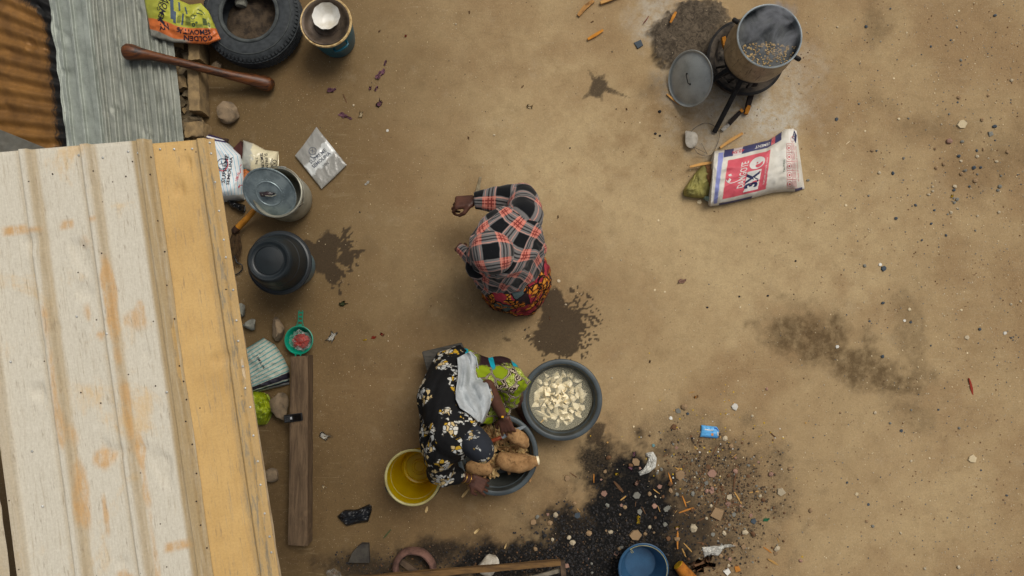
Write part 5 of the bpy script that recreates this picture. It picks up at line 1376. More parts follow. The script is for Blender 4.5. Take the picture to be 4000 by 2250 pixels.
def bar(name, a, b, w, h, mat=M_RAIL): return beam(name, P(*a), P(*b), w, h, rl, mat)
bar("rail", (1330, 2268, .30), (2190, 2197, .30), .034, .030); bar("cross_bar", (2196, 2190, .285), (2206, 2300, .285), .03, .03, M_DARKWOOD)
bar("lower_rail", (2060, 2262, .25), (2204, 2222, .26), .022, .02, plain("grey_timber", rgb(140, 130, 112), rgb(100, 92, 80), .9, 10, .4))
p = P(2178, 2196, .26); beam("leg", Vector((p.x, p.y, 0)), Vector((p.x, p.y, .27)), .035, .035, rl, M_DARKWOOD)
p = P(2190, 2300, .26); beam("leg", Vector((p.x, p.y, 0)), Vector((p.x, p.y, .27)), .035, .035, rl, M_DARKWOOD)
p = P(1340, 2300, .26); beam("leg", Vector((p.x, p.y, 0)), Vector((p.x, p.y, .27)), .035, .035, rl, M_DARKWOOD)
lg = thing("log", P(2690, 2240, 0), "short orange log with a yellow cut end next to the blue bucket", "log")
a, b = P(2650, 2207, .04), P(2740, 2310, .04)
obj("bark", MB().tube([a, a.lerp(b, .3), a.lerp(b, .7), b], [.036, .042, .044, .044], 14, jitter=.06), plain("orange_bark", rgb(170, 104, 26), rgb(110, 64, 18), .85, 14, .6, .008), lg)
dd = (a - b).normalized(); obj("cut_end", MB().tube([a + dd * .0008, a + dd * .004], [.034, .033], 14, jitter=.08), plain("yellow_heartwood", rgb(196, 156, 22), rgb(160, 120, 16), .8, 30, .4), lg)

# ================================================================== PEOPLE
M_SKIN = plain("dark_brown_skin", rgb(88, 55, 41), rgb(66, 40, 30), .5, 14, .15, .002, spec=.4, fine=220)
def hand(W, d, n, thumb_side, curl, size=1.0, spread=.0):
    """capsules of palm, four fingers of unequal length and a thumb; W wrist, d pointing direction, n back-of-hand normal"""
    W, d, n = Vector(W), Vector(d).normalized(), Vector(n).normalized()
    s = d.cross(n).normalized() * thumb_side; n = (s * thumb_side).cross(d).normalized()
    caps = []; k = size
    for o in (-.027, -.009, .009, .027): caps.append((W + d * .012 * k + s * o * .7 * k, .0155 * k, W + d * .082 * k + s * o * k, .0125 * k))
    for i, (o, ln, cc) in enumerate(((.033, .072, .9), (.0115, .080, 1.0), (-.0115, .074, 1.05), (-.033, .060, 1.1))):
        p = W + d * (.085 - .004 * abs(i - 1)) * k + s * o * k; a = 0.0; r = .0082 * k
        for j, (fr, bend) in enumerate(((.45, .7), (.3, 1.1), (.25, .8))):
            a += curl * cc * bend
            q = p + (d * math.cos(a) - n * math.sin(a) + s * spread * o * 8) * ln * fr * k
            caps.append((p, r, q, r * .92)); p = q; r *= .92
    p = W + d * .025 * k + s * .030 * k; q = p + (d * .55 + s * .55 - n * .35).normalized() * .036 * k
    caps.append((W + d * .012 * k + s * .015 * k, .014 * k, p, .013 * k)); caps.append((p, .0125 * k, q, .0105 * k))
    caps.append((q, .0105 * k, q + (d * .85 + s * .05 - n * .4 * curl).normalized() * .030 * k, .0085 * k))
    return caps
def face(c, f, up):
    """brow, nose, lips, chin and ears on a head centred at c, looking along f"""
    f, up = Vector(f).normalized(), Vector(up).normalized(); s = f.cross(up).normalized(); c = Vector(c)
    caps = [(c + f * .082 + up * .012, .011, c + f * .101 - up * .022, .014), (c + f * .075 - up * .055 - s * .016, .011, c + f * .075 - up * .055 + s * .016, .011),
            (c + f * .062 - up * .088, .022, c + f * .055 - up * .08, .03), (c + f * .074 + up * .028 - s * .03, .012, c + f * .074 + up * .028 + s * .03, .012)]
    for k in (-1, 1):
        caps.append((c + s * k * .072 + up * .015, .010, c + s * k * .076 - up * .03, .009)); caps.append((c + f * .060 - up * .02 + s * k * .04, .02, c + f * .05 - up * .05 + s * k * .036, .02))
    return caps

# ---------- woman in plaid -----------------------------------------------------------------
def plaid_mat():
    g = G("plaid_cotton"); uv = g.co('UV')
    wob = g.noise(7, 3, .5, uv, col=True)
    vv = g.node("ShaderNodeVectorMath", operation='MULTIPLY_ADD'); g.put(vv.inputs[0], wob); vv.inputs[1].default_value = (.028, .028, 0); g.put(vv.inputs[2], uv)
    x, y, _ = g.sep(g.mapping(vv.outputs[0], rot=(0, 0, R(-8)), loc=(.028, .030, 0)))
    per = .168
    def zone(t, a, b, e=.012): return g.m('MULTIPLY', g.ss(t, a - e, a + e), g.ss(t, b + e, b - e))
    tx, ty = g.m('FRACT', g.m('ADD', g.m('DIVIDE', x, per), 20)), g.m('FRACT', g.m('ADD', g.m('DIVIDE', y, per), 20))
    bx, by = zone(tx, .50, .985), zone(ty, .50, .985)
    dx = g.m('MAXIMUM', zone(tx, .62, .67), zone(tx, .74, .79)); dy = g.m('MAXIMUM', zone(ty, .62, .67), zone(ty, .74, .79))
    px = g.m('MAXIMUM', zone(tx, .525, .55), zone(tx, .885, .905)); py = g.m('MAXIMUM', zone(ty, .525, .55), zone(ty, .885, .905))
    black, grey, pink = rgb(13, 15, 18), rgb(112, 109, 107), rgb(196, 114, 98)
    c = g.mix(g.m('MAXIMUM', bx, by), black, grey)
    c = g.mix(g.m('MULTIPLY', bx, by), c, pink)
    dark = g.mix(g.m('MULTIPLY', bx, by), rgb(22, 22, 26), rgb(112, 40, 36))
    c = g.mix(g.m('MULTIPLY', g.m('MAXIMUM', dx, dy), .92), c, dark)
    c = g.mix(g.m('MULTIPLY', g.m('MAXIMUM', px, py), .75), c, rgb(214, 150, 132))
    tw = g.noise(700, 1, .5, uv); c = g.mix(.4, c, g.mix(tw, (.1,) * 3, (.9,) * 3), 'OVERLAY')
    return g.fin(c, .9, g.bump(g.noise(26, 4, .6, uv), .35, .008), spec=.15, Sheen_Weight=.15)
M_PLAID = plaid_mat()
def wax_mat():
    g = G("wax_print_skirt"); co = g.co(); v = g.mapping(co, scale=(1, 1, .75))
    wob = g.noise(6, 3, .6, v, col=True)
    vv = g.node("ShaderNodeVectorMath", operation='MULTIPLY_ADD'); g.put(vv.inputs[0], wob); vv.inputs[1].default_value = (.09,) * 3; g.put(vv.inputs[2], v); v = vv.outputs[0]
    cell = g.sep(g.voro(9, 'F1', 'Color', v))[0]; ed = g.voro(9, 'DISTANCE_TO_EDGE', 'Distance', v)
    hatch = g.wave(70, v, 6, 2, 'DIAGONAL')
    c = g.ramp(cell, [(0, rgb(168, 50, 66)), (.30, rgb(58, 40, 50)), (.52, rgb(84, 100, 100)), (.70, rgb(178, 58, 72)), (.86, rgb(48, 36, 40))], 'CONSTANT')
    c = g.mix(g.m('MULTIPLY', g.ss(hatch, .5, .8), .45), c, rgb(30, 20, 26))
    leafv = g.mapping(v, scale=(1, 1, 1), loc=(3, 1, 0)); lf = g.voro(26, 'F1', 'Distance', leafv); le = g.voro(26, 'DISTANCE_TO_EDGE', 'Distance', leafv)
    band = g.ss(g.m('ABSOLUTE', g.m('SUBTRACT', g.noise(7, 2, .5, g.mapping(co, loc=(5, 2, 1))), .5)), .075, .05)
    leaf = g.m('MULTIPLY', band, g.ss(le, .05, .11))
    c = g.mix(band, c, rgb(24, 18, 22)); c = g.mix(leaf, c, g.mix(g.ss(lf, .2, .5), rgb(226, 160, 62), rgb(196, 112, 34)))
    c = g.mix(g.ss(ed, .05, .02), c, rgb(22, 17, 20))
    return g.fin(c, .85, g.bump(g.noise(24, 4, .6), .35, .008), spec=.15)
M_WAX = wax_mat()
rv, fv = Vector((.67, .74, 0)).normalized(), Vector((-.74, .67, 0)).normalized()
H0, S0 = P(1922, 988, .83), P(1972, 950, .64); HIP, HEM = Vector((.0, .285, 0)), Vector((.025, .262, 0))
w1 = thing("person", Vector((.02, .26, 0)), "crouching person under a black, grey and salmon plaid veil, one arm stretched out", "person")
def stack(rings, nphi, nrow, fold, cap=False):
    """rings: (z, centre, half width along rv, half depth along fv). azimuthal UV in metres from the crown"""
    zs = np.linspace(0, 1, len(rings)); t = np.linspace(0, 1, nrow)
    arr = np.array([(r[0], r[1][0], r[1][1], r[2], r[3]) for r in rings])
    L = np.concatenate([[0], np.cumsum(np.linalg.norm(np.diff(np.stack([arr[:, 0], arr[:, 3]], -1), axis=0), axis=1))]); L /= L[-1]
    cur = np.stack([np.interp(t, L, arr[:, k]) for k in range(5)], -1)
    for _ in range(3): cur[1:-1] = .25 * cur[:-2] + .5 * cur[1:-1] + .25 * cur[2:]
    pts = np.zeros((nrow, nphi, 3)); ph = np.linspace(0, 2 * math.pi, nphi, endpoint=False)
    for j in range(nrow):
        z, cx, cy, a, b = cur[j]
        k = fold(ph, t[j], z)
        x, y = a * np.cos(ph) * (1 + k), b * np.sin(ph) * (1 + k)
        pts[j, :, 0] = cx + x * rv.x + y * fv.x; pts[j, :, 1] = cy + x * rv.y + y * fv.y; pts[j, :, 2] = z + .3 * np.abs(k) * .02
    seg = np.linalg.norm(np.diff(pts, axis=0), axis=2); arc = np.concatenate([np.zeros((1, nphi)), np.cumsum(seg, axis=0)])
    wa = np.arctan2(rv.y * np.cos(ph) + fv.y * np.sin(ph), rv.x * np.cos(ph) + fv.x * np.sin(ph))
    uv = np.stack([arc * np.cos(wa), arc * np.sin(wa)], -1)
    mb = MB(); mb.grid(pts.reshape(-1, 3), uv.reshape(-1, 2), nphi, nrow, wrap=True, flip=True)
    return mb
def lerp2(a, b, t): return a.lerp(b, t)
def fold_veil(ph, t, z):
    amp = np.interp(z, [.30, .45, .60, .70, .76, .80], [.11, .10, .085, .09, .08, .04])
    q = fbm(ph * 1.9 + 3.5 * z + 3, ph * 0 + z * 5.2, 3, 4) - .5
    q2 = np.abs(fbm(ph * 3.1 - 6.5 * z, ph * 0 + z * 7.0, 2, 14) - .5)
    w = sst(np.minimum(ph, 2 * math.pi - ph), 0, .5)
    return amp * (2.2 * q - 2.6 * q2 + .3) * (.2 + .8 * w)
VB, VH = P(1990, 1000, .5), P(1972, 1022, .36)
scarf1 = [(.950, H0, .001, .001), (.948, H0, .034, .036), (.938, H0, .066, .070), (.915, H0, .095, .100), (.880, H0, .112, .118), (.840, H0, .118, .125), (.800, H0, .116, .122), (.770, H0, .110, .115), (.745, lerp2(H0, S0, .1), .104, .108), (.72, lerp2(H0, S0, .2), .09, .09)]
def fold_head(ph, t, z): return np.interp(z, [.72, .78, .84, .95], [.03, .03, .012, 0]) * 2 * (fbm(ph * 2.2, ph * 0 + z * 9, 3, 6) - .5) * (.2 + .8 * sst(np.minimum(ph, 2 * math.pi - ph), 0, .5))
o = obj("plaid_headscarf", stack(scarf1, 160, 70, fold_head), M_PLAID, w1, angle=179); solid(o, .003, -1)
veil = [(.792, lerp2(H0, S0, .1), .108, .112), (.785, lerp2(H0, S0, .14), .128, .134), (.765, lerp2(H0, S0, .3), .152, .150), (.735, lerp2(H0, S0, .65), .188, .168),
        (.695, lerp2(H0, S0, .9), .215, .182), (.64, lerp2(S0, VB, .2), .235, .205), (.56, lerp2(S0, VB, .7), .240, .215), (.46, lerp2(VB, VH, .3), .236, .208), (.37, VH, .238, .215), (.32, VH, .236, .214)]
mbv = stack(veil, 220, 110, fold_veil)
_c, _s = math.cos(.75), math.sin(.75); mbv.uv = [((u * 1 + .11 * u / max(.001, math.hypot(u, v))) * _c - (v + .11 * v / max(.001, math.hypot(u, v))) * _s + .06, (u + .11 * u / max(.001, math.hypot(u, v))) * _s + (v + .11 * v / max(.001, math.hypot(u, v))) * _c + .03) for u, v in mbv.uv]
o = obj("plaid_veil", mbv, M_PLAID, w1, angle=179); solid(o, .003, -1)
def fold_skirt(ph, t, z):
    return np.interp(z, [.03, .3, .5], [.11, .09, .04]) * (2.4 * (fbm(ph * 2.4, ph * 0 + z * 1.8, 3, 24) - .5) - 1.2 * np.abs(fbm(ph * 5, ph * 0 + z * 3, 2, 34) - .5)) * (.2 + .8 * sst(np.minimum(ph, 2 * math.pi - ph), 0, .4))
skirt = [(.52, HIP, .10, .10), (.50, HIP, .15, .14), (.45, HIP, .185, .18), (.36, lerp2(HIP, HEM, .3), .212, .21), (.22, lerp2(HIP, HEM, .7), .232, .232), (.10, HEM, .240, .240), (.015, HEM, .246, .244)]
o = obj("print_skirt", stack(skirt, 160, 60, fold_skirt), M_WAX, w1, angle=179); solid(o, .003, -1)
RS, RE, RWR = P(2050, 856, .62), P(2042, 770, .42), P(1852, 785, .40)
LS, LE, LWR = P(1868, 1050, .60), P(1848, 1012, .44), P(1815, 985, .40)
def sleeve(name, pts, rads, mat, parent, seg=40, seed=0, rows=60):
    """cloth tube with gathered folds; UV in metres (round, along)"""
    pts = [Vector(p) for p in pts]; n = len(pts); d = [0.0]
    for i in range(1, n): d.append(d[-1] + (pts[i] - pts[i - 1]).length)
    tt = np.linspace(0, d[-1], rows); C = np.stack([np.interp(tt, d, [p[k] for p in pts]) for k in range(3)], -1); Rr = np.interp(tt, d, rads)
    for _ in range(6): C[1:-1] = .25 * C[:-2] + .5 * C[1:-1] + .25 * C[2:]
    out, uvs = [], []
    for j in range(rows):
        t = Vector(C[min(j + 1, rows - 1)] - C[max(j - 1, 0)]).normalized(); a = t.cross(Vector((.1, .1, 1))).normalized(); b = a.cross(t)
        for k in range(seg):
            th = 2 * math.pi * k / seg
            f = 1 + .10 * float(fbm(np.array(tt[j] * 22 + .8 * math.sin(th)), np.array(1.2 * math.cos(th) + seed), 3, seed) - .5) * 2 + .05 * math.sin(3 * th + 9 * tt[j])
            out.append(Vector(C[j]) + (a * math.cos(th) + b * math.sin(th)) * Rr[j] * f); uvs.append((.5 + th * .065, tt[j] + .3))
    mb = MB(); mb.grid(out, uvs, seg, rows, wrap=True)
    o = obj(name, mb, mat, parent, angle=179); solid(o, .0025, -1); return o
sleeve("sleeve", [S0.lerp(RS, .5), RS, RS.lerp(RE, .5), RE, RE.lerp(RWR, .5), RWR + (RE - RWR) * .02], [.085, .105, .100, .092, .078, .050], M_PLAID, w1, seed=3)
sleeve("sleeve", [S0.lerp(LS, .5), LS, LS.lerp(LE, .5), LE, LE.lerp(LWR, .6), LWR + (LWR - LE) * .5], [.07, .07, .056, .048, .040, .030], M_PLAID, w1, seed=7)
headc = H0 + Vector((0, 0, -.005)) + fv * .012
hipc = HIP + Vector((0, 0, .28))
caps = [(headc - Vector((0, 0, .07)) - fv * .03, .05, S0 + Vector((0, 0, .02)), .05), (S0 + Vector((0, 0, -.03)), .095, S0.lerp(hipc, .6), .10), (S0.lerp(hipc, .6), .10, hipc, .12), (RS, .05, LS, .05),
        (RS, .048, RE, .040), (RE, .040, RWR, .026), (LS, .048, LE, .038), (LE, .036, LWR, .024)]
for k in (-1, 1):
    hp, kn, an = hipc + rv * k * .07, HIP + rv * k * .09 + fv * .14 + Vector((0, 0, .36)), HEM + rv * k * .085 + fv * .02 + Vector((0, 0, .08))
    caps += [(hp, .085, kn, .05), (kn, .05, an, .034), (an, .034, an + Vector((0, 0, -.045)) - fv * .03, .03), (an + Vector((0, 0, -.05)), .03, an + fv * .13 + Vector((0, 0, -.058)), .02)]
caps += face(headc, fv, (0, 0, 1))
rh = (P(1790, 792, .385) - RWR).normalized()
caps += hand(RWR, rh, Vector((-.1, .5, .85)), -1, 1.1, 1.3)
caps += hand(LWR, (LWR - LE).normalized(), Vector((0, 0, 1)), 1, 1.2, .8)
body = remesh(caps, .0045, 3, [(headc, (.076, .092, .108), Matrix.Rotation(math.atan2(fv.y, fv.x) - math.pi / 2, 3, 'Z'))])
obj("body", rebase(body, ORIGIN[w1.name]), M_SKIN, w1)
M_EYE = plain("eye", rgb(210, 205, 195), rgb(190, 185, 175), .2, 5, 0)
for k in (-1, 1): obj("eye", MB().sphere(headc + fv * .078 + rv * k * .032 + Vector((0, 0, .008)), .011, 10, 8), M_EYE, w1)
mb = stone_mb(P(1822, 808, .375), (.026, .016, .014), 31, 3, .8, False)
tag(obj("onion_piece", mb, plain("red_onion", rgb(150, 50, 70), rgb(190, 130, 100), .5, 40, .2), None), "reddish onion piece held in the hand of the person in plaid", "onion")

# ---------- seated woman -------------------------------------------------------------------
def floral_mat(name, dens, seed=0.0, blk=rgb(15, 15, 16), small=0.0):
    g = G(name); v = g.mapping(g.co(), loc=(seed, seed * .7, seed * .3))
    wob = g.noise(26, 2, .5, v, col=True)
    vv = g.node("ShaderNodeVectorMath", operation='MULTIPLY_ADD'); g.put(vv.inputs[0], wob); vv.inputs[1].default_value = (.022,) * 3; g.put(vv.inputs[2], v); v2 = vv.outputs[0]
    clus = g.m('SUBTRACT', g.voro(10, 'F1', 'Distance', v), g.m('MULTIPLY', g.m('SUBTRACT', g.noise(11, 4, .65, v), .5), 1.1))
    cm = g.ss(clus, dens + .05, dens - .02)
    ed = g.voro(40, 'DISTANCE_TO_EDGE', 'Distance', v2); cc = g.sep(g.voro(40, 'F1', 'Color', v2))
    dist = g.voro(40, 'F1', 'Distance', v2)
    petal = g.m('MULTIPLY', g.m('MULTIPLY', cm, g.ss(ed, .045, .10)), g.m('GREATER_THAN', cc[1], .22))
    pc_ = g.ramp(cc[0], [(0, rgb(200, 198, 188)), (.34, rgb(196, 172, 122)), (.56, rgb(186, 188, 184)), (.74, rgb(190, 150, 40)), (.87, rgb(206, 194, 168))], 'CONSTANT')
    pc_ = g.mix(g.m('MULTIPLY', g.ss(dist, .30, .05), .35), pc_, rgb(120, 112, 104))
    c = g.mix(petal, g.mix(g.noise(9, 3, .6), blk, tuple(x * 1.7 for x in blk)), pc_)
    return g.fin(c, .82, g.bump(g.noise(18, 4, .6), .3, .01), spec=.2)
M_FLOR, M_FLORH = floral_mat("black_floral_cotton", .45), floral_mat("black_floral_scarf", .30, 3.3, rgb(33, 36, 42))
HP, SHC, SR, SL = P(1764, 1446, .32), P(1768, 1690, .70), P(1722, 1752, .67), P(1815, 1640, .67)
HD = P(1862, 1738, .76)
w2 = thing("person", P(1750, 1450, 0), "seated person in a black floral dress and headscarf peeling yams", "person")
EL, WL = P(1905, 1508, .47), P(1966, 1628, .37)
ER, WR_ = P(1722, 1838, .47), P(1838, 1872, .36)
hdir = (HD - P(1778, 1698, .68)).normalized()
ff = Vector((.76, -.65, 0)).normalized()
upv = Vector((ff.x * .75, ff.y * .75, .66)).normalized()              # crown tips forward
look = Vector((ff.x * .66, ff.y * .66, -.75)).normalized()
caps = [(HP, .095, HP.lerp(SHC, .5) + Vector((0, 0, .02)), .115), (HP.lerp(SHC, .5) + Vector((0, 0, .02)), .115, SHC, .10), (SR, .05, SL, .05), (SHC, .055, HD - upv * .07, .05),
        (SR, .048, ER, .042), (ER, .042, WR_, .027), (SL, .048, EL, .042), (EL, .042, EL.lerp(WL, .45), .041), (EL.lerp(WL, .45), .041, WL, .027)]
KL, FL = P(1995, 1488, .36), P(2035, 1600, .06)
KR, FR = P(1850, 1600, .34), P(1745, 1770, .05)
HL, HR = P(1800, 1440, .29), P(1760, 1465, .29)
caps += [(HL, .075, KL, .06), (KL, .06, FL, .036), (FL, .034, FL + Vector((.05, -.10, -.02)), .024), (HR, .075, KR, .06), (KR, .06, FR, .036), (FR, .034, FR + Vector((.06, -.09, -.015)), .024)]
caps += face(HD, look, upv)
LH = (P(1985, 1690, .32) - WL).normalized()
caps += hand(WL, LH, Vector((-.25, .2, .95)), 1, .38, 1.18, .35)
RH = (P(1878, 1893, .33) - WR_).normalized()
caps += hand(WR_, RH, Vector((.1, .25, .95)), 1, .5, 1.18, .3)
rotH = Matrix((upv.cross(look).normalized(), look, upv)).transposed()
body = remesh(caps, .0045, 3, [(HD, (.074, .090, .108), rotH)])
obj("body", rebase(body, ORIGIN[w2.name]), M_SKIN, w2)
for k in (-1, 1): obj("eye", MB().sphere(HD + look * .076 + upv.cross(look).normalized() * k * .032 + upv * .008, .011, 10, 8), M_EYE, w2)
mid = P(1738, 1560, .52)
dc = [(P(1786, 1404, .30), .088, P(1764, 1446, .33), .135), (P(1764, 1446, .33), .135, mid, .165), (mid, .165, SHC, .135), (SHC + Vector((0, 0, -.03)), .125, P(1760, 1730, .62), .12), (SR, .10, ER, .088), (ER, .086, P(1782, 1858, .43), .058), (SL, .085, EL.lerp(SL, .25), .065),
      (P(1690, 1560, .42), .10, P(1700, 1740, .50), .09)]
def folds(sc, amp, seed, axis=(1, 0, 0)):
    def f(co, no):
        q = co @ np.array(axis); r = co @ np.array((-axis[1], axis[0], 0))
        a = np.abs(fbm(q * sc, r * sc * .35 + co[:, 2] * sc * .4, 3, seed) - .5)
        b = fbm(q * sc * .5 + 9, r * sc * .5 + co[:, 2] * sc * .5, 3, seed + 5) - .5
        return amp * (b * 1.6 - a * 2.2 + .25)
    return f
dress = displace(remesh(dc, .009, 10), folds(13, .020, 44, (.9, -.35, 0)))
_dv = [v.co.copy() for v in dress.vertices]; _dp = [tuple(p.vertices) for p in dress.polygons]
obj("floral_dress", rebase(dress, ORIGIN[w2.name]), M_FLOR, w2)
hc = [(P(1812, 1712, .71), .085, HD - upv * .045, .086)]
scarf = displace(remesh(hc, .007, 8, [(HD + upv * .004, (.084, .098, .118), rotH)]), folds(16, .007, 54))
obj("headscarf", rebase(scarf, ORIGIN[w2.name]), M_FLORH, w2)
hood = [(P(1770, 1668, .71), .03, P(1800, 1650, .735), .032), (P(1800, 1650, .735), .032, P(1842, 1662, .74), .028), (P(1770, 1668, .71), .03, P(1770, 1715, .73), .034), (P(1770, 1715, .73), .034, P(1785, 1770, .72), .03)]
obj("scarf_drape", rebase(displace(remesh(hood, .007, 8), folds(18, .008, 57)), ORIGIN[w2.name]), M_FLOR, w2)
# wrapper over the legs
g = G("lime_wax_wrapper"); co = g.co(); wob = g.noise(9, 3, .6, col=True)
vv = g.node("ShaderNodeVectorMath", operation='MULTIPLY_ADD'); g.put(vv.inputs[0], wob); vv.inputs[1].default_value = (.06,) * 3; g.put(vv.inputs[2], co); v = vv.outputs[0]
ed = g.voro(11, 'DISTANCE_TO_EDGE', 'Distance', v); cell = g.sep(g.voro(11, 'F1', 'Color', v))[0]
crk = g.voro(90, 'DISTANCE_TO_EDGE', 'Distance', co)
c = g.mix(g.noise(8, 3, .5), rgb(140, 158, 18), rgb(112, 130, 12))
c = g.mix(g.m('MULTIPLY', g.m('GREATER_THAN', cell, .6), g.ss(crk, .10, .04)), c, rgb(196, 200, 120))
c = g.mix(g.ss(ed, .085, .075), c, rgb(46, 26, 26)); c = g.mix(g.m('MULTIPLY', g.ss(ed, .055, .047), g.ss(ed, .018, .026)), c, rgb(190, 176, 150))
sx, sy, sz = g.sep(co)
top = g.ss(g.m('ADD', sy, g.m('MULTIPLY', g.m('SUBTRACT', g.noise(14, 4, .6), .5), .16)), .045, .07)
c = g.mix(g.m('MULTIPLY', top, g.ss(sx, .18, .24)), c, rgb(42, 24, 26))
c = g.mix(g.m('MULTIPLY', top, g.ss(g.m('ABSOLUTE', g.m('SUBTRACT', g.m('FRACT', g.m('MULTIPLY', g.m('ADD', sx, g.m('MULTIPLY', sy, .4)), 7.5)), .5)), .12, .09)), c, rgb(14, 150, 168))
g.fin(c, .8, g.bump(g.noise(20, 4, .6), .35, .01), spec=.2)
wc = [(P(1800, 1430, .30), .12, KL + Vector((0, 0, .0)), .085), (P(1880, 1440, .30), .09, P(1960, 1440, .25), .07), (KL, .08, P(2035, 1500, .30), .045), (P(2035, 1500, .30), .04, P(2066, 1494, .29), .016), (KL, .075, P(2000, 1570, .24), .05), (P(2000, 1570, .24), .045, P(2018, 1580, .22), .022), (P(1860, 1480, .32), .11, P(1930, 1600, .26), .07), (P(1930, 1600, .26), .065, P(1980, 1610, .22), .035), (KR, .09, P(1920, 1625, .25), .05), (P(1990, 1450, .26), .05, P(2010, 1465, .2), .04)]
wrap = displace(remesh(wc, .009, 6), folds(15, .022, 64, (.5, .85, 0)))
obj("print_wrapper", rebase(wrap, ORIGIN[w2.name]), g.mat, w2)
# grey shawl draped over back and left shoulder
bv = BVHTree.FromPolygons(_dv, _dp)
lp_ = [(1786, 1398), (1789, 1435), (1788, 1475), (1779, 1530), (1780, 1560), (1796, 1594), (1836, 1618), (1868, 1646)]
rp_ = [(1838, 1371), (1862, 1396), (1870, 1440), (1877, 1478), (1906, 1500), (1922, 1548), (1910, 1596), (1882, 1654)]
nu, nv = 60, 80; Zs = np.zeros((nv, nu)); UVg = np.zeros((nv, nu, 2))
for j in range(nv):
    a, b = poly_at(lp_, j / (nv - 1)), poly_at(rp_, j / (nv - 1))
    for i in range(nu):
        s = i / (nu - 1); u, v = a[0] + (b[0] - a[0]) * s, a[1] + (b[1] - a[1]) * s; UVg[j, i] = (u, v)
        o_ = P(u, v, 1.2); d_ = (P(u, v, 0) - o_).normalized(); h = bv.ray_cast(o_, d_)
        Zs[j, i] = h[0].z if h[0] else .40
hit = Zs.copy()
for _ in range(60):
    Zp = np.pad(Zs, 1, mode='edge'); Zs = np.maximum(hit, (Zp[:-2, 1:-1] + Zp[2:, 1:-1] + Zp[1:-1, :-2] + Zp[1:-1, 2:]) / 4)
pts, uvs = [], []
for j in range(nv):
    for i in range(nu):
        s, t = i / (nu - 1), j / (nv - 1)
        fo = .017 * math.sin(s * 17 + 1.2 * math.sin(t * 4) + .6) * (.35 + .65 * math.sin(math.pi * min(1, t * 1.1))) + .010 * float(fbm(np.array(s * 6.), np.array(t * 5.), 3, 71) - .5) * 2 + .012 * (1 - abs(math.sin(s * 6 + t * 1.5)))
        pts.append(P(UVg[j, i, 0], UVg[j, i, 1], Zs[j, i] + .014 + fo)); uvs.append((s * .25 + .01, t * .5))
mb = MB().grid(pts, uvs, nu, nv, flip=True)
M_SHAWL = plain("pale_grey_jersey", rgb(180, 185, 186), rgb(154, 160, 162), .9, 16, .3, .006, fine=240, spec=.15)
o = obj("grey_shawl", mb, M_SHAWL, w2, angle=179); solid(o, .004, 1)
M_GOLD = plain("gold_metal", rgb(206, 160, 80), rgb(150, 110, 50), .3, 30, 0, metal=.7)
def ringaround(name, a, b, t, r, rad, mat, parent):
    a, b = Vector(a), Vector(b); d = (b - a).normalized(); s = d.cross(Vector((0, 0, 1))).normalized(); n = s.cross(d); c = a.lerp(b, t)
    pts = [c + s * r * math.cos(2 * math.pi * k / 24) + n * r * math.sin(2 * math.pi * k / 24) for k in range(25)]
    return obj(name, MB().tube(pts, rad, 6, cap=False), mat, parent)
ringaround("bracelet", ER, WR_, .78, .033, .0022, M_GOLD, w2); ringaround("bracelet", ER, WR_, .93, .032, .002, M_GOLD, w2); ringaround("bracelet", EL, WL, .96, .031, .003, M_BLACKP, w2)
obj("bracelet_charm", MB().box(P(1963, 1628, .405), (.014, .012, .006)), plain("yellow_bead", rgb(226, 166, 20), None, .4, 20, 0), w2)

st = thing("wooden_stool", P(1740, 1410, 0), "low dark wooden plank stool under the seated person", "stool")
q = [P(1646, 1374, .20), P(1802, 1338, .20), P(1850, 1440, .20), P(1672, 1470, .20)]
mb = MB(); mb.prism([tuple(p.xy) for p in q][::-1], .165, .20, .985)
M_STOOL = plain("dark_grey_plank", rgb(84, 80, 72), rgb(54, 52, 48), .85, 9, .4, stretch=(1, 4, 1))
o = obj("seat", mb, M_STOOL, st, smooth=False); bevel(o, .006)
for a, b in ((q[0].lerp(q[1], .15), q[3].lerp(q[2], .15)), (q[0].lerp(q[1], .85), q[3].lerp(q[2], .85))):
    a, b = a.lerp(b, .08), a.lerp(b, .92); a.z = b.z = .082
    beam("leg", a, b, .03, .164, st, M_STOOL)

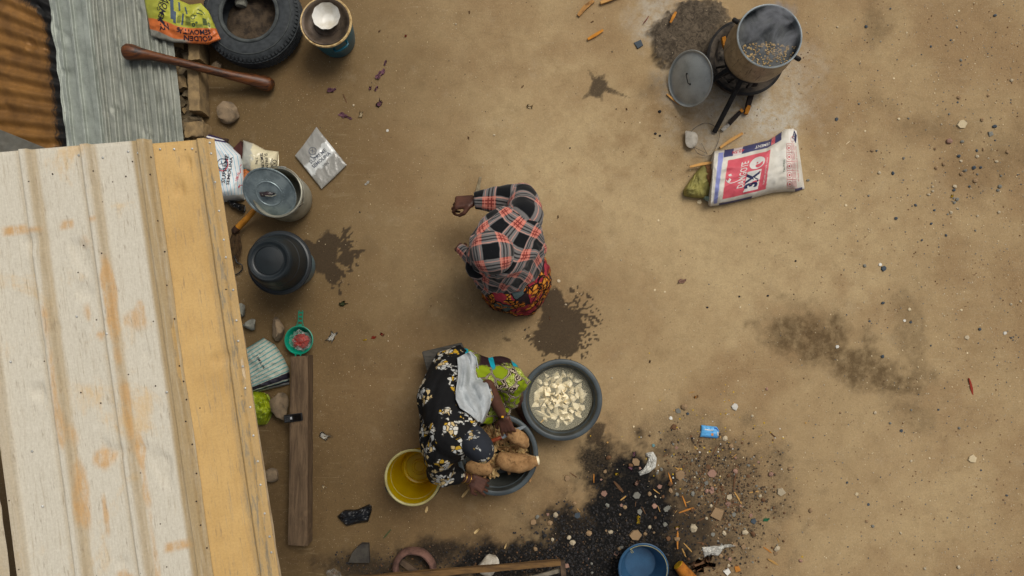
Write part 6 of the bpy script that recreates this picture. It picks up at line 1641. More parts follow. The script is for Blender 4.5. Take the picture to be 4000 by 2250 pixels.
# ================================================================== YAMS, PEELINGS, KNIFE
g = G("yam_bark"); n1, n2 = g.noise(16, 5, .65), g.noise(70, 5, .7)
c = g.mix(g.ss(n1, .3, .7), rgb(172, 134, 90), rgb(132, 98, 62)); c = g.mix(g.m('MULTIPLY', g.ss(n2, .55, .72), .6), c, rgb(72, 50, 32)); c = g.mix(g.m('MULTIPLY', g.ss(g.noise(24, 5, .75), .55, .66), .7), c, rgb(84, 58, 36)); c = g.mix(g.m('MULTIPLY', g.ss(g.noise(9, 4, .7), .58, .68), .5), c, rgb(196, 166, 122))
g.fin(c, .9, g.bump(g.m('ADD', n1, n2), .7, .006), spec=.2); M_YBARK = g.mat
def yam(name, path, label, seed, cut=None):
    t = thing(name, P(path[0][0], path[0][1], max(0, path[0][2] - .04)), label, "yam", "unpeeled yams in the slate basin")
    pts = [P(u, v, z) for u, v, z, r in path]; rad = [r * PX(z) for u, v, z, r in path]
    n = 26; d = np.linspace(0, len(pts) - 1, n)
    P2 = [Vector([np.interp(x, range(len(pts)), [p[k] for p in pts]) for k in range(3)]) for x in d]; R2 = list(np.interp(d, range(len(rad)), rad))
    mb = MB().tube(P2, R2, 22)
    mb.v = [tuple(Vector(p) + mnoise.noise_vector(Vector(p) * 28 + Vector((seed, 0, 0))) * .006 + mnoise.noise_vector(Vector(p) * 9 + Vector((seed, 5, 0))) * .008) for p in mb.v]
    obj("skin", mb, M_YBARK, t, angle=120)
    if cut is not None:
        e = P2[-1] if cut > 0 else P2[0]; dn = (P2[-1] - P2[-3]).normalized() * cut if cut > 0 else (P2[0] - P2[2]).normalized()
        obj("cut_face", MB().tube([e - dn * .006, e + dn * .007, e + dn * .011], [R2[-1] * 1.02 if cut > 0 else R2[0] * 1.02, (R2[-1] if cut > 0 else R2[0]) * .98, .004], 16, jitter=.04), M_YAM, t)
    return t
yam("yam", [(1938, 1788, .20, 8), (1944, 1790, .20, 24), (1965, 1796, .21, 33), (2000, 1806, .215, 37), (2035, 1812, .22, 37), (2060, 1806, .225, 31), (2080, 1800, .23, 24), (2094, 1799, .23, 20), (2101, 1798, .23, 17)], "large whole yam lying across the rim of the peelings basin", 1, 1)
yam("yam", [(1816, 1822, .19, 8), (1824, 1822, .19, 20), (1845, 1826, .20, 26), (1875, 1826, .205, 33), (1900, 1822, .205, 34), (1914, 1818, .20, 26), (1918, 1816, .2, 10)], "whole yam half hidden under the headscarf", 2)
yam("yam", [(1985, 1702, .27, 18), (1994, 1700, .275, 26), (2012, 1702, .28, 32), (2030, 1712, .27, 30), (2044, 1724, .25, 26), (2052, 1740, .23, 18)], "partly peeled yam held under the knife", 3)
yam("yam", [(1832, 1886, .22, 10), (1838, 1890, .225, 20), (1850, 1902, .225, 22), (1858, 1912, .22, 18), (1861, 1916, .22, 8)], "small yam end gripped in the lower hand", 4)
def peel_mesh(seed):
    rs = random.Random(seed); L, w, n = rs.uniform(.045, .085), rs.uniform(.012, .024), 7
    vs = []; curl, tw = rs.uniform(-12, 16), rs.uniform(-8, 8); p = Vector((0, 0, 0)); a = 0.0
    for i in range(n):
        t = i / (n - 1); ww = w * (.35 + .65 * math.sin(math.pi * (.12 + .8 * t))) * rs.uniform(.85, 1.1); tt = tw * t * L
        d = Vector((0, math.cos(tt * 3), math.sin(tt * 3)))
        for k, s in ((0, -1), (0, 1), (1, 1), (1, -1)): vs.append(p + d * (s * ww / 2) + Vector((-math.sin(a), 0, math.cos(a))) * (.0035 * (k - .5)))
        p = p + Vector((math.cos(a), 0, math.sin(a))) * L / (n - 1); a += curl * L / (n - 1)
    c = sum(vs, Vector()) / len(vs); vs = [v - c for v in vs]
    fs, mi = [(0, 1, 2, 3)], [0]
    for i in range(n - 1):
        for k in range(4):
            a0, b0 = i * 4 + k, i * 4 + (k + 1) % 4; fs.append((b0, a0, a0 + 4, b0 + 4)); mi.append(1 if k == 2 else 0)
    fs.append(tuple((n - 1) * 4 + k for k in (3, 2, 1, 0))); mi.append(0)
    me = bpy.data.meshes.new("yam_peel"); me.from_pydata(vs, [], fs); me.materials.append(M_YAM2); me.materials.append(M_YBARK); me.polygons.foreach_set("material_index", mi); me.update(); return me
M_YAM2 = plain("drying_yam_flesh", rgb(224, 196, 140), rgb(188, 148, 88), .75, 30, .3, per_object=.2)
PEEL = [peel_mesh(i) for i in range(12)]
rr = random.Random(21); n = 0
for i in range(330):
    u, v = rr.uniform(1868, 2066), rr.uniform(1640, 1862)
    q = P(u, v, .13); dd = ((q - BA).xy).length
    if dd > .185 or (v > 1825 and u > 1935): continue
    k = max(0, 1 - ((u - 1965) / 130) ** 2 - ((v - 1740) / 150) ** 2)
    z = .035 + (.015 + .085 * k) * rr.uniform(.55, 1)
    o = bpy.data.objects.new("yam_peel", PEEL[rr.randrange(12)]); COL.objects.link(o); o.scale = (1.25, 1.25, 1.25)
    o.location = (q.x, q.y, z + .03); o.rotation_euler = (rr.choice((0, math.pi)) + rr.uniform(-.6, .6), rr.uniform(-.5, .5), rr.uniform(0, 6.28))
    face = "bark side up" if math.cos(o.rotation_euler[0]) > 0 else "cream side up"
    where = near(u, v, (("knife", 1980, 1700), ("large whole yam", 2020, 1800), ("headscarf", 1865, 1740), ("left forearm", 1950, 1600), ("far rim", 2060, 1720), ("yam under the headscarf", 1870, 1825)))
    tag(o, "curled yam peel, " + face + ", " + where, "yam peel", "yam peelings in the slate basin"); n += 1
for u, v, rz, sc, lab in ((1818, 1926, 50, .9, "slender white yam sliver on the ground below the lower hand"), (1866, 2072, 45, .8, "white yam sliver on the ground near the bottom, right of centre"), (1975, 2133, 70, .7, "white yam sliver in the dark dirt above the rail"), (2120, 1643, 40, .6, "yam sliver on the rim between the two slate basins"), (1666, 1990, 75, .8, "cream yam slice on the ground under the yellow bucket"), (2072, 1872, 80, .7, "brown yam peel on the ground right of the peelings basin")):
    zz = .208 if "rim" in lab else .008
    o = bpy.data.objects.new("yam_sliver", PEEL[(u + v) % 12]); COL.objects.link(o); o.location = P(u, v, zz); o.rotation_euler = (0 if "brown" in lab else math.pi, 0, R(rz)); o.scale = (sc, sc, sc)
    tag(o, lab, "yam peel")
kn = thing("knife", P(1935, 1716, .28), "kitchen knife with a red brown wooden handle over the peelings", "knife")
a, b, c_ = P(1908, 1727, .275), P(1960, 1708, .285), P(2054, 1664, .305)
d = (c_ - b).normalized(); s = d.cross(Vector((0, 0, 1))).normalized(); n_ = s.cross(d)
obj("handle", MB().tube([a, a.lerp(b, .1), a.lerp(b, .5), a.lerp(b, .95), b], [.010, .0125, .012, .0125, .011], 12, squash=.7), plain("red_brown_handle", rgb(132, 58, 24), rgb(96, 38, 16), .4, 20, .1, spec=.5, stretch=(3, 3, 3)), kn)
L = (c_ - b).length; out = [(0, -.011), (L * .25, -.013), (L * .7, -.013), (L * .92, -.009), (L, .001), (L * .95, .007), (L * .6, .010), (0, .011)]
vs = [b + d * x + s * y + n_ * .0012 for x, y in out] + [b + d * x + s * y - n_ * .0012 for x, y in out]
mb = MB(); k = len(out); mb.add(vs, [tuple(range(k)), tuple(range(2 * k - 1, k - 1, -1))] + [(i, k + i, k + (i + 1) % k, (i + 1) % k) for i in range(k)])
obj("blade", mb, plain("worn_steel", rgb(170, 178, 180), rgb(120, 128, 132), .35, 26, .1, metal=.6), kn, smooth=False)
o = obj("red_onion", stone_mb(P(1668, 1704, .03), (.032, .030, .028), 8, 3, .2, False), plain("onion_skin", rgb(164, 62, 78), rgb(116, 32, 50), .4, 14, .1, stretch=(6, 6, 1)), None)
tag(o, "red onion on the ground behind the seated person", "onion")

# ================================================================== LITTER, STONES AND CHIPS
def chip_mesh(seed, kind):
    rs = random.Random(seed); bm = bmesh.new()
    if kind == 'pebble':
        bmesh.ops.create_icosphere(bm, subdivisions=1, radius=1.0)
        for v in bm.verts: v.co = Vector((v.co.x * rs.uniform(.75, 1.1), v.co.y * rs.uniform(.6, .95), v.co.z * rs.uniform(.45, .65)))
    elif kind == 'shard':
        n = rs.randint(4, 6); a0 = rs.uniform(0, 6); ring = [Vector((math.cos(a0 + 6.283 * i / n) * rs.uniform(.65, 1.15), math.sin(a0 + 6.283 * i / n) * rs.uniform(.55, 1), 0)) for i in range(n)]
        lo = [bm.verts.new(p + Vector((0, 0, -.2))) for p in ring]; hi = [bm.verts.new(p * .93 + Vector((0, 0, .2 + rs.uniform(-.06, .06)))) for p in ring]
        bm.faces.new(lo[::-1]); bm.faces.new(hi)
        for i in range(n): bm.faces.new((lo[i], lo[(i + 1) % n], hi[(i + 1) % n], hi[i]))
    elif kind == 'splinter':
        sec = [(-1, .05), (-.5, .10), (.2, .12), (.75, .08), (1, .03)]; vs = []
        for x, w in sec:
            w *= rs.uniform(.7, 1.3); y = rs.uniform(-.03, .03)
            vs.append([bm.verts.new((x, y + a * w, b * .06)) for a, b in ((-1, -1), (1, -1), (1, 1), (-1, 1))])
        bm.faces.new(vs[0][::-1]); bm.faces.new(vs[-1])
        for i in range(len(sec) - 1):
            for k in range(4): bm.faces.new((vs[i][k], vs[i][(k + 1) % 4], vs[i + 1][(k + 1) % 4], vs[i + 1][k]))
    elif kind == 'flake':
        n = 5; pts = []
        for j in range(n):
            for i in range(n):
                x, y = i / (n - 1) * 2 - 1, j / (n - 1) * 2 - 1; r = max(.5, math.hypot(x, y) / max(abs(x), abs(y), .01)) 
                k = 1.0 if max(abs(x), abs(y)) < .9 else rs.choice((.55, .8, 1.0, 1.25)); pts.append(bm.verts.new((x * k * 1.0 * rs.uniform(.85, 1.15), y * k * .6 * rs.uniform(.8, 1.15), .26 * rs.uniform(-1, 1) + .2 * x * x)))
        for j in range(n - 1):
            for i in range(n - 1): bm.faces.new((pts[j * n + i], pts[j * n + i + 1], pts[(j + 1) * n + i + 1], pts[(j + 1) * n + i]))
        g_ = bmesh.ops.solidify(bm, geom=bm.faces[:], thickness=.06)
    bmesh.ops.recalc_face_normals(bm, faces=bm.faces[:])
    me = bpy.data.meshes.new(kind); bm.to_mesh(me); bm.free()
    if kind in ('pebble', 'flake'): me.polygons.foreach_set("use_smooth", [kind == 'flake'] * len(me.polygons))
    return me
LM = {}
def litter_mat(col):
    if col not in LM:
        cols = dict(pale=(196, 180, 150), white=(226, 222, 210), grey=(128, 126, 116), slate=(74, 84, 92), tan=(156, 128, 94), pink=(158, 122, 104), dark=(44, 42, 42), brown=(110, 78, 50), orange=(196, 128, 50), yellow=(206, 170, 36),
                    blue=(72, 120, 170), green=(50, 130, 90), purple=(126, 84, 98), red=(150, 50, 30), straw=(192, 148, 82), teal=(110, 150, 150), cream=(226, 206, 166), leaf=(66, 74, 40), soil=(78, 64, 48), soot=(30, 29, 28))
        LM[col] = plain(col + "_litter", rgb(*cols[col]), tuple(x * .7 for x in rgb(*cols[col])), .8, 40, .3, .003, per_object=.18)
    return LM[col]
VAR = {}
def variant(kind, col, k):
    key = (kind, col, k)
    if key not in VAR:
        me = chip_mesh(hash(kind) % 97 * 0 + k * 13 + len(kind) * 7, kind); me.materials.append(litter_mat(col)); VAR[key] = me
    return VAR[key]
KN = dict(pebble=("pebble", "stone"), shard=("stone_shard", "stone"), splinter=("wood_splinter", "wood chip"), flake=("scrap", "scrap"))
def gz(u, v):
    h = ground_bv.ray_cast(P(u, v, .5), (P(u, v, 0) - P(u, v, .5)).normalized()); return h[0].z if h[0] else 0.0
_me = ground.data; _n = len(_me.vertices); _co = np.empty(_n * 3); _me.vertices.foreach_get("co", _co); _co = _co.reshape(-1, 3)
def gz(u, v):
    p = P(u, v, 0); i = int(round((p.x + 3.6) / .0125)); j = int(round((p.y + 2.2) / .0125))
    return float(GZ[j, i]) if 0 <= i < GZ.shape[1] and 0 <= j < GZ.shape[0] else 0.0
_mask = (_co[:, 0] > -3.606) & (_co[:, 0] < 3.606) & (_co[:, 1] > -2.206) & (_co[:, 1] < 2.406)
_sel = _co[_mask]; _nx = len(np.unique(np.round(_sel[:, 0], 4))); GZ = _sel[:, 2].reshape(-1, _nx)
def litter(kind, col, u, v, px, label, grp=None, ang=None, flat=1.0, name=None, cat=None, rs=random.Random(5)):
    """one piece; px = half length in photo px"""
    o = bpy.data.objects.new(name or KN[kind][0], variant(kind, col, rs.randrange(5))); COL.objects.link(o)
    s = px * PX(); z = gz(u, v); hgt = {'pebble': .32, 'shard': .16, 'splinter': .06, 'flake': .22}[kind]
    q = P(u, v, 0); o.location = (q.x, q.y, z + s * hgt * flat * .8)
    o.scale = (s, s, s * flat); o.rotation_euler = (rs.uniform(-.15, .15), rs.uniform(-.15, .15), R(ang) if ang is not None else rs.uniform(0, 6.28))
    return tag(o, label, cat or KN[kind][1], grp)
# --- pieces that can be told apart in the photograph: (kind, colour, u, v, half length px, angle, label)
Z1 = "on the charred rubbish patch"; NAMED = [
 ('shard', 'tan', 2653, 1855, 26, 30, "square tan tile shard " + Z1), ('shard', 'tan', 2482, 2088, 26, 10, "tan wood block just above the blue bucket"), ('shard', 'pink', 2357, 1928, 15, 0, "pinkish stone shard left of the white plastic film"),
 ('shard', 'tan', 2484, 1804, 18, -40, "brown chip left of the white plastic film"), ('shard', 'grey', 2487, 1934, 17, 20, "flat grey stone below the white plastic film"), ('shard', 'tan', 2797, 2002, 32, 130, "long tan shard in the middle of the rubbish"),
 ('pebble', 'pale', 2708, 2062, 20, 80, "pale pinkish stone in the middle of the rubbish"), ('shard', 'pale', 3047, 1922, 20, 0, "pale triangular stone at the right end of the rubbish"), ('shard', 'pink', 2780, 1848, 20, 10, "pinkish flat stone right of the square tile shard"),
 ('pebble', 'tan', 2672, 1588, 16, 0, "round brown stone left of the blue packet"), ('pebble', 'slate', 2686, 1616, 7, 0, "small dark stone under the round brown stone"), ('shard', 'brown', 2632, 1668, 14, 60, "brown stone left of the blue packet edge"),
 ('shard', 'white', 2869, 1589, 17, 50, "white chip right of the blue packet"), ('shard', 'white', 2619, 1633, 9, -30, "small white chip above the rubbish"), ('shard', 'teal', 2552, 1741, 8, 70, "pale blue chip above the white plastic film"),
 ('splinter', 'orange', 2320, 1868, 17, 88, "upright orange splinter on the black soot"), ('splinter', 'orange', 2617, 1868, 23, -72, "orange splinter left of the square tile shard"), ('splinter', 'straw', 2564, 1919, 16, -35, "straw coloured splinter below the white plastic film"),
 ('splinter', 'orange', 2680, 1992, 30, 18, "long orange splinter in the middle of the rubbish"), ('splinter', 'orange', 2672, 1957, 22, -70, "thin orange splinter above the long one"), ('splinter', 'straw', 2881, 1943, 28, -60, "straw coloured stick right of the rubbish"),
 ('splinter', 'orange', 2646, 2108, 34, 88, "orange stick pointing down above the log"), ('splinter', 'straw', 2686, 2138, 24, -48, "straw stalk right of the orange stick"), ('splinter', 'straw', 2670, 2156, 20, -65, "yellowish stalk above the log"),
 ('splinter', 'straw', 2435, 1945, 18, 40, "pale splinter on the soot left of the film"), ('splinter', 'brown', 2420, 1905, 34, -48, "dark bark strip on the soot left of the film"), ('splinter', 'brown', 2868, 1880, 34, 80, "dark brown dry leaf strip in the rubbish"),
 ('splinter', 'straw', 3020, 2195, 26, -30, "straw coloured splinter at the lower right"), ('splinter', 'orange', 2998, 2148, 20, -35, "orange splinter at the lower right"), ('shard', 'orange', 2880, 2220, 16, 80, "orange wood chip by the bottom edge"),
 ('shard', 'white', 2842, 2232, 17, 10, "white chip by the bottom edge"), ('pebble', 'pale', 2908, 2078, 15, 0, "pale stone at the lower right of the rubbish"), ('pebble', 'pale', 3034, 2142, 15, 40, "pale round stone at the lower right edge of the rubbish"),
 ('pebble', 'pale', 2236, 2118, 14, 0, "pale stone on the black soot left of the blue bucket"), ('pebble', 'pale', 2170, 2010, 13, 60, "white lumpy stone at the edge of the black soot"), ('pebble', 'tan', 2148, 2042, 13, 0, "tan stone at the edge of the black soot"),
 ('shard', 'slate', 2255, 2015, 15, 60, "grey green stone at the edge of the black soot"), ('pebble', 'tan', 2300, 2082, 14, 0, "tan pebble on the black soot"), ('shard', 'tan', 2082, 2038, 15, -20, "tan stone chip below the peelings basin"),
 ('flake', 'yellow', 2494, 2030, 13, 70, "yellow and white sweet wrapper on the soot above the bucket"), ('flake', 'yellow', 2645, 2060, 10, 20, "yellow wrapper scrap at the tip of the orange stick"), ('flake', 'yellow', 2409, 1852, 9, 0, "yellow scrap left of the white plastic film"),
 ('flake', 'purple', 2476, 1775, 10, 80, "purple onion skin above the white plastic film"), ('flake', 'purple', 2461, 1826, 11, -40, "purple onion skin left of the white plastic film"), ('flake', 'pink', 2488, 1885, 14, 60, "pinkish scrap below the white plastic film"),
 ('flake', 'green', 2992, 2029, 10, 0, "small green scrap at the right of the rubbish"), ('shard', 'slate', 2940, 2035, 14, 0, "dark slate stone at the right of the rubbish"), ('shard', 'pale', 2848, 1942, 14, 70, "pale chip above the long tan shard"), ('shard', 'pink', 2780, 1917, 14, 0, "brown and white chip in the rubbish"),
 ('flake', 'brown', 2735, 2205, 40, 20, "curled dry brown leaf right of the log"), ('flake', 'brown', 2768, 2178, 22, 70, "small curled brown leaf under the plastic shred"),
 ('shard', 'cream', 3757, 485, 22, 20, "cream triangular tile shard on the far right"), ('pebble', 'pink', 3706, 553, 16, 0, "pinkish grey stone below the cream tile shard"), ('shard', 'grey', 3871, 521, 14, 80, "grey square stone on the far right"), ('pebble', 'slate', 3886, 493, 11, 0, "dark stone beside the grey square stone"),
 ('shard', 'slate', 3268, 467, 9, 85, "small dark chip right of the steaming pot"), ('pebble', 'cream', 3511, 465, 7, 0, "small cream pebble on bare sand in the upper right"), ('splinter', 'cream', 3313, 557, 11, 40, "small pale bone like chip right of the cement sack"), ('flake', 'yellow', 3720, 766, 8, 60, "bright yellow petal on the right of the yard"),
 ('pebble', 'grey', 3156, 704, 8, 0, "small grey pebble right of the cement sack"), ('pebble', 'tan', 3810, 707, 12, 0, "pale stone in the gravel on the far right"), ('pebble', 'slate', 3804, 655, 10, 60, "greenish grey stone on the far right"), ('pebble', 'tan', 3746, 381, 9, 0, "tan pebble above the cream tile shard"),
 ('shard', 'slate', 3451, 1049, 14, 20, "dark blue grey stone in the right half of the yard"), ('shard', 'white', 3438, 1033, 9, -30, "white chip touching the dark blue grey stone"), ('shard', 'white', 3270, 1354, 9, 0, "bright white chip in the middle of the damp stain"), ('shard', 'cream', 3552, 1209, 8, 40, "cream chip above the right end of the damp stain"),
 ('shard', 'white', 3532, 1252, 7, -20, "small white chip right of the damp stain"), ('shard', 'white', 3926, 1301, 9, 0, "white triangular chip on the far right"), ('shard', 'pale', 3776, 1318, 11, 0, "pale chip on the right of the yard"), ('shard', 'cream', 3795, 1793, 20, 20, "cream triangular shard on the lower right"),
 ('splinter', 'red', 3793, 1510, 34, -75, "thin red brown twig on the right of the yard"), ('shard', 'slate', 3520, 1683, 8, 0, "small blue chip on the lower right sand"), ('shard', 'cream', 2733, 790, 12, 75, "cream chip at the mouth of the cement sack"), ('shard', 'slate', 2498, 172, 22, 0, "thin grey green glass shard left of the mud heap"),
 ('pebble', 'dark', 2577, 435, 8, 0, "charcoal lump below the leaning pot lid"), ('pebble', 'dark', 2560, 522, 7, 0, "charcoal lump left of the white stone"), ('pebble', 'dark', 2578, 530, 6, 0, "second charcoal lump left of the white stone"),
 ('flake', 'purple', 1486, 290, 20, 40, "larger purple onion skin below the teal pot"), ('flake', 'purple', 1505, 246, 9, 60, "small purple onion skin under the teal pot"), ('flake', 'purple', 1294, 352, 14, 0, "dark purple onion skin right of the pestle end"), ('flake', 'purple', 1446, 344, 9, 70, "small onion skin right of the dark one"), ('flake', 'purple', 1470, 346, 9, 50, "onion skin scrap beside the small one"),
 ('flake', 'purple', 1484, 405, 16, 60, "purple onion skin with a white bit above the empty pack"), ('flake', 'purple', 1340, 450, 14, -30, "shredded onion skin above the empty pack"), ('flake', 'purple', 1362, 460, 10, -40, "small shred of onion skin above the empty pack"), ('flake', 'cream', 1410, 449, 11, 80, "cream onion root bit above the empty pack"),
 ('splinter', 'brown', 1347, 385, 20, -70, "brown peel strip right of the pestle"), ('flake', 'cream', 2070, 418, 13, 0, "cream garlic skin in the upper middle of the yard"), ('shard', 'white', 1513, 511, 7, 60, "small white chip right of the empty pack"), ('flake', 'white', 1434, 716, 9, 30, "small white scrap below the empty pack"),
 ('flake', 'white', 1297, 1317, 20, 60, "white paper scrap right of the green strainer"), ('flake', 'white', 1266, 1705, 20, -30, "crumpled white tissue scrap right of the beam"), ('flake', 'cream', 1264, 1902, 9, -40, "cream chip right of the beam"), ('flake', 'leaf', 1340, 1187, 16, 20, "small dark green leaf above the paper scrap"),
 ('splinter', 'leaf', 1515, 2082, 26, 50, "green grass blade at the bottom left of the yard"), ('flake', 'pink', 2664, 1098, 13, 0, "pale pink garlic skin in the middle of the yard"), ('shard', 'pale', 2183, 1097, 8, -20, "small pale chip right of the person in plaid"),
 ('flake', 'red', 1460, 1318, 8, 0, "red pepper scrap left of the seated person"), ('flake', 'red', 1493, 1307, 9, -20, "red pepper skin left of the seated person"), ('flake', 'yellow', 1425, 1328, 6, 0, "yellow pepper seed bit left of the seated person"), ('flake', 'red', 1585, 140, 7, 60, "red scrap right of the teal pot"),
 ('pebble', 'dark', 3000, 1155, 6, 0, "small dark pebble left of the damp stain"), ('flake', 'orange', 2720, 1551, 9, 20, "orange chip above the blue packet"), ('shard', 'tan', 2215, 1870, 14, 70, "grey tan chip right of the peelings basin"),
]
for k, (kind, col, u, v, px, ang, lab) in enumerate(NAMED): litter(kind, col, u, v, px, lab, None, ang, 1.0, rs=random.Random(k))
# --- blue packet, films -------------------------------------------------------------------
bp = thing("packet", P(2772, 1686, 0), "sky blue flattened packet at the top of the rubbish patch", "packet")
b = Bag([(2740, 1660), (2772, 1664), (2800, 1667), (2809, 1682)], [(2735, 1706), (2770, 1710), (2800, 1713), (2806, 1708)], .008, .018, .004, 81, nu=30, nv=22)
obj("wrapper", b.mesh(), plain("sky_blue_film", rgb(96, 172, 224), rgb(70, 140, 200), .4, 10, .2), bp, angle=50)
mp = b.image_map(.0016); W, H = b.W, b.H
pr = Print(mp); pr.quad(.78 * W, .35 * H, .96 * W, .8 * H, 10); pr.quad(.15 * W, .3 * H, .5 * W, .38 * H, 0); pr.done("white_panel", M_WINK, bp)
pr = Print(mp); pr.quad(.42 * W, .6 * H, .52 * W, .8 * H); pr.done("orange_mark", plain("orange_ink", rgb(226, 150, 70), None, .6, 20, 0), bp)
pr = Print(mp); pr.quad(.55 * W, .08 * H, .9 * W, .22 * H); pr.done("blue_bar", plain("blue_ink", rgb(40, 90, 170), None, .6, 20, 0), bp)
g = G("white_torn_film"); g.fin(rgb(206, 204, 194), .3, g.bump(g.noise(30, 4, .6), .7, .01), spec=.5, Alpha=g.ss(g.noise(22, 4, .7), .35, .6, .35, .95)); M_TORN = g.mat
def film(top, bot, label, seed, mat=M_TORN, th=.014, wr=.008):
    b = Bag(top, bot, .006, th, wr, seed, nu=34, nv=26, creases=4); return tag(obj("plastic_film", b.mesh(), mat, None, angle=50), label, "plastic film")
film([(2522, 1770), (2552, 1764), (2566, 1790), (2562, 1825), (2536, 1846), (2500, 1858)], [(2524, 1782), (2534, 1786), (2530, 1800), (2524, 1816), (2510, 1836), (2494, 1844)], "curved white plastic film on the rubbish patch", 91)
film([(2742, 2138), (2780, 2134), (2810, 2132), (2850, 2126), (2874, 2130)], [(2752, 2180), (2780, 2168), (2805, 2172), (2830, 2140), (2874, 2134)], "torn grey plastic film among stones right of the log", 93)
film([(1872, 690), (1866, 715), (1858, 740), (1856, 760)], [(1882, 692), (1876, 722), (1876, 742), (1874, 765)], "pale rag of film on the sand above the hand", 95, plain("dusty_film", rgb(150, 138, 110), rgb(126, 112, 88), .8, 20, .3), .005, .004)
film([(1272, 2232), (1300, 2222), (1330, 2240)], [(1280, 2262), (1305, 2266), (1332, 2266)], "clear plastic film at the bottom left edge", 97, M_FILM, .03, .012)
film([(1084, 652), (1100, 648), (1118, 652)], [(1088, 664), (1102, 668), (1116, 664)], "small silver foil scrap behind the metal pot", 98, plain("foil", rgb(170, 176, 180), rgb(110, 116, 120), .35, 60, .5, metal=.4), .012, .008)
# --- individual smaller stones spread over the yard ------------------------------------------
rs = random.Random(99)
REG = [("right", 70, lambda: (rs.uniform(3250, 3990), rs.uniform(20, 2230)), [('pebble', 'pale'), ('pebble', 'grey'), ('pebble', 'slate'), ('pebble', 'tan'), ('shard', 'cream'), ('shard', 'slate')], (4, 9), "small stones on the open sand at the right"),
       ("gravel", 46, lambda: (rs.gauss(3780, 120), rs.gauss(740, 120)), [('pebble', 'pale'), ('pebble', 'grey'), ('pebble', 'slate'), ('pebble', 'tan')], (4, 10), "small stones in the gravelly spot on the far right"),
       ("rubbish", 120, lambda: (rs.gauss(2720, 190), rs.gauss(1960, 160)), [('pebble', 'pale'), ('pebble', 'grey'), ('pebble', 'tan'), ('pebble', 'pink'), ('shard', 'tan'), ('shard', 'grey'), ('shard', 'brown'), ('pebble', 'brown'), ('splinter', 'straw'), ('splinter', 'brown'), ('shard', 'pink')], (5, 14), "small pieces among the rubbish"),
       ("soot", 30, lambda: (rs.uniform(2080, 2600), rs.uniform(1960, 2240)), [('pebble', 'grey'), ('pebble', 'tan'), ('pebble', 'pale'), ('shard', 'pink'), ('pebble', 'dark'), ('splinter', 'straw')], (6, 12), "small pieces on the black soot"),
       ("middle", 40, lambda: (rs.uniform(1300, 3200), rs.uniform(20, 1500)), [('pebble', 'pale'), ('shard', 'cream'), ('pebble', 'dark'), ('flake', 'brown')], (3, 6), "tiny crumbs on the trodden sand")]
MARKS = [("blue packet", 2772, 1686), ("square tile shard", 2653, 1855), ("white plastic film", 2531, 1810), ("blue bucket", 2514, 2222), ("orange log", 2690, 2240), ("long tan shard", 2797, 2002), ("pale triangular stone", 3047, 1922), ("cream tile shard", 3757, 485),
         ("yellow petal", 3720, 766), ("dark blue grey stone", 3451, 1049), ("white chip on the damp stain", 3270, 1354), ("red brown twig", 3793, 1510), ("lower right cream shard", 3795, 1793), ("cement sack", 2960, 660), ("steaming pot", 3006, 141), ("person in plaid", 1970, 1000),
         ("empty semolina pack", 1252, 616), ("teal pot", 1290, 110), ("leaning pot lid", 2696, 308), ("peeled yam basin", 2194, 1562), ("top wood chip", 2325, 138), ("pink garlic skin", 2664, 1098), ("far right white chip", 3926, 1301), ("small blue chip", 3520, 1683), ("timber rack", 1950, 2230), ("upright splinter on the soot", 2320, 1868), ("bright green scrap", 2992, 2029), ("curled brown leaf", 2735, 2205)]
KW = dict(pebble="pebble", shard="stone shard", splinter="wood splinter", flake="scrap")
KEEP = [(2514, 2222, 115), (2690, 2240, 50), (1960, 1000, 260), (1900, 1600, 300), (2194, 1562, 170), (2950, 650, 200), (2950, 200, 200), (2690, 310, 110), (2772, 1686, 45), (1943, 1776, 175), (2690, 130, 150)]
for nm, n, pos, kinds, (s0, s1), lab in REG:
    i = 0
    while i < n:
        u, v = pos()
        if not (1150 < u < 3995 and 5 < v < 2245) or any(math.hypot(u - a, v - b) < r for a, b, r in KEEP): continue
        kind, col = rs.choice(kinds); px = rs.uniform(s0, s1) * (1.5 if kind == 'splinter' else 1)
        cw = {'pale': 'pale', 'slate': 'dark grey', 'dark': 'black', 'pink': 'pinkish', 'straw': 'straw'}.get(col, col)
        size = "tiny" if px < 4.5 else "small" if px < 8.5 else "medium" if px < 12 else "larger"
        litter(kind, col, u, v, px, f"{size} {cw} {KW[kind]} {near(u, v, MARKS)}", lab, rs=rs); i += 1
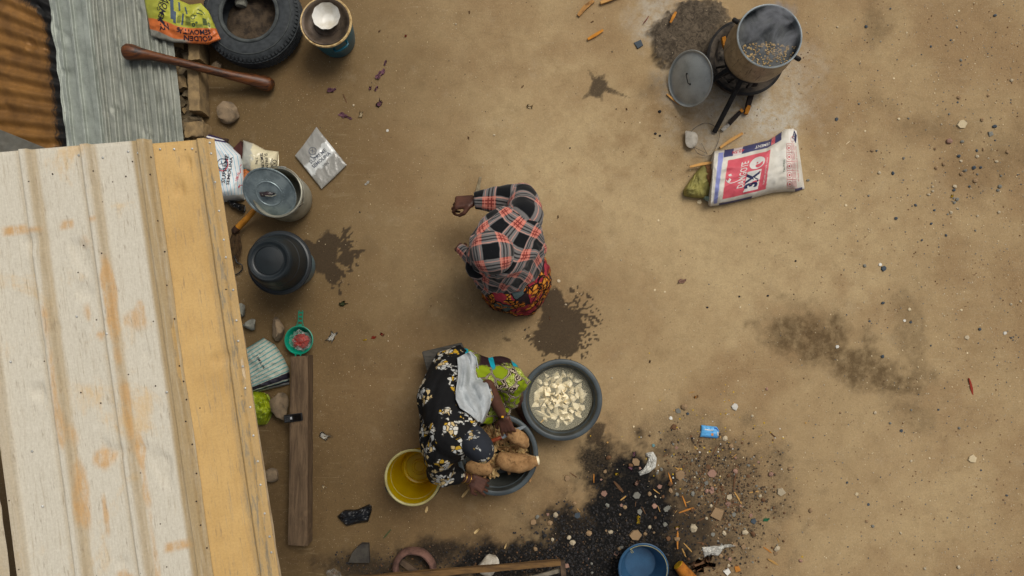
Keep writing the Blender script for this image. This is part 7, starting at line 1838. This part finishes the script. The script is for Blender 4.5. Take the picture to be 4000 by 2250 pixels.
# --- gravel and grit too small to count ---------------------------------------------------------
def scatter(name, n, pos, size, cols, label, kinds=('pebble', 'shard'), masked=False):
    per = {}
    for c_ in cols: per[c_] = ([], [])
    tmpl = {}
    for k in kinds:
        for q in range(3):
            me = chip_mesh(q * 31 + 5, k); tmpl[(k, q)] = (np.array([v.co[:] for v in me.vertices]), [tuple(p.vertices) for p in me.polygons]); bpy.data.meshes.remove(me)
    V, F, MI, off = [], [], [], 0
    for _ in range(n):
        u, v = pos()
        if not (1130 < u < 4050 and -30 < v < 2290): continue
        if masked:
            p = P(u, v, 0); i, j = int(round((p.x + 3.6) / .0125)), int(round((p.y + 2.2) / .0125))
            if not (0 <= i < GMASK.shape[1] and 0 <= j < GMASK.shape[0]) or (GMASK if masked == 1 else GMASK2)[j, i] < rs.uniform(.2, .9): continue
        k = rs.choice(kinds); vs, fs = tmpl[(k, rs.randrange(3))]; s = rs.uniform(*size) * PX() * (2 if k == 'splinter' else 1); a = rs.uniform(0, 6.28)
        p = P(u, v, 0); z = gz(u, v); c, sn = math.cos(a), math.sin(a)
        w = np.stack([p.x + s * (vs[:, 0] * c - vs[:, 1] * sn), p.y + s * (vs[:, 0] * sn + vs[:, 1] * c), z + s * .25 + s * vs[:, 2]], -1)
        V.append(w); F += [tuple(i + off for i in f) for f in fs]; MI += [rs.randrange(len(cols))] * len(fs); off += len(vs)
    me = bpy.data.meshes.new(name); me.from_pydata(np.concatenate(V).tolist(), [], F)
    for c_ in cols: me.materials.append(litter_mat(c_))
    me.polygons.foreach_set("material_index", MI); me.update()
    o = bpy.data.objects.new(name, me); COL.objects.link(o); return tag(o, label, "gravel", kind="stuff")
scatter("rubbish_grit", 4200, lambda: (rs.gauss(2700, 210), rs.gauss(1990, 170)), (1.5, 6), ['soil', 'grey', 'soil', 'brown', 'soil', 'soil', 'soil', 'soil', 'brown', 'tan', 'soil', 'dark'], "fine grit, ash and chips mixed over the rubbish patch", ('pebble', 'shard', 'pebble'), 2)
scatter("soot_grit", 2500, lambda: (rs.gauss(2330, 230), rs.gauss(2130, 110)), (1.5, 6), ['dark', 'dark', 'dark', 'dark', 'soot', 'soot', 'dark', 'dark', 'soil'], "fine charcoal grit covering the black burnt patch", masked=True)
scatter("edge_grit", 900, lambda: (rs.uniform(1300, 2300), rs.gauss(2200, 40)), (2, 5), ['dark', 'brown', 'soil', 'soot', 'dark'], "dark crumbs of earth along the bottom edge", masked=True)
scatter("sand_grit", 2200, lambda: (4000 - abs(rs.gauss(0, 550)), rs.uniform(0, 2250)), (1.2, 3.6), ['tan', 'pale', 'grey', 'slate', 'cream', 'brown'], "loose grit over the sand at the right", ('pebble', 'shard'))
scatter("yard_grit", 1500, lambda: (rs.uniform(1150, 3400), rs.uniform(0, 2100)), (1.0, 2.6), ['tan', 'pale', 'cream', 'brown', 'dark'], "scattered grains and crumbs over the trodden yard", ('pebble', 'shard'))
scatter("yellow_bits", 150, lambda: (rs.gauss(2760, 170), rs.gauss(1740, 130)), (2, 5), ['yellow', 'cream', 'yellow', 'straw', 'white'], "tiny yellow and cream husk bits around the blue packet", ('shard', 'shard'))
# any label still shared by two ungrouped neighbours gets its row counted from the top of the photo
seen = {}
for o in list(COL.objects):
    if o.parent is None and o.get("label") and o.get("group"): seen.setdefault(o["label"], []).append(o)
ORD = ["topmost", "second", "third", "fourth", "fifth", "sixth", "seventh", "eighth", "ninth", "tenth"]
for lab, os_ in seen.items():
    if 1 < len(os_) <= 10:
        os_.sort(key=lambda q: -q.location.y)
        for k, o in enumerate(os_):
            new = f"{lab}, {ORD[k]} from top" if k else f"{lab}, topmost"
            if len(new.split()) <= 16: o["label"] = new
